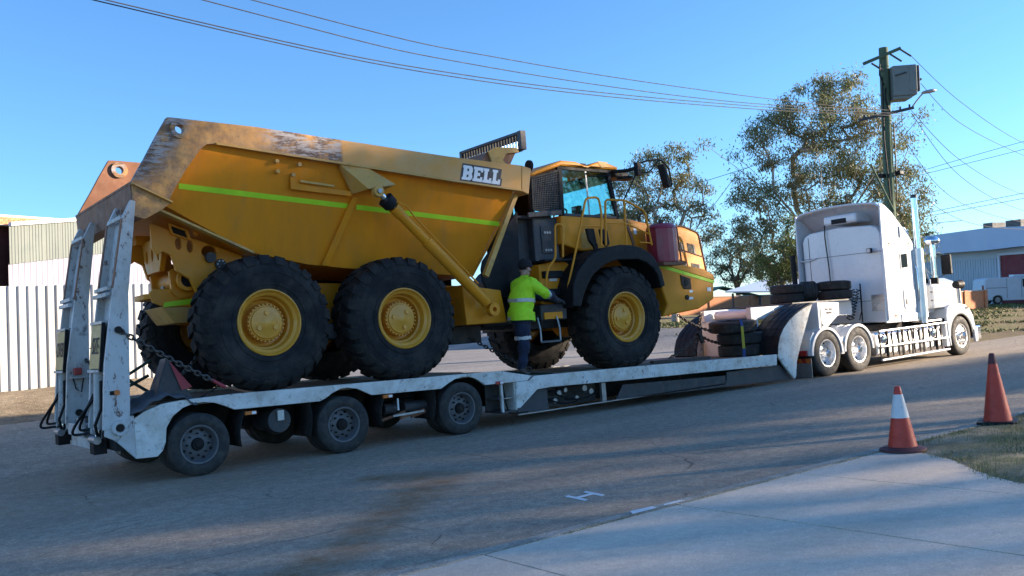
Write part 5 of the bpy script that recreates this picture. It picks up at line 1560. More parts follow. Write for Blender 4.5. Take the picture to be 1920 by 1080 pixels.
# front mudguard with wheel arch
for s in (1, -1):
    y = (lambda d: W + d) if s > 0 else (lambda d: tm(W + d))
    out_ = [(23.46, 0.30), (23.40, 0.62), (23.36, 1.05), (23.42, 1.25), (23.62, 1.36), (24.02, 1.38), (24.40, 1.32), (24.62, 1.20), (24.78, 1.00), (24.84, 0.72), (24.98, 0.70), (24.94, 0.30), (24.80, 0.30), (24.76, 0.62)]
    arch = [(24.10 + 0.60 * math.cos(rad(a)), 0.52 + 0.58 * math.sin(rad(a))) for a in range(12, 172, 10)] + [(23.50, 0.50), (23.52, 0.28)]
    fg = MB().prism(out_ + arch, min(y(0.0), y(0.07)), max(y(0.0), y(0.07))).build('front_mudguard', M['cab_white'], truck, bevel=0.02)
    tp_ = [(23.36, 1.05), (23.42, 1.25), (23.62, 1.36), (24.02, 1.38), (24.40, 1.32), (24.62, 1.20), (24.78, 1.00)]
    MB().prism(tp_ + [(x, z - 0.04) for x, z in tp_[::-1]], min(y(0.06), y(0.6)), max(y(0.06), y(0.6))).build('mudguard_crown', M['cab_white'], fg, smooth=40)
    MB().prism(ring(24.10, 0.52, 0.56, 0.60, rad(5), rad(178)), min(y(0.01), y(0.5)), max(y(0.01), y(0.5))).build('arch_liner', M['black'], fg, smooth=40)
    MB().box(23.30, 23.46, min(y(0.02), y(0.5)), max(y(0.02), y(0.5)), 0.28, 0.90).build('splash_guard', M['cab_white'], fg, bevel=0.01)
    MB().box(24.38, 24.52, min(y(-0.01), y(0.01)), max(y(-0.01), y(0.01)), 1.20, 1.26).build('side_lamp', M['black'], fg, bevel=0.008)
    # exhaust, air cleaner, intake, mirror
    ex = MB().cyl((22.30, y(0.02), 2.80), (22.32, y(0.02), 4.12), 0.075, None, 20).build('exhaust_stack', M['chrome'], truck, smooth=40)
    MB().cyl((22.32, y(0.02), 4.12), (22.34, y(0.02), 4.19), 0.078, 0.082, 20).build('stack_tip', M['dark'], ex, smooth=40)
    MB().cyl((22.25, y(0.02), 1.10), (22.28, y(0.02), 2.83), 0.125, None, 22).build('heat_shield', M['polished'], ex, smooth=40)
    MB().cyl((22.25, y(0.02), 0.95), (22.25, y(0.02), 1.12), 0.10, None, 18).build('muffler_base', M['polished'], ex, smooth=40)
    aq = MB().box(22.85, 23.55, min(y(0.05), y(0.42)), max(y(0.05), y(0.42)), 1.28, 1.92).build('air_cleaner', M['cab_white'], truck, bevel=0.08)
    for z in (1.48, 1.70):
        MB().box(22.86, 23.54, min(y(0.045), y(0.42)), max(y(0.045), y(0.42)), z, z + 0.03).build('cleaner_band', M['slate'], aq)
    ik = MB().cyl((23.32, y(0.20), 1.90), (23.36, y(0.20), 2.98), 0.07, None, 18).build('intake_pipe', M['chrome'], truck, smooth=40)
    MB().cyl((23.32, y(0.20), 1.90), (23.325, y(0.20), 2.08), 0.10, None, 18).build('rubber_elbow', M['black'], ik, smooth=40)
    MB().lathe([(2.94, 0.07), (2.97, 0.17), (3.03, 0.20), (3.09, 0.19), (3.15, 0.12), (3.15, 0.0005)], 22, axis='Z', o=(23.36, y(0.20), 0)).build('rain_cap', M['chrome'], ik, smooth=40)
    MB().cyl((23.15, y(0.10), 2.10), (23.18, y(0.10), 2.86), 0.035, None, 12).build('aerial_mount', M['chrome'], truck, smooth=40)
    mi = MB().box(23.62, 23.72, min(y(-0.10), y(0.16)), max(y(-0.10), y(0.16)), 2.14, 2.66).build('mirror', M['black'], truck, bevel=0.03)
    MB().tube([(23.66, y(0.05), 2.66), (23.5, y(0.15), 2.76), (23.1, y(0.32), 2.70)], 0.014, 6).build('mirror_arm', M['chrome'], mi, smooth=60)
    MB().tube([(23.66, y(0.05), 2.16), (23.4, y(0.2), 2.05), (23.15, y(0.32), 2.05)], 0.014, 6).build('mirror_arm', M['chrome'], mi, smooth=60)
    MB().tube([(22.46, y(0.2), 2.62), (23.28, y(0.22), 2.12)], 0.012, 6).build('mirror_brace', M['chrome'], mi, smooth=60)
    MB().cyl((24.30, y(0.16), 1.86), (24.55, y(0.16), 1.86), 0.10, 0.13, 18).build('spot_lamp', M['black'], truck, smooth=40)
    MB().cyl((24.42, y(0.16), 1.30), (24.42, y(0.16), 1.76), 0.05, None, 10).build('lamp_post', M['steel'], truck, smooth=40)
    MB().box(22.36, 23.30, min(y(0.08), y(0.40)), max(y(0.08), y(0.40)), 0.96, 1.0).build('cab_step', M['polished'], truck, bevel=0.006)
    # polished tanks, straps and guard rails
    for k, (xa, xb) in enumerate(((20.12, 21.14), (21.16, 22.12), (22.14, 23.18))):
        tk = MB().prism([(y(0.10), 0.26), (y(0.06), 0.34), (y(0.05), 0.54), (y(0.07), 0.78), (y(0.12), 0.85), (y(0.52), 0.86), (y(0.60), 0.78), (y(0.60), 0.32), (y(0.52), 0.25)], xa, xb, plane='YZ').build('fuel_tank' if k else 'hydraulic_tank', M['polished'], truck, bevel=0.03)
        for q in range(4):
            xx = xa + 0.10 + (xb - xa - 0.2) * q / 3
            MB().box(xx, xx + 0.03, min(y(0.035), y(0.06)), max(y(0.035), y(0.06)), 0.24, 0.87).build('tank_strap', M['grime'], tk)
        if k != 1:
            MB().lathe([(0.0, 0.10), (-0.03 * s, 0.10), (-0.04 * s, 0.07), (-0.04 * s, 0.0005)], 20, o=(xa + 0.30 + 0.3 * (k == 2), y(0.05), 0.66)).build('filler_cap', M['chrome'], tk, smooth=40)
    for (z0_, z1_, xe) in ((0.87, 0.90, 23.4), (0.50, 0.51, 23.4), (0.18, 0.21, 23.35)):
        MB().tube([(20.18, y(-0.01), z0_), (xe, y(-0.01), z1_)], 0.028, 8).build('tank_rail', M['cab_white'] if z0_ < 0.4 else M['polished'], truck, smooth=60)
    for xx in (20.5, 21.15, 21.6, 22.13, 22.8):
        MB().box(xx, xx + 0.035, min(y(0.0), y(0.03)), max(y(0.0), y(0.03)), 0.18, 0.90).build('rail_hanger', M['grime'], truck)
MB().box(24.95, 25.25, W + 0.05, tm(W + 0.05), 0.35, 0.72).build('bumper', M['chrome'], truck, bevel=0.04)

# ------------------------------------------------------------------ spare tyres
def spare(R, wd, ri, name):
    h = wd / 2
    m = MB()
    prof = [(-h * 0.86, ri), (-h * 0.96, ri + 0.025), (-h, (R + ri) / 2), (-h * 0.95, R - 0.06), (-h * 0.80, R - 0.012), (-h * 0.70, R)]
    for k in range(4):
        a = -h * 0.7 + 2 * h * 0.7 * (k + 0.5) / 4
        prof += [(a - 0.009, R), (a - 0.006, R - 0.016), (a + 0.006, R - 0.016), (a + 0.009, R)]
    prof += [(h * 0.70, R), (h * 0.80, R - 0.012), (h * 0.95, R - 0.06), (h, (R + ri) / 2), (h * 0.96, ri + 0.025), (h * 0.86, ri)]
    m.lathe(prof, 48, axis='Z', closed=True)
    return as_mesh(m, name, M['road_tyre'])


BIG, SMALL = spare(0.52, 0.26, 0.29, 'spare_tyre'), spare(0.41, 0.225, 0.24, 'spare_tyre_small')


def tyre_at(mesh, loc, label, group, tilt=(0, 0, 0)):
    o = link('spare_tyre', mesh, None, at=loc)
    o.rotation_euler = tilt
    return tag(o, label, 'tyre', group)


G1, G2 = 'spare tyres strapped on the deck', 'spare tyres on the gooseneck'
tyre_at(BIG, (16.28, W + 0.98, 0.615 + 0.13), 'black spare tyre at the bottom of the strapped stack on the trailer deck', G1)
tyre_at(BIG, (16.25, W + 0.96, 0.615 + 0.39), 'black spare tyre in the middle of the strapped stack on the trailer deck', G1)
tyre_at(BIG, (16.06, W + 1.0, 0.615 + 0.66), 'black spare tyre topping the strapped stack, jutting out to the left', G1, (0.03, -0.03, 0))
tyre_at(SMALL, (19.04, W + 1.7, 1.70 + 0.113), 'lower black tyre of the left pair on the gooseneck', G2)
tyre_at(SMALL, (19.06, W + 1.69, 1.70 + 0.34), 'upper black tyre of the left pair on the gooseneck', G2, (0.02, 0, 0))
tyre_at(SMALL, (19.93, W + 0.95, 1.70 + 0.113), 'lower black tyre of the right pair beside the sleeper cab', G2)
tyre_at(SMALL, (19.95, W + 0.97, 1.70 + 0.34), 'upper black tyre of the right pair beside the sleeper cab', G2, (0, 0.03, 0))
tyre_at(spare(0.25, 0.42, 0.14, 'spare_tyre_wide'), (19.50, W + 1.40, 1.70 + 0.25), 'dark tyre lying on its tread between the two pairs on the gooseneck', G2, (math.pi / 2, 0, 0.9))
# strap over the deck stack
M['strap_yellow'] = mk('yellow_strap', (0.45, 0.36, 0.04), 0.8, var=0.2, vs=20)
M['strap_blue'] = mk('blue_strap', (0.03, 0.07, 0.22), 0.8, var=0.2, vs=20)
stp = thing('ratchet_strap', (15.8, W + 0.6, 0.62), 'yellow and blue ratchet strap over the stacked spare tyres', 'strap')
ang_s = Vector((-0.55, -0.83, 0)).normalized()


def strap_seg(a, b_, mat):
    sd_ = Vector((0.83, -0.55, 0))
    MB().bar(a, b_, 0.06, 0.006, up=ang_s).build('strap_band', mat, stp)


base = Vector((16.05, W + 0.98, 0)) + ang_s * 0.56
strap_seg(base + Vector((0.02, 0, 0.62)), base + Vector((0.03, 0, 0.80)), M['strap_blue'])
strap_seg(base + Vector((0.03, 0, 0.80)), base + Vector((0.03, 0, 1.28)), M['strap_yellow'])
strap_seg(base + Vector((0.03, 0, 1.28)), base + Vector((0.035, 0, 1.42)) + -ang_s * 0.06, M['strap_blue'])
tpz = Vector((0.035, 0, 1.425))
MB().bar(base + tpz - ang_s * 0.05, base + tpz - ang_s * 1.05, 0.06, 0.006).build('strap_band', M['strap_blue'], stp)

# ------------------------------------------------------------------ chains
def chain(name, a, b_, label, sag=0.0, link_l=0.075, r=0.009, parts=()):
    a, b_ = Vector(a), Vector(b_)
    n_ = max(3, int((b_ - a).length / (link_l * 0.72)))
    root = thing(name, a, label, 'chain', 'tie-down chains')
    for i in range(n_):
        t0, t1 = i / n_, (i + 1) / n_
        p0 = a.lerp(b_, t0) - Vector((0, 0, sag * math.sin(math.pi * t0)))
        p1 = a.lerp(b_, t1) - Vector((0, 0, sag * math.sin(math.pi * t1)))
        d = (p1 - p0).normalized()
        s = d.cross(Vector((0, 0, 1))).normalized() if abs(d.z) < 0.95 else Vector((1, 0, 0))
        u = d.cross(s)
        w = s if i % 2 else u
        c = (p0 + p1) / 2
        pts = []
        for k in range(10):
            an = 2 * math.pi * k / 10
            pts.append(c + d * math.cos(an) * link_l * 0.5 + w * math.sin(an) * link_l * 0.30)
        MB().tube(pts, r, 5, closed=True).build('chain_link', M['chain'], root, smooth=60)
    return root


c1 = chain('tie_down_chain', (3.04, W - 0.015, 1.97), (4.20, W + 0.02, 1.22), 'rusty chain running from the near ramp down to a red binder on the rail', 0.02, 0.095, 0.013)
MB().cyl((3.04, W - 0.03, 1.97), (3.04, W + 0.0, 1.97), 0.045, None, 12).build('anchor', M['grime'], c1, smooth=40)
MB().cyl((4.18, W + 0.02, 1.235), (4.36, W + 0.02, 1.12), 0.024, None, 10).build('binder', M['red'], c1, smooth=40)
MB().cyl((4.36, W + 0.02, 1.12), (4.74, W + 0.02, 1.00), 0.015, None, 8).build('binder_handle', M['rust'], c1, smooth=40)
MB().cyl((4.30, W + 0.02, 1.16), (3.95, W + 0.06, 0.97), 0.013, None, 8).build('binder_handle', M['grime'], c1, smooth=40)
chain('tie_down_chain', (3.10, W + 2.10, 1.62), (3.25, W + 0.84, 1.50), 'short chain hanging between the two ramps', 0.08, 0.09, 0.012)
chain('tie_down_chain', (4.35, W + 0.9, 1.62), (3.95, W + 0.5, 1.33), 'bright chain behind the rear tyre of the dump truck', 0.02, 0.085, 0.012)
chain('tie_down_chain', (9.1, DC - 0.4, 1.62), (10.1, W + 0.7, 0.86), 'dark chain under the articulation joint behind the worker', 0.03, 0.085, 0.012)
chain('tie_down_chain', (14.72, W + 1.35, 1.62), (15.55, W + 1.2, 1.22), 'chain sloping from the dump truck nose to the binder knot', 0.05, 0.085, 0.013)
c5 = chain('tie_down_chain', (15.42, W + 1.3, 1.62), (15.05, W + 1.3, 0.70), 'vertical chain in front of the gooseneck', 0.02, 0.085, 0.013)
chain('tie_down_chain', (15.18, W + 1.28, 1.20), (16.0, W + 1.3, 0.92), 'chain running from the binder knot to the stacked tyres', 0.05, 0.085, 0.013)
chain('tie_down_chain', (15.2, W + 1.3, 1.15), (14.4, W + 1.4, 0.72), 'chain running from the binder knot down to the deck', 0.05, 0.085, 0.013)
MB().cyl((15.22, W + 1.25, 1.22), (15.32, W + 1.25, 0.98), 0.05, None, 12).build('binder', M['chain'], c5, smooth=40)
M['pale_timber'] = mk('dark_timber', (0.07, 0.06, 0.05), 0.85, var=0.3, vs=6)
dn = MB().bar((13.2, W + 0.75, 0.72), (14.75, W + 0.62, 0.69), 0.10, 0.06)
tag(dn.build('timber_dunnage', M['pale_timber'], bevel=0.008), 'dark timber beam lying on the deck before the front tyre', 'beam')
sl3 = MB()
sl3.tube([(9.75, W + 0.9, 0.84), (9.95, W + 0.55, 0.80), (10.15, W + 0.16, 0.77)], 0.02, 7)
M['green_sling'] = mk('dark_green_webbing', (0.02, 0.045, 0.03), 0.85, var=0.2, vs=15)
tag(sl3.build('web_sling', M['green_sling'], smooth=60), 'dark green sling lying across the deck by the worker', 'sling')
gs = MB()
for (p0, p1) in (((3.2, W + 1.3, 1.55), (3.7, W + 0.9, 1.06)), ((3.2, W + 1.5, 1.25), (3.75, W + 1.2, 1.55)), ((3.1, W + 1.0, 1.15), (3.6, W + 0.8, 1.35))):
    gs.tube([p0, ((p0[0] + p1[0]) / 2, (p0[1] + p1[1]) / 2, (p0[2] + p1[2]) / 2 - 0.03), p1], 0.022, 7)
tag(gs.build('web_sling', M['green_sling'], smooth=60), 'tangled dark green slings between the ramp and the rear tyre', 'sling', kind='stuff')

# folded tarpaulin over the tail of the rail and a wedge behind the tyre
M['tarp'] = mk('grey_tarpaulin', (0.075, 0.08, 0.092), 0.75, var=0.2, vs=5, bump=(6, 0.5, 0.05))
tpn = MB()
random.seed(21)
tpn.grid([k / 22 for k in range(23)], [k / 12 for k in range(13)], lambda u, v: (3.12 + 0.84 * u, W - 0.03 + 0.62 * v, 0.955 + 0.10 * sm(u, 0, 0.6) + 0.10 * math.sin(math.pi * u) * (0.6 + 0.4 * math.sin(7 * v + 3 * u)) + 0.018 * math.sin(25 * u + 9 * v) - 0.07 * sm(0.15 - v, 0, 0.15) - 0.05 * sm(u, 0.8, 1)))
to = tpn.build('tarpaulin', M['tarp'], smooth=60)
to.modifiers.new('solid', 'SOLIDIFY').thickness = 0.012
tag(to, 'crumpled grey tarpaulin lying over the rear corner of the trailer', 'tarpaulin')
wd_ = thing('wheel_chock', (3.8, W + 0.45, 1.0), 'dark wedge shaped chock with a dull red face by the rear tyre', 'chock')
MB().add([(3.50, W + 0.28, 1.0), (4.02, W + 0.28, 1.0), (4.02, W + 0.68, 1.0), (3.50, W + 0.68, 1.0), (3.70, W + 0.30, 1.58), (3.72, W + 0.66, 1.56)],
         [(0, 3, 2, 1), (0, 1, 4), (3, 5, 2), (1, 2, 5, 4), (0, 4, 5, 3)]).build('wedge', M['dark'], wd_, bevel=0.015)
MB().add([(3.72, W + 0.272, 1.53), (4.0, W + 0.262, 1.16), (3.86, W + 0.262, 1.13)], [(0, 1, 2)]).build('red_face', M['red'], wd_, normals=False)
fl = MB().add([(3.22, W + 1.9, 1.02), (3.30, W + 1.75, 1.02), (3.30, W + 1.82, 1.62)], [(0, 1, 2)])
fo_ = fl.build('marker_flag', M['rust'], normals=False)
fo_.modifiers.new('solid', 'SOLIDIFY').thickness = 0.02
tag(fo_, 'furled brown pennant standing between the two ramps', 'flag')

# ------------------------------------------------------------------ traffic cones
M['cone_red'] = mk('cone_red_orange', (0.52, 0.042, 0.018), 0.5, var=0.12, vs=6, dirt=[((0.16, 0.03, 0.02), 9, 0.52, 0.75, 0.6)])
M['cone_band'] = mk('white_cone_band', (0.62, 0.63, 0.62), 0.5, var=0.08, vs=8, dirt=[((0.20, 0.19, 0.18), 12, 0.60, 0.72, 0.8)])
M['cone_base'] = mk('dark_red_base', (0.10, 0.03, 0.03), 0.7, var=0.2, vs=8)


def cone(loc, H, r0, r1, label, band, basemat, bw, square):
    c = thing('traffic_cone', loc, label, 'traffic cone', 'traffic cones')
    c.rotation_euler = (0.0, 0.0, 0.35)
    def rr(z):
        return r0 + (r1 - r0) * z / H
    x, y, z = loc
    def seg(nm, a, b_, mat, e=0.0, top=False):
        pr = [(a, rr(a) - 0.02), (a, rr(a) + e), (b_, rr(b_) + e)] + ([(b_ + 0.012, rr(b_) - 0.012), (b_ + 0.012, 0.001)] if top else [(b_, rr(b_) - 0.02)])
        MB().lathe([(z + q[0], q[1]) for q in pr], 32, axis='Z', o=(x, y, 0), caps=False).build(nm, mat, c, smooth=40)
    if band:
        seg('cone_skirt', 0.03, band[0], M['cone_red'])
        seg('reflective_band', band[0], band[1], M['cone_band'], 0.003)
        seg('cone_tip', band[1], H, M['cone_red'], 0, True)
    else:
        seg('cone_skirt', 0.03, H * 0.86, M['cone_red'])
        seg('cone_tip', H * 0.86, H, M['cone_base'], 0, True)
    bs = MB()
    if square:
        bs.prism([(x + bw * sx * k1, y + bw * sy * k2) for (sx, sy, k1, k2) in ((-1, -1, 1, .8), (-1, -1, .8, 1), (1, -1, .8, 1), (1, -1, 1, .8), (1, 1, 1, .8), (1, 1, .8, 1), (-1, 1, .8, 1), (-1, 1, 1, .8))], z, z + 0.035, plane='XY')
    else:
        bs.lathe([(z, bw), (z + 0.02, bw), (z + 0.03, bw * 0.9), (z + 0.045, r0 + 0.012)], 32, axis='Z', o=(x, y, 0))
    bs.build('cone_base', basemat, c, bevel=0.006)
    return c


cone((9.10, 5.33, 0.035), 0.665, 0.155, 0.03, 'orange traffic cone with a white band beside the driveway corner', (0.345, 0.59), M['cone_base'], 0.235, False)
cone((11.42, 5.42, 0.03), 0.84, 0.165, 0.032, 'tall plain red traffic cone with a black base on the grass', None, M['black'], 0.22, True)

# ------------------------------------------------------------------ the worker
def person():
    PX, PY = 0.0, W + 0.30
    P = {}
    j = [('pelvis', (9.66, 0, 1.70), .20, .17), ('belly', (9.67, 0, 1.92), .225, .19), ('chest', (9.72, 0, 2.18), .235, .215), ('upper', (9.76, 0, 2.36), .205, .155), ('neck', (9.80, 0, 2.49), .07, .07), ('headb', (9.82, 0, 2.57), .085, .085), ('head', (9.84, 0, 2.66), .105, .095), ('crown', (9.835, 0, 2.735), .08, .075),
         ('hl', (9.61, -.09, 1.60), .135, .125), ('kl', (9.60, -.11, 1.24), .10, .10), ('al', (9.50, -.11, 0.90), .075, .08), ('fl', (9.52, -.11, 0.845), .055, .06), ('tl', (9.68, -.13, 0.825), .045, .04),
         ('hr', (9.73, .09, 1.60), .135, .125), ('kr', (9.76, .11, 1.24), .10, .10), ('ar', (9.68, .11, 0.90), .075, .08), ('fr', (9.70, .11, 0.845), .055, .06), ('tr', (9.86, .11, 0.815), .045, .04),
         ('sl', (9.76, -.20, 2.38), .105, .105), ('el', (10.02, -.27, 2.16), .085, .085), ('cl', (10.10, -.25, 2.13), .075, .075), ('wl', (10.34, -.14, 2.06), .045, .04), ('pl', (10.43, -.11, 2.03), .042, .03),
         ('sr', (9.86, .19, 2.38), .105, .105), ('er', (10.12, .26, 2.18), .085, .085), ('cr', (10.20, .24, 2.15), .075, .075), ('wr', (10.44, .12, 2.08), .045, .04), ('pr', (10.53, .09, 2.05), .042, .03)]
    for side_, b0 in (('l', (10.43, -.11, 2.03)), ('r', (10.53, .09, 2.05))):
        for k in range(4):
            off = -0.036 + 0.024 * k
            ln = (0.075, 0.09, 0.085, 0.065)[k]
            j += [('%sf%d' % (side_, k), (b0[0] + 0.045, b0[1] + off, b0[2] - 0.006), .0115, .0115), ('%sg%d' % (side_, k), (b0[0] + 0.045 + ln * 0.5, b0[1] + off, b0[2] - 0.022), .010, .010), ('%sh%d' % (side_, k), (b0[0] + 0.045 + ln * 0.72, b0[1] + off, b0[2] - 0.055), .0085, .0085)]
        j += [(side_ + 't0', (b0[0] - 0.01, b0[1] + 0.035, b0[2] - 0.012), .013, .013), (side_ + 't1', (b0[0] + 0.03, b0[1] + 0.062, b0[2] - 0.03), .011, .011), (side_ + 't2', (b0[0] + 0.062, b0[1] + 0.06, b0[2] - 0.048), .009, .009)]
    idx = {n_: i for i, (n_, *_) in enumerate(j)}
    E = [('pelvis', 'belly'), ('belly', 'chest'), ('chest', 'upper'), ('upper', 'neck'), ('neck', 'headb'), ('headb', 'head'), ('head', 'crown'),
         ('pelvis', 'hl'), ('hl', 'kl'), ('kl', 'al'), ('al', 'fl'), ('fl', 'tl'), ('pelvis', 'hr'), ('hr', 'kr'), ('kr', 'ar'), ('ar', 'fr'), ('fr', 'tr'),
         ('upper', 'sl'), ('sl', 'el'), ('el', 'cl'), ('cl', 'wl'), ('wl', 'pl'), ('upper', 'sr'), ('sr', 'er'), ('er', 'cr'), ('cr', 'wr'), ('wr', 'pr')]
    for s_ in 'lr':
        for k in range(4):
            E += [('p' + s_, '%sf%d' % (s_, k)), ('%sf%d' % (s_, k), '%sg%d' % (s_, k)), ('%sg%d' % (s_, k), '%sh%d' % (s_, k))]
        E += [('p' + s_, s_ + 't0'), (s_ + 't0', s_ + 't1'), (s_ + 't1', s_ + 't2')]
    me = bpy.data.meshes.new('worker_skeleton')
    org = Vector((9.62, PY, 0.80))
    me.from_pydata([Vector((p[0], PY + p[1], p[2])) - org for (_, p, *_r) in j], [(idx[a], idx[b_]) for a, b_ in E], [])
    ob = bpy.data.objects.new('worker_tmp', me)
    COL.objects.link(ob)
    md = ob.modifiers.new('skin', 'SKIN')
    md.use_smooth_shade = True
    for i, (n_, p, rx, ry_) in enumerate(j):
        me.skin_vertices[0].data[i].radius = (rx, ry_)
    me.skin_vertices[0].data[0].use_root = True
    sb = ob.modifiers.new('sub', 'SUBSURF')
    sb.levels = sb.render_levels = 2
    bpy.context.view_layer.update()
    full = bpy.data.meshes.new_from_object(ob.evaluated_get(bpy.context.evaluated_depsgraph_get()))
    bpy.data.objects.remove(ob)
    # wrinkles in the cloth
    for v in full.vertices:
        z = v.co.z
        if z < 1.9 and v.co.x < 0.60:
            v.co += v.normal * (0.014 * math.sin(23 * z + 7 * v.co.x + 3 * math.sin(9 * v.co.y)) + 0.009 * math.sin(41 * z - 17 * v.co.y + 5 * math.sin(13 * v.co.x)))
        if 0.98 < z < 1.65:
            v.co += v.normal * 0.018
    mats = ['pants', 'vest', 'tape', 'navy', 'skin', 'hat', 'boot', 'glove']
    M['pants'] = mk('navy_work_cotton', (0.012, 0.018, 0.042), 0.9, var=0.25, vs=8, bump=(60, 0.2, 0.005))
    M['vest'] = mk('hi_vis_yellow_cloth', (0.50, 0.86, 0.02), 0.75, var=0.1, vs=9, bump=(11, 0.8, 0.03))
    M['tape'] = mk('silver_reflective_tape', (0.42, 0.45, 0.47), 0.35, 0.2, var=0.1, vs=12)
    M['navy'] = mk('navy_sleeve', (0.016, 0.022, 0.045), 0.85, var=0.2, vs=9)
    M['skin'] = mk('skin', (0.42, 0.25, 0.18), 0.55, var=0.08, vs=14)
    M['hat'] = mk('black_knit', (0.012, 0.012, 0.014), 0.95, var=0.2, vs=30, bump=(90, 0.5, 0.004))
    M['boot'] = mk('dark_boot_leather', (0.05, 0.045, 0.04), 0.6, var=0.2, vs=12)
    M['glove'] = mk('dark_work_glove', (0.03, 0.032, 0.035), 0.8, var=0.2, vs=15)
    for mn in mats:
        full.materials.append(M[mn])
    for f in full.polygons:
        c = f.center
        x, z = c.x, c.z
        k = 0
        if z < 0.13:
            k = 6
        elif x > 0.42 and z > 1.1:
            k = 7 if x > 0.72 else (2 if x < 0.475 else 3)
        elif z > 1.80 and abs(c.y) < 0.14 and x > 0.05 and z > 1.72:
            k = 5 if z > 1.87 or x < 0.19 else 4
        elif z > 1.70 and abs(c.y) < 0.11 and 0.08 < x < 0.32:
            k = 4
        elif z > 1.02 - 0.10 * (x - 0.05):
            k = 1
        f.material_index = k
        f.use_smooth = True
    o = bpy.data.objects.new('person', full)
    COL.objects.link(o)
    o.location = org
    WL[o.name] = org
    tag(o, 'worker in hi vis yellow jacket and dark beanie standing on the trailer deck', 'person')
    # beanie with a rolled brim, and ears
    bn = MB()
    bn.lathe([(2.655, 0.118), (2.70, 0.122), (2.745, 0.108), (2.785, 0.075), (2.80, 0.03), (2.802, 0.0005)], 24, axis='Z', o=(9.835, PY, 0), caps=False)
    bn.lathe([(2.645, 0.112), (2.64, 0.124), (2.665, 0.130), (2.69, 0.126), (2.69, 0.114)], 24, axis='Z', o=(9.835, PY, 0), closed=True)
    bn.build('beanie', M['hat'], o, smooth=60)
    for s_ in (-1, 1):
        MB().lathe([(-0.012, 0.008), (-0.008, 0.03), (0.008, 0.034), (0.012, 0.01)], 12, o=(9.825, PY + s_ * 0.105, 2.60)).build('ear', M['skin'], o, smooth=60)
        MB().lathe([(-0.006, 0.001), (-0.004, 0.010), (0.004, 0.010), (0.006, 0.001)], 8, axis='X', o=(9.937, PY + s_ * 0.035, 2.635)).build('eye', M['hat'], o, smooth=60)
    MB().add([(9.925, PY - 0.018, 2.585), (9.925, PY + 0.018, 2.585), (9.968, PY, 2.583), (9.932, PY, 2.645)], [(0, 1, 2), (0, 2, 3), (1, 3, 2), (0, 3, 1)]).build('nose', M['skin'], o, smooth=60)
    MB().box(9.918, 9.934, PY - 0.024, PY + 0.024, 2.545, 2.554).build('mouth', M['rust'], o)
    # reflective tape sewn round the jacket and trousers, and the jacket's loose hem
    def band(nm, zc, half, sel, mat, grow=0.012, tilt=0.0):
        pts = [(v.co.x, v.co.y) for v in full.vertices if abs(v.co.z + tilt * v.co.x - zc) < 0.035 and sel(v.co)]
        if len(pts) < 6:
            return
        cx_, cy_ = sum(p_[0] for p_ in pts) / len(pts), sum(p_[1] for p_ in pts) / len(pts)
        ring_ = []
        for k in range(28):
            a = 2 * math.pi * k / 28
            ca_, sa_ = math.cos(a), math.sin(a)
            ring_.append(max((p_[0] - cx_) * ca_ + (p_[1] - cy_) * sa_ for p_ in pts) + grow)
        bm2 = MB()
        vs_, n2 = [], 28
        for (dz, e) in ((-half, 0.0), (half, 0.0), (half, -0.03), (-half, -0.03)):
            for k in range(n2):
                a = 2 * math.pi * k / n2
                r_ = ring_[k] * 0.985 + e + 0.004 * math.sin(5 * a)
                x_ = cx_ + r_ * math.cos(a)
                vs_.append((x_ + org.x, cy_ + r_ * math.sin(a) + org.y, zc + dz - tilt * x_ + org.z + 0.006 * math.sin(3 * a)))
        fs_ = [(q * n2 + k, q * n2 + (k + 1) % n2, ((q + 1) % 4) * n2 + (k + 1) % n2, ((q + 1) % 4) * n2 + k) for q in range(4) for k in range(n2)]
        bm2.add(vs_, fs_)
        bm2.build(nm, mat, o, smooth=50)
    torso = lambda c_: c_.x < 0.40 and abs(c_.y) < 0.30
    band('jacket_hem', 1.00, 0.075, torso, M['vest'], 0.022, 0.10)
    band('hem_tape', 0.955, 0.028, torso, M['tape'], 0.027, 0.10)
    band('waist_tape', 1.27, 0.030, torso, M['tape'], 0.010, 0.10)
    band('knee_tape', 0.63, 0.030, lambda c_: c_.y < 0.0, M['tape'], 0.010)
    band('knee_tape', 0.63, 0.030, lambda c_: c_.y > 0.0, M['tape'], 0.010)
    return o


person()


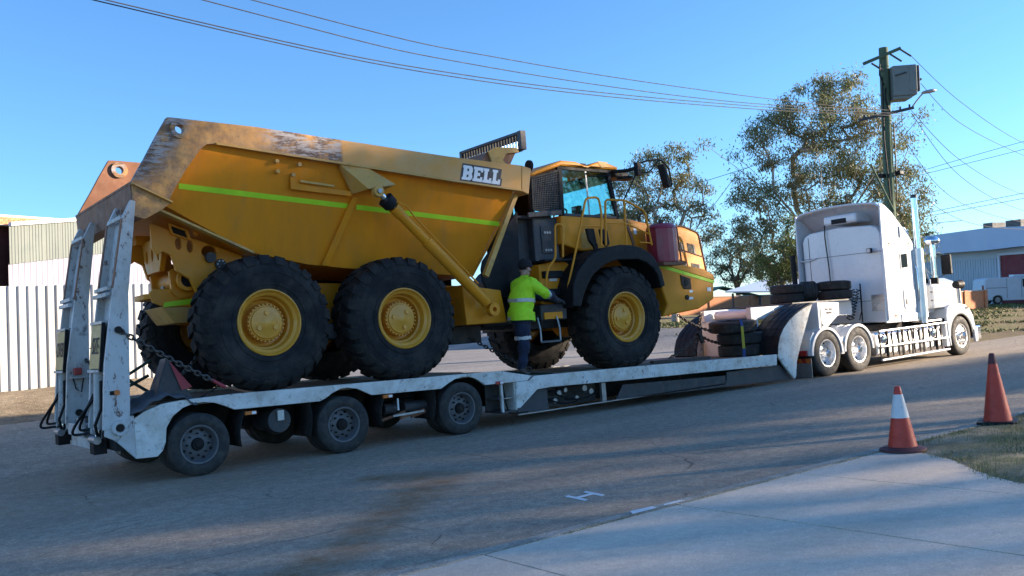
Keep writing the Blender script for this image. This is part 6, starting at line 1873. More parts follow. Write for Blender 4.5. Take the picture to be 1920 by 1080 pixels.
# ------------------------------------------------------------------ buildings and fences in the background
class Facade:
    """local frame of an upright wall: s along it, t out of it towards the viewer, h up the plumb line"""
    def __init__(self, A, Bp):
        self.A = Vector(A)
        s = Vector(Bp) - self.A
        s = s - UP * s.dot(UP)
        self.L = s.length
        self.s = s.normalized()
        self.n = self.s.cross(UP).normalized()
        if self.n.y > 0 and abs(self.n.y) > 0.2:
            self.n = -self.n

    def p(self, s, t, h):
        return self.A + self.s * s + self.n * t + UP * h

    def box(self, mb, s0, s1, t0, t1, h0, h1):
        c = [self.p(s, t, h) for h in (h0, h1) for (s, t) in ((s0, t0), (s1, t0), (s1, t1), (s0, t1))]
        return mb.add(c, [(0, 3, 2, 1), (4, 5, 6, 7), (0, 1, 5, 4), (1, 2, 6, 5), (2, 3, 7, 6), (3, 0, 4, 7)])

    def poly(self, mb, pts, t0, t1):
        n = len(pts)
        vs = [self.p(s, t0, h) for s, h in pts] + [self.p(s, t1, h) for s, h in pts]
        return mb.add(vs, [tuple(range(n)), tuple(range(n, 2 * n))[::-1]] + [(i, (i + 1) % n, (i + 1) % n + n, i + n) for i in range(n)])

    def ribbed(self, mb, s0, s1, lo, hi, pitch, depth, t=0.0):
        """profiled sheet: lo and hi give its lower and upper edge as functions of s"""
        prof = []
        s = s0
        while s < s1 - 1e-6:
            for (f, d) in ((0.0, 0), (0.55, 0), (0.66, 1), (0.89, 1)):
                q = s + f * pitch
                if q <= s1:
                    prof.append((q, d * depth))
            s += pitch
        prof.append((s1, 0))
        vs = []
        for q, d in prof:
            vs += [self.p(q, t + d, lo(q)), self.p(q, t + d, hi(q))]
        fs = [(2 * i, 2 * i + 2, 2 * i + 3, 2 * i + 1) for i in range(len(prof) - 1)]
        return mb.add(vs, fs)


M['fence_sheet'] = mk('white_fence_steel', (0.44, 0.46, 0.48), 0.4, 0.0, var=0.08, vs=1.5, dirt=[((0.30, 0.27, 0.22), 1.2, 0.46, 0.75, 0.6), ((0.22, 0.17, 0.12), 5, 0.58, 0.75, 0.4)], stretch=(1, 1, 0.4))
M['clad_green'] = mk('grey_green_cladding', (0.15, 0.17, 0.155), 0.5, 0, var=0.08, vs=0.7, dirt=[((0.15, 0.16, 0.15), 1.0, 0.5, 0.8, 0.5)])
M['clad_lilac'] = mk('pale_lilac_cladding', (0.30, 0.29, 0.36), 0.5, 0, var=0.06, vs=0.7)
M['fascia'] = mk('white_fascia', (0.62, 0.64, 0.68), 0.5, var=0.06, vs=1)
M['maroon_wall'] = mk('dark_red_brick_wall', (0.10, 0.035, 0.03), 0.85, var=0.2, vs=2)
M['brick'] = mk('orange_brick', (0.48, 0.20, 0.09), 0.85, var=0.15, vs=3, island=0.25)
M['mortar'] = mk('mortar', (0.42, 0.36, 0.30), 0.9, var=0.1)
M['clad_pale'] = mk('pale_grey_cladding', (0.48, 0.52, 0.55), 0.5, var=0.06, vs=0.4)
M['fascia_blue'] = mk('pale_blue_fascia', (0.50, 0.57, 0.68), 0.5, var=0.05, vs=0.3)
M['red_door'] = mk('dull_red_roller_door', (0.20, 0.02, 0.025), 0.6, var=0.1, vs=1)
M['ac'] = mk('rooftop_cooler_metal', (0.24, 0.21, 0.17), 0.7, var=0.2, vs=2)

# white sheet fence on the gravel bank
fa = Facade((-9.0, 21.35, zg(-9, 21.35)), (10.2, 25.25, 1.15))
fa.A.z = 0.95
fence = thing('sheet_fence', (0.6, 23.3, 1.0), 'white ribbed steel fence on the gravel bank at left', 'fence')
s = 0.0
k = 0
while s < 19.4:
    e1, e2 = random.uniform(-0.015, 0.015), random.uniform(-0.008, 0.008)
    mb = fa.ribbed(MB(), s, s + 0.86, lambda q: -0.12 + 0.004 * q, lambda q: 2.46 + 0.012 * q + e1, 0.215, 0.045, 0.008 * (k % 2) + e2)
    mb.build('fence_sheet', M['fence_sheet'], fence, normals=False)
    s += 0.86
    k += 1
for s in range(0, 20, 3):
    fa.box(MB(), s, s + 0.06, -0.08, -0.02, -0.2, 2.4).build('post', M['steel'], fence)
mb = fa.box(MB(), 0, 19.4, -0.05, -0.01, 1.9, 1.95)
mb.build('fence_rail', M['steel'], fence)

# brick and steel workshop behind the fence
lb = Facade((5.55, 35.93, 4.52), (9.69, 39.68, 4.71))
shop = thing('workshop', (9.0, 41, 1.5), 'grey clad workshop with an orange brick parapet behind the white fence', 'building')
lb.poly(MB(), [(-0.35, -3.6), (-0.35, 2.28), (14, 2.9), (14, -3.6)], -6.0, -0.6).build('brick_wall', M['maroon_wall'], shop)
par = lb.poly(MB(), [(-0.30, 1.95), (-0.30, 2.33), (14, 2.92), (14, 2.3)], -0.59, -0.30).build('parapet', M['mortar'], shop)
bm_ = MB()
for row in range(6):
    s = -0.28 + (0.12 if row % 2 else 0)
    while s < 7.5:
        h = 2.00 + 0.086 * row + 0.041 * (s + 0.3)
        if h < 2.30 + 0.0415 * (s + 0.3) - 0.05:
            lb.box(bm_, s, s + 0.225, -0.30, -0.285, h, h + 0.072)
        s += 0.24
tag(bm_.build('parapet_bricks', M['brick'], par, normals=False), kind='stuff')
s = -0.02
k = 0
while s < 13.5:
    lb.ribbed(MB(), s, s + 0.9, lambda q: 0.58 + 0.122 * q, lambda q: 1.93 + 0.13 * q, 0.16, 0.02, 0.0 + 0.004 * (k % 2)).build('cladding_sheet', M['clad_green'], shop, normals=False)
    lb.ribbed(MB(), s, s + 0.9, lambda q: -2.5, lambda q: 0.60 + 0.122 * q, 0.3, 0.03, -0.06 + 0.004 * (k % 2)).build('wall_sheet', M['clad_lilac'], shop, normals=False)
    s += 0.9
    k += 1
lb.poly(MB(), [(-0.05, 1.92), (-0.05, 2.05), (13.6, 3.83), (13.6, 3.68)], 0.0, 0.12).build('gutter', M['fascia'], shop)
lb.box(MB(), -3.2, -0.36, -3.4, -1.0, -3.6, 1.78).build('annexe', M['maroon_wall'], shop)

# workshop on the right with a pale blue fascia
rb = Facade((74.7, 41.13, 2.06), (71.4, 31.08, 1.42))
hall = thing('industrial_building', (76, 36, 1), 'flat roofed industrial building with pale blue fascia and red roller door', 'building')
rb.n = -rb.n if rb.n.x > 0 else rb.n
rb.box(MB(), -8, 22, -12, -0.3, -2.0, 2.9).build('wall', M['clad_pale'], hall)
s = -8.0
while s < 8.0:
    rb.ribbed(MB(), s, s + 1.0, lambda q: -1.6, lambda q: 2.30, 0.25, 0.05, -0.29).build('wall_sheet', M['clad_pale'], hall, normals=False)
    s += 1.0
rb.poly(MB(), [(-8, 3.1), (-8, 4.28), (0.2, 4.43), (8.2, 4.60), (22, 3.9), (22, 2.9), (10.8, 2.98), (8, 2.9)], -0.2, 0.9).build('fascia', M['fascia_blue'], hall)
rb.box(MB(), 8.05, 8.10, -0.3, 0.905, 2.95, 4.55).build('fascia_joint', M['fascia'], hall)
rb.box(MB(), -8, 22, -12, -0.25, 2.9, 3.4).build('roof', M['clad_pale'], hall)
dr = rb.box(MB(), 8.45, 12.6, -0.32, -0.22, -1.4, 2.45).build('roller_door', M['red_door'], hall)
for k in range(10):
    rb.box(MB(), 8.45, 12.6, -0.22, -0.20, -1.2 + 0.36 * k, -1.05 + 0.36 * k).build('door_slat', M['red_door'], dr)
rb.box(MB(), 8.25, 8.44, -0.3, -0.10, -1.6, 2.5).build('door_frame', M['fascia'], hall)
rb.box(MB(), 8.25, 12.8, -0.3, -0.10, 2.46, 2.62).build('door_frame', M['fascia'], hall)
for (s0, s1, lab) in ((6.95, 7.85, 'boxy rooftop cooler at the left on the industrial building'), (9.05, 10.40, 'wider rooftop cooler at the right on the industrial building')):
    u = thing('rooftop_cooler', rb.p((s0 + s1) / 2, -0.8, 4.4), lab, 'cooler', 'rooftop coolers')
    rb.box(MB(), s0, s1, -1.5, -0.2, 4.45, 5.06).build('casing', M['ac'], u)
    for k in range(5):
        rb.box(MB(), s0 + 0.06, s1 - 0.06, -0.2, -0.18, 4.52 + 0.1 * k, 4.57 + 0.1 * k).build('slat', M['dark'], u)

# low brick wall at the back of the yard
lw_ = Facade((53.5, 48.6, 1.37), (73.0, 46.2, 0.85))
wall = thing('brick_wall', (61.5, 40, 0.9), 'low sunlit orange brick wall behind the gooseneck', 'wall')
for (s0, s1) in ((-6, -1), (-0.9, 3.1), (3.2, 7.5), (7.6, 12), (12.1, 16), (16.1, 19.7)):
    lw_.box(MB(), s0, s1, -0.25, 0.0, -0.6, 1.42).build('wall_panel', M['brick'], wall)
    lw_.box(MB(), s1 - 0.3, s1 + 0.05, -0.3, 0.08, -0.6, 1.50).build('pier', M['brick'], wall)
    lw_.box(MB(), s0, s1, -0.3, 0.04, 1.42, 1.50).build('coping', M['mortar'], wall)

w2 = thing('brick_wall', (55.8, 27.3, 0.5), 'short orange brick wall between the prime mover and the white van', 'wall')
w2f = Facade((52.6, 27.3, 0.52), (58.6, 27.35, 0.5))
for (s0, s1) in ((0, 2.4), (2.5, 4.95)):
    w2f.box(MB(), s0, s1, -0.25, 0.0, -0.4, 1.18).build('wall_panel', M['brick'], w2)
    w2f.box(MB(), s1 - 0.3, s1 + 0.05, -0.3, 0.08, -0.4, 1.26).build('pier', M['brick'], w2)
    w2f.box(MB(), s0, s1 - 0.31, -0.3, 0.04, 1.18, 1.24).build('coping', M['mortar'], w2)

# pale roofed shed and green canopy between the trees
shed = thing('open_shed', (50, 38.5, 1.2), 'open shed with a pale blue metal roof left of the sleeper cab', 'shed')
M['shed_roof'] = mk('pale_blue_roof_sheet', (0.52, 0.62, 0.72), 0.45, var=0.05, vs=0.6)
sf = Facade((47.6, 39.1, 1.3), (52.6, 35.3, 1.3))
rfm = MB()
rfm.add([sf.p(-0.3, 0.2, 1.55), sf.p(6.2, 0.2, 1.35), sf.p(6.2, -4, 2.25), sf.p(3.4, -4, 2.3), sf.p(-0.3, 0.2, 1.47), sf.p(6.2, 0.2, 1.27), sf.p(6.2, -4, 2.17), sf.p(3.4, -4, 2.22)], [(0, 1, 2, 3), (4, 7, 6, 5), (0, 4, 5, 1), (1, 5, 6, 2), (2, 6, 7, 3), (3, 7, 4, 0)])
rfm.build('roof', M['shed_roof'], shed)
for (a, b_) in ((0.2, 0), (3, 0), (6, 0), (4, -3.8), (6, -3.8)):
    sf.box(MB(), a, a + 0.12, b_ - 0.12, b_, -0.6, 1.4 if b_ == 0 else 2.1).build('post', M['dark'], shed)
M['canopy_green'] = mk('green_shade_cloth', (0.06, 0.13, 0.085), 0.8, var=0.15, vs=1)
cn = thing('shade_canopy', (59, 49, 1.8), 'small green pitched canopy beyond the dump truck nose', 'canopy')
cf = Facade((57.2, 50.6, 1.6), (61.6, 47.0, 1.6))
cf.poly(MB(), [(0, 1.2), (2.4, 2.1), (5.6, 1.2), (5.6, 1.1), (2.4, 2.0), (0, 1.1)], -4, 0).build('roof', M['canopy_green'], cn)
for a in (0.2, 5.3):
    cf.box(MB(), a, a + 0.15, -0.2, -0.05, -0.8, 1.2).build('post', M['dark'], cn)

# white van parked on the bank
vf = Facade((67.02, 31.95, 0.62), (71.5, 28.35, 0.55))
van = thing('parked_van', (69, 30.5, 0.5), 'white panel van parked on the bank in front of the industrial building', 'van')
M['van_white'] = mk('van_white_paint', (0.68, 0.72, 0.76), 0.35, var=0.04, vs=1, coat=0.4)
body_p = [(0.0, 0.32), (0.02, 1.2), (0.10, 1.80), (0.30, 1.92), (3.6, 1.95), (4.2, 1.30), (4.95, 1.12), (5.05, 0.45), (4.95, 0.28), (4.5, 0.28), (4.45, 0.5), (4.25, 0.64), (3.95, 0.64), (3.75, 0.5), (3.70, 0.26), (1.35, 0.26), (1.30, 0.5), (1.12, 0.64), (0.84, 0.64), (0.64, 0.5), (0.60, 0.30)]
vb = vf.poly(MB(), body_p, -1.8, 0.0).build('van_body', M['van_white'], van, bevel=0.05)
for q in (0.98, 4.10):
    for tt in (-0.08, -1.55):
        c = vf.p(q, tt, 0.32)
        MB().cyl(c, c - vf.n * 0.2, 0.31, None, 22).build('wheel', M['road_tyre'], van, smooth=40)
        MB().cyl(c + vf.n * 0.012, c, 0.19, None, 18).build('hubcap', M['steel'], van, smooth=40)
vf.poly(MB(), [(2.75, 1.20), (3.95, 1.20), (3.52, 1.78), (2.75, 1.78)], 0.0, 0.012).build('cab_window', M['darkglass'], van)
vf.box(MB(), 0.15, 1.6, 0.0, 0.012, 1.17, 1.20).build('body_line', M['slate'], van)
vf.box(MB(), 1.62, 1.64, 0.0, 0.01, 0.45, 1.85).build('door_gap', M['slate'], van)
vf.box(MB(), 2.66, 2.68, 0.0, 0.01, 0.45, 1.85).build('door_gap', M['slate'], van)
vf.box(MB(), -0.012, 0.0, -0.3, -0.06, 0.9, 1.4).build('tail_lamp', M['red_lamp'], van)
vf.box(MB(), 2.4, 3.4, -1.2, -0.6, 1.955, 2.12).build('roof_vent', M['van_white'], van, bevel=0.03)

# ------------------------------------------------------------------ power pole
PB = Vector((32.0, 18.62, zg(32, 18.6)))
pole = thing('power_pole', PB, 'green stained timber power pole carrying a transformer box behind the sleeper cab', 'power pole')
M['pole'] = mk('green_stained_timber', (0.07, 0.115, 0.07), 0.85, var=0.25, vs=2, dirt=[((0.10, 0.10, 0.07), 3, 0.5, 0.75, 0.6)], stretch=(4, 4, 0.4), bump=(8, 0.4, 0.03))
M['trafo'] = mk('grey_green_enamel', (0.16, 0.185, 0.17), 0.5, var=0.08, vs=2)
H_ = 10.75
PV = Vector((0.79, -0.60, -0.07))           # along the crossarms


def pp(h, a=0.0, b=0.0):
    """point at height h on the pole, a along the arm, b towards the viewer"""
    return PB + UP * h + Vector((0.794, -0.603, 0)) * a + Vector((-0.607, -0.794, 0)) * b


MB().cyl(pp(-0.4), pp(H_), 0.205, 0.165, 20).build('pole_shaft', M['pole'], pole, smooth=40)
arm = Vector((0.62, -0.70, 0.36)).normalized()
ca = MB().bar(pp(10.28, -0.85, 0.2) - UP * 0.12, pp(10.28, 0.55, 0.2) + UP * 0.36, 0.11, 0.11).build('crossarm', M['pole'], pole)
for (a, hh, e) in ((0.52, 10.62, 1.0), (0.16, 10.45, 0.9), (-0.55, 10.16, -0.9)):
    p0 = pp(hh, a, 0.2)
    p1 = p0 + Vector((0.794, -0.603, 0)) * 0.42 - UP * 0.30 - Vector((0, 0, 0.0))
    MB().cyl(p0, p1, 0.035, None, 10).build('insulator', M['dark'], pole, smooth=40)
trf = MB()
tc = pp(9.40, 0.60, 0.05)
tx, tyv = Vector((0.794, -0.603, 0)), Vector((-0.607, -0.794, 0))
def obox(mb, c, a, b, h):
    vs = [c + tx * (a * i) + tyv * (b * j_) + UP * (h * k_) for k_ in (-1, 1) for (i, j_) in ((-1, -1), (1, -1), (1, 1), (-1, 1))]
    return mb.add(vs, [(0, 3, 2, 1), (4, 5, 6, 7), (0, 1, 5, 4), (1, 2, 6, 5), (2, 3, 7, 6), (3, 0, 4, 7)])
tf = obox(MB(), tc, 0.44, 0.34, 0.56).build('transformer', M['trafo'], pole, bevel=0.02)
obox(MB(), tc + tx * 0.38 + UP * 0.05, 0.19, 0.30, 0.48).build('radiator', M['dark'], tf, bevel=0.02)
obox(MB(), tc + tx * 0.30 + UP * 0.05 + tyv * 0.31, 0.14, 0.05, 0.46).build('radiator', M['trafo'], tf, bevel=0.02)
obox(MB(), tc - tx * 0.10 - UP * 0.62, 0.34, 0.30, 0.05).build('base_rail', M['trafo'], tf, bevel=0.01)
MB().cyl(tc - tx * 0.36 + UP * 0.18 + tyv * 0.36, tc + tx * 0.05 + UP * 0.28 + tyv * 0.36, 0.03, None, 10).build('bushing', M['dark'], tf, smooth=40)
MB().cyl(tc + tx * 0.6 - UP * 0.02, tc + tx * 0.75 + UP * 0.08, 0.04, None, 10).build('bushing', M['dark'], tf, smooth=40)
for (a, b0, b1) in ((-0.12, 9.3, 10.1), (0.06, 8.3, 9.2), (-0.05, 5.0, 9.6)):
    MB().tube([pp(b1, a - 0.12, 0.2), pp((b0 + b1) / 2, a - 0.16, 0.24), pp(b0, a, 0.2)], 0.03, 6).build('cable', M['black'], pole, smooth=60)
MB().tube([pp(7.9, 0.22, 0.1), pp(6.5, 0.24, 0.12), pp(5.0, 0.22, 0.1)], 0.025, 6).build('cable', M['black'], pole, smooth=60)
MB().bar(pp(8.20, -1.1, 0.2) - UP * 0.13, pp(8.20, 0.95, 0.2) + UP * 0.19, 0.09, 0.10).build('crossarm', M['dark'], pole)
for a in (-0.9, -0.5, 0.45, 0.8):
    MB().cyl(pp(8.22 + 0.155 * a, a, 0.2), pp(8.40 + 0.155 * a, a, 0.2), 0.035, None, 8).build('insulator', M['dark'], pole, smooth=40)
MB().tube([pp(7.7, 0.2, 0.2), pp(8.05, 0.62, 0.2)], 0.02, 6).build('arm_brace', M['steel'], pole, smooth=60)
MB().box(*(lambda q: (q.x - .13, q.x + .13, q.y - .1, q.y + .1, q.z - .07, q.z + .07))(pp(6.02, 0.36, 0.1))).build('cable_joint', M['black'], pole, bevel=0.02)
MB().box(*(lambda q: (q.x - .13, q.x + .13, q.y - .1, q.y + .1, q.z - .07, q.z + .07))(pp(5.95, -0.30, 0.1))).build('cable_joint', M['black'], pole, bevel=0.02)
# street light on a short outreach
MB().tube([pp(8.35, 0.85, 0.2), pp(8.6, 1.05, 0.2), pp(8.88, 1.30, 0.2)], 0.028, 8).build('lamp_arm', M['steel'], pole, smooth=60)
ll = MB().lathe([(-0.28, 0.03), (-0.2, 0.09), (0.05, 0.12), (0.2, 0.10), (0.27, 0.03)], 16, axis='X', o=(0, 0, 0))
lo = ll.build('street_lamp', M['steel'], pole, at=pp(8.95, 1.55, 0.2), smooth=40)
lo.rotation_euler = (0, -0.12, -0.65)
lo.scale = (1, 1, 0.6)
MB().tube([pp(4.6, 0.05, 0.2), pp(6.35, -0.9, 0.6)], 0.04, 8).build('stay_strut', M['pole'], pole, smooth=60)


def wire(pts, label, group='overhead power lines', r=0.011):
    P_ = [Vector(p_) for p_ in pts]
    out = []
    for i in range(len(P_) - 1):
        p0, p1, p2, p3 = P_[max(i - 1, 0)], P_[i], P_[i + 1], P_[min(i + 2, len(P_) - 1)]
        for k in range(10):
            t_ = k / 10
            out.append(0.5 * ((2 * p1) + (p2 - p0) * t_ + (2 * p0 - 5 * p1 + 4 * p2 - p3) * t_ ** 2 + (3 * p1 - p0 - 3 * p2 + p3) * t_ ** 3))
    out.append(P_[-1])
    w_ = MB().tube(out, r, 5).build('power_line', M['wire'], smooth=60)
    tag(w_, label, 'power line', group)


M['wire'] = mk('overhead_wire', (0.025, 0.025, 0.03), 0.8, 0.0, var=0)
wire([(31.9, 17.3, 8.26), (22, 16.7, 7.55), (11.9, 16.1, 7.16), (4.0, 15.55, 7.46), (-14, 14.3, 9.0)], 'lowest pair of wires crossing the sky above the dump truck, upper one')
wire([(31.9, 17.3, 8.18), (22, 16.65, 7.45), (11.9, 16.1, 7.08), (3.9, 15.6, 7.44), (-14, 14.4, 9.0)], 'lowest wire crossing the sky above the dump truck')
wire([(31.6, 17.85, 8.50), (22, 17.4, 7.85), (12.5, 16.93, 7.72), (5.78, 16.05, 7.91), (-14, 14.6, 9.6)], 'second highest wire crossing the sky above the dump truck')
wire([(31.69, 18.24, 8.59), (23, 17.7, 8.2), (13.8, 17.3, 8.10), (6.89, 16.44, 8.21), (-14, 14.8, 9.9)], 'highest wire crossing the sky above the dump truck')
wire([pp(10.35, 0.92, 0.2), (37.06, 17.87, 9.32), (44.3, 18.7, 8.25), (56, 20, 7.6)], 'wire running right from the top crossarm of the pole')
wire([pp(9.3, 1.3, 0.1), (37.03, 17.94, 8.46), (44.3, 18.7, 7.66), (56, 20, 7.0)], 'wire running right from the transformer box')
wire([pp(8.3, 0.85, 0.2), (36.99, 18.06, 6.97), (44.26, 18.86, 5.88), (56, 20.2, 5.6)], 'upper wire sagging right from the lower crossarm')
wire([pp(8.2, 0.85, 0.2), (36.96, 18.11, 6.33), (44.2, 18.9, 5.15), (56, 20.2, 4.9)], 'lower wire sagging right from the lower crossarm')
wire([pp(7.9, 0.25, 0.1), (35.3, 18.16, 5.85), (40.8, 19.0, 5.0), (50, 20.2, 4.6)], 'slack service wire falling right from mid pole')
wire([pp(6.0, 0.3, 0.1), (36.0, 18.4, 4.9), (42, 19.4, 4.45), (52, 20.6, 4.5)], 'lowest slack service wire falling right from the pole')
wire([(53.0, 47.4, 7.06), (60, 42, 6.95), (70, 34.5, 7.1)], 'level wire behind the dump truck nose', r=0.02)
wire([(57.0, 31.6, 9.5), (63.34, 26.66, 11.18), (75, 17.6, 14)], 'highest of the far wires rising to the right edge', 'far wires', r=0.016)
wire([(57.0, 31.6, 9.3), (63.32, 26.7, 10.66), (75, 17.6, 13.2)], 'second of the far wires rising to the right edge', 'far wires', r=0.016)
wire([(57.0, 31.7, 6.8), (63.22, 26.93, 7.81), (75, 17.9, 9.6)], 'third of the far wires rising to the right edge', 'far wires', r=0.016)
wire([(57.0, 31.7, 6.6), (63.21, 26.96, 7.46), (75, 17.9, 9.0)], 'lowest of the far wires rising to the right edge', 'far wires', r=0.016)
wire([(42, 43, 8.9), (46.63, 39.5, 10.13), (50.5, 36.4, 11.3)], 'short wire entering the big tree from the left', 'far wires', r=0.018)

# ------------------------------------------------------------------ trees
M['bark'] = mk('pale_gum_bark', (0.40, 0.35, 0.29), 0.85, var=0.25, vs=3, dirt=[((0.14, 0.11, 0.085), 2.5, 0.45, 0.7, 0.8)])
M['bark_dark'] = mk('dark_bark', (0.10, 0.08, 0.06), 0.9, var=0.25, vs=3)


def leaf_mat(name, col, col2):
    m = mk(name, col, 0.6, var=0.25, vs=0.9, island=0.35, dirt=[(col2, 0.7, 0.46, 0.66, 0.8)])
    N, L = m.node_tree.nodes, m.node_tree.links
    b = N['Principled BSDF']
    src = b.inputs['Base Color'].links[0].from_socket
    tl = N.new('ShaderNodeBsdfTranslucent')
    L.new(src, tl.inputs['Color'])
    mx_ = N.new('ShaderNodeMixShader')
    mx_.inputs[0].default_value = 0.3
    L.new(b.outputs[0], mx_.inputs[1])
    L.new(tl.outputs[0], mx_.inputs[2])
    L.new(mx_.outputs[0], N['Material Output'].inputs[0])
    return m


M['leaf_gum'] = leaf_mat('gum_leaves', (0.165, 0.185, 0.08), (0.24, 0.18, 0.085))
M['leaf_green'] = leaf_mat('green_leaves', (0.14, 0.165, 0.045), (0.10, 0.115, 0.035))
M['leaf_dark'] = leaf_mat('dark_leaves', (0.08, 0.10, 0.045), (0.10, 0.10, 0.05))


def make_tree(seed, height, trunk_h, lobes, n_clump, leaves, leaf_len, clump_r, r0, bark, leafm, fork=5):
    """grows branches towards foliage clumps scattered in the given lobes [(x, y, z, rx, ry, rz)] (relative to the base); returns (trunk mesh, crown mesh)"""
    rnd = random.Random(seed)
    nodes = [(Vector((0, 0, -0.2)), -1), (Vector((0.05, 0, trunk_h * 0.5)), 0), (Vector((0.02, 0.05, trunk_h)), 1)]
    tips = []
    vol = [l[3] * l[4] * l[5] for l in lobes]
    tot = sum(vol)
    cl = []
    for l, v in zip(lobes, vol):
        for _ in range(max(1, int(n_clump * v / tot))):
            while True:
                q = Vector((rnd.uniform(-1, 1), rnd.uniform(-1, 1), rnd.uniform(-1, 1)))
                if 0.25 < q.length < 1 and rnd.random() < q.length ** 3:
                    break
            cl.append(Vector((l[0] + q.x * l[3], l[1] + q.y * l[4], l[2] + q.z * l[5])))
    # main limbs
    for k in range(fork):
        a = 2 * math.pi * (k + rnd.uniform(-0.3, 0.3)) / fork
        hh = (height - trunk_h) * rnd.uniform(0.48, 0.74)
        p = nodes[2][0]
        par_ = 2
        for st in range(6):
            d = Vector((math.cos(a), math.sin(a), 0)) * hh * 0.075 * (1 + 0.28 * st) + Vector((0, 0, hh * 0.165))
            p = p + d + Vector((rnd.uniform(-.1, .1), rnd.uniform(-.1, .1), 0))
            nodes.append((p, par_))
            par_ = len(nodes) - 1
        tips.append(par_)
    cl.sort(key=lambda c: (c - nodes[2][0]).length)
    for c in cl:
        best, bi = 1e9, 0
        for i, (p, _) in enumerate(nodes):
            if i < 2:
                continue
            dd = (c - p).length + max(0, p.z - c.z) * 1.2
            if dd < best:
                best, bi = dd, i
        p0 = nodes[bi][0]
        n_ = max(1, int((c - p0).length / 0.55))
        par_ = bi
        up_ = Vector((0, 0, 0.18 * (c - p0).length))
        for st in range(1, n_ + 1):
            t_ = st / n_
            p = p0.lerp(c, t_) + up_ * math.sin(math.pi * t_) + Vector((rnd.uniform(-.07, .07), rnd.uniform(-.07, .07), rnd.uniform(-.05, .05))) * (1 if t_ < 1 else 0)
            nodes.append((p, par_))
            par_ = len(nodes) - 1
        tips.append(par_)
    wt = [0.0] * len(nodes)
    for tpi in tips:
        wt[tpi] += 1
    for i in range(len(nodes) - 1, 0, -1):
        wt[nodes[i][1]] += wt[i] if wt[i] else 0.2
    tr_ = MB()
    full = wt[0] or 1
    for i in range(1, len(nodes)):
        p, pr_ = nodes[i]
        ra = max(0.014, r0 * (wt[pr_] / full) ** 0.46)
        rb_ = max(0.010, r0 * (max(wt[i], 0.3) / full) ** 0.46)
        if pr_ == 0:
            ra = r0 * 1.25
        tr_.cyl(nodes[pr_][0], p, min(ra, rb_ * 1.5), rb_, 6 if ra < 0.08 else 10, caps=False)
    lf = MB()
    for tpi in tips:
        c = nodes[tpi][0]
        cr = clump_r * rnd.uniform(0.6, 1.3)
        for _ in range(int(leaves * rnd.uniform(0.5, 1.3))):
            q = Vector((rnd.gauss(0, 0.5), rnd.gauss(0, 0.5), rnd.gauss(-0.05, 0.36))) * cr
            d = Vector((rnd.gauss(0, 0.6), rnd.gauss(0, 0.6), -0.7 + rnd.gauss(0, 0.5))).normalized()
            s_ = d.cross(Vector((rnd.gauss(0, 1), rnd.gauss(0, 1), rnd.gauss(0, 1)))).normalized()
            ln = leaf_len * rnd.uniform(0.6, 1.3)
            a = c + q
            m_ = a + d * ln * 0.5
            lf.add([a, m_ + s_ * ln * 0.14, a + d * ln, m_ - s_ * ln * 0.14], [(0, 1, 2, 3)])
    t_me = as_mesh(tr_, 'tree_trunk', bark, 60)
    ob = lf.build('tree_crown', leafm, normals=False)
    c_me = ob.data
    bpy.data.objects.remove(ob)
    return t_me, c_me


def plant(name, loc, meshes, label, cat='tree', group='trees', rot=0.0, scale=1.0):
    o = thing(name, loc, label, cat, group)
    o.rotation_euler = (0, 0, rot)
    o.scale = (scale,) * 3
    link('trunk', meshes[0], o)
    link('crown', meshes[1], o)
    return o


# big gum behind the pole; lobes laid out across the view: a along the picture, b in depth
def lob(a, z, ra, rz, b=0.0, rb=None):
    rb = rb or ra
    x, y = a * 0.794 + b * 0.607, -a * 0.603 + b * 0.794
    rr_ = max(ra, rb)
    return (x, y, z, ra, ra, rz)


big = make_tree(3, 13.0, 2.6, [lob(-3.6, 6.0, 1.6, 1.9), lob(-2.4, 9.6, 1.5, 1.6), lob(-0.2, 10.9, 1.7, 1.7), lob(1.6, 11.2, 1.5, 1.6), lob(3.0, 8.6, 1.6, 2.1), lob(4.4, 5.8, 1.4, 1.7), lob(-3.0, 3.4, 1.3, 1.4, -0.5), lob(0.4, 7.6, 2.0, 2.2, 1.0), lob(-4.4, 4.4, 0.9, 1.0), lob(4.6, 3.4, 1.0, 1.0), lob(2.6, 4.8, 1.4, 1.5, -1)], 470, 112, 0.19, 0.55, 0.24, M['bark'], M['leaf_gum'], 9)
plant('gum_tree', (42.35, 28.0, zg(42.3, 28)), big, 'tall gum tree with brownish foliage behind the power pole')
sec = make_tree(8, 9.6, 2.2, [lob(-1.9, 7.0, 1.2, 1.4), lob(-0.6, 8.1, 1.2, 1.3), lob(0.6, 8.6, 1.0, 1.0), lob(1.3, 6.8, 1.1, 1.3), lob(-0.6, 5.6, 1.1, 1.1), lob(2.2, 5.0, 0.9, 0.9), lob(-2.4, 5.2, 0.8, 0.9), lob(0.8, 4.4, 0.8, 0.8)], 180, 90, 0.19, 0.50, 0.18, M['bark'], M['leaf_gum'], 6)
plant('gum_tree', (37.3, 34.4, zg(37.3, 34.4)), sec, 'smaller thin gum tree behind the dump truck bonnet')
shr = make_tree(12, 5.2, 0.8, [lob(-0.2, 3.2, 1.2, 1.2), lob(0.6, 4.2, 1.1, 1.0), lob(0.2, 2.2, 1.0, 0.9), lob(-0.9, 2.4, 0.7, 0.8)], 110, 110, 0.15, 0.38, 0.13, M['bark_dark'], M['leaf_green'], 4)
plant('leafy_shrub', (37.5, 26.9, zg(37.5, 26.9)), shr, 'bushy green shrub beside the left edge of the sleeper cab', 'shrub', 'shrubs')
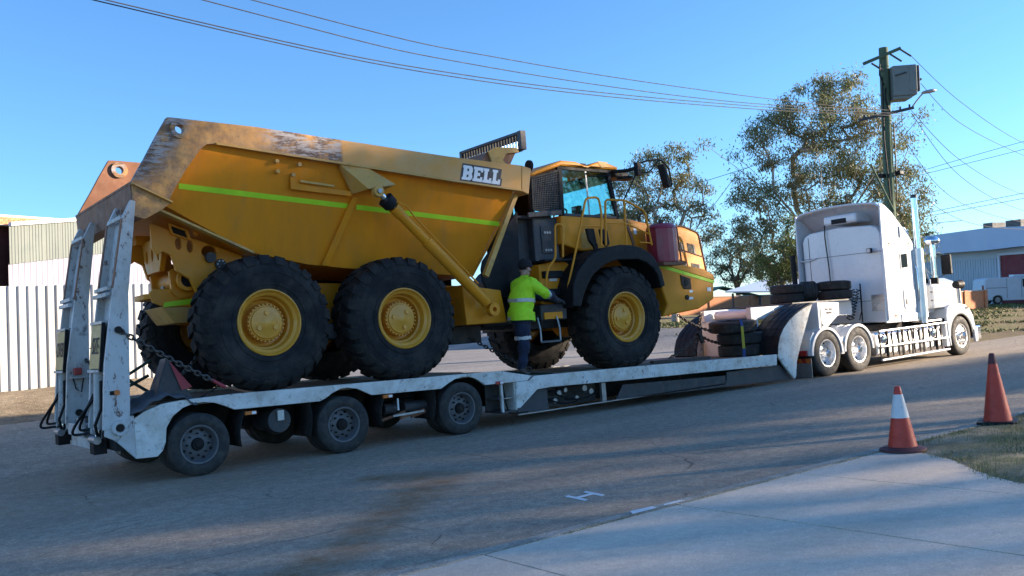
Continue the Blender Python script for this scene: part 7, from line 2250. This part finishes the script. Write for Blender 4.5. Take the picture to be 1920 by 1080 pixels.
dst = make_tree(15, 7.5, 1.6, [lob(-1.6, 4.6, 1.6, 1.5), lob(1.0, 5.6, 1.8, 1.6), lob(2.6, 4.0, 1.5, 1.3), lob(-0.2, 3.2, 1.8, 1.2)], 90, 70, 0.30, 0.7, 0.25, M['bark_dark'], M['leaf_dark'], 4)
plant('dark_tree', (76.2, 61.3, 2.2), dst, 'dark distant tree above the green canopy', 'tree', 'distant trees')
plant('dark_tree', (83, 58, 2.0), dst, 'dark distant tree just right of the green canopy', 'tree', 'distant trees', 1.2, 0.9)
plant('dark_tree', (64, 76, 2.6), dst, 'distant tree hidden behind the dump truck bonnet', 'tree', 'distant trees', 2.2, 1.0)
plant('dark_tree', (110, 60, 1.0), dst, 'distant tree far behind the industrial building', 'tree', 'distant trees', 0.5, 1.2)

# ------------------------------------------------------------------ unseen trees on the camera's side, placed and shaped to shade road and truck
LB = [(0, 0, 4.2, 3.6, 3.6, 2.4), (0.8, 0.5, 7.6, 3.2, 3.2, 2.4), (-0.6, -0.4, 9.8, 2.4, 2.4, 1.6)]
sha = make_tree(31, 11.5, 1.4, LB, 260, 105, 0.42, 0.95, 0.36, M['bark'], M['leaf_gum'], 6)
thin = make_tree(33, 11.5, 2.2, LB, 84, 44, 0.36, 0.80, 0.30, M['bark'], M['leaf_gum'], 6)
tall = make_tree(37, 15.0, 8.2, [(0, 0, 11.2, 3.4, 3.4, 1.9), (0.6, 0.4, 13.4, 3.0, 3.0, 1.7), (-2.2, 1.2, 9.8, 1.6, 1.6, 1.2)], 170, 90, 0.42, 0.95, 0.34, M['bark'], M['leaf_gum'], 5)
SHADE = [(33.0, -15.5, 1.15, 1.6, thin), (40.5, -17.5, 1.32, 1.3, thin), (46.5, -16.5, 1.38, 2.1, thin), (36.5, -9.0, 0.92, 1.0, tall), (41.0, -8.0, 0.90, 0.9, tall), (45.5, -8.6, 0.85, 2.8, tall), (49.5, -9.4, 0.70, 1.9, tall), (53.0, -8.0, 0.74, 0.2, sha), (57.5, -8.8, 0.66, 1.1, sha), (62.0, -8.4, 0.56, 2.5, sha)]
for i, (x, y, sc_, ro_, me_) in enumerate(SHADE):
    plant('shade_tree', (x, y, 0), me_, 'unseen tree %s, added to shade the road from its near side' % ('first second third fourth fifth sixth seventh eighth ninth tenth eleventh twelfth'.split()[i]), 'tree', 'unseen shade trees on the near side', ro_, sc_)
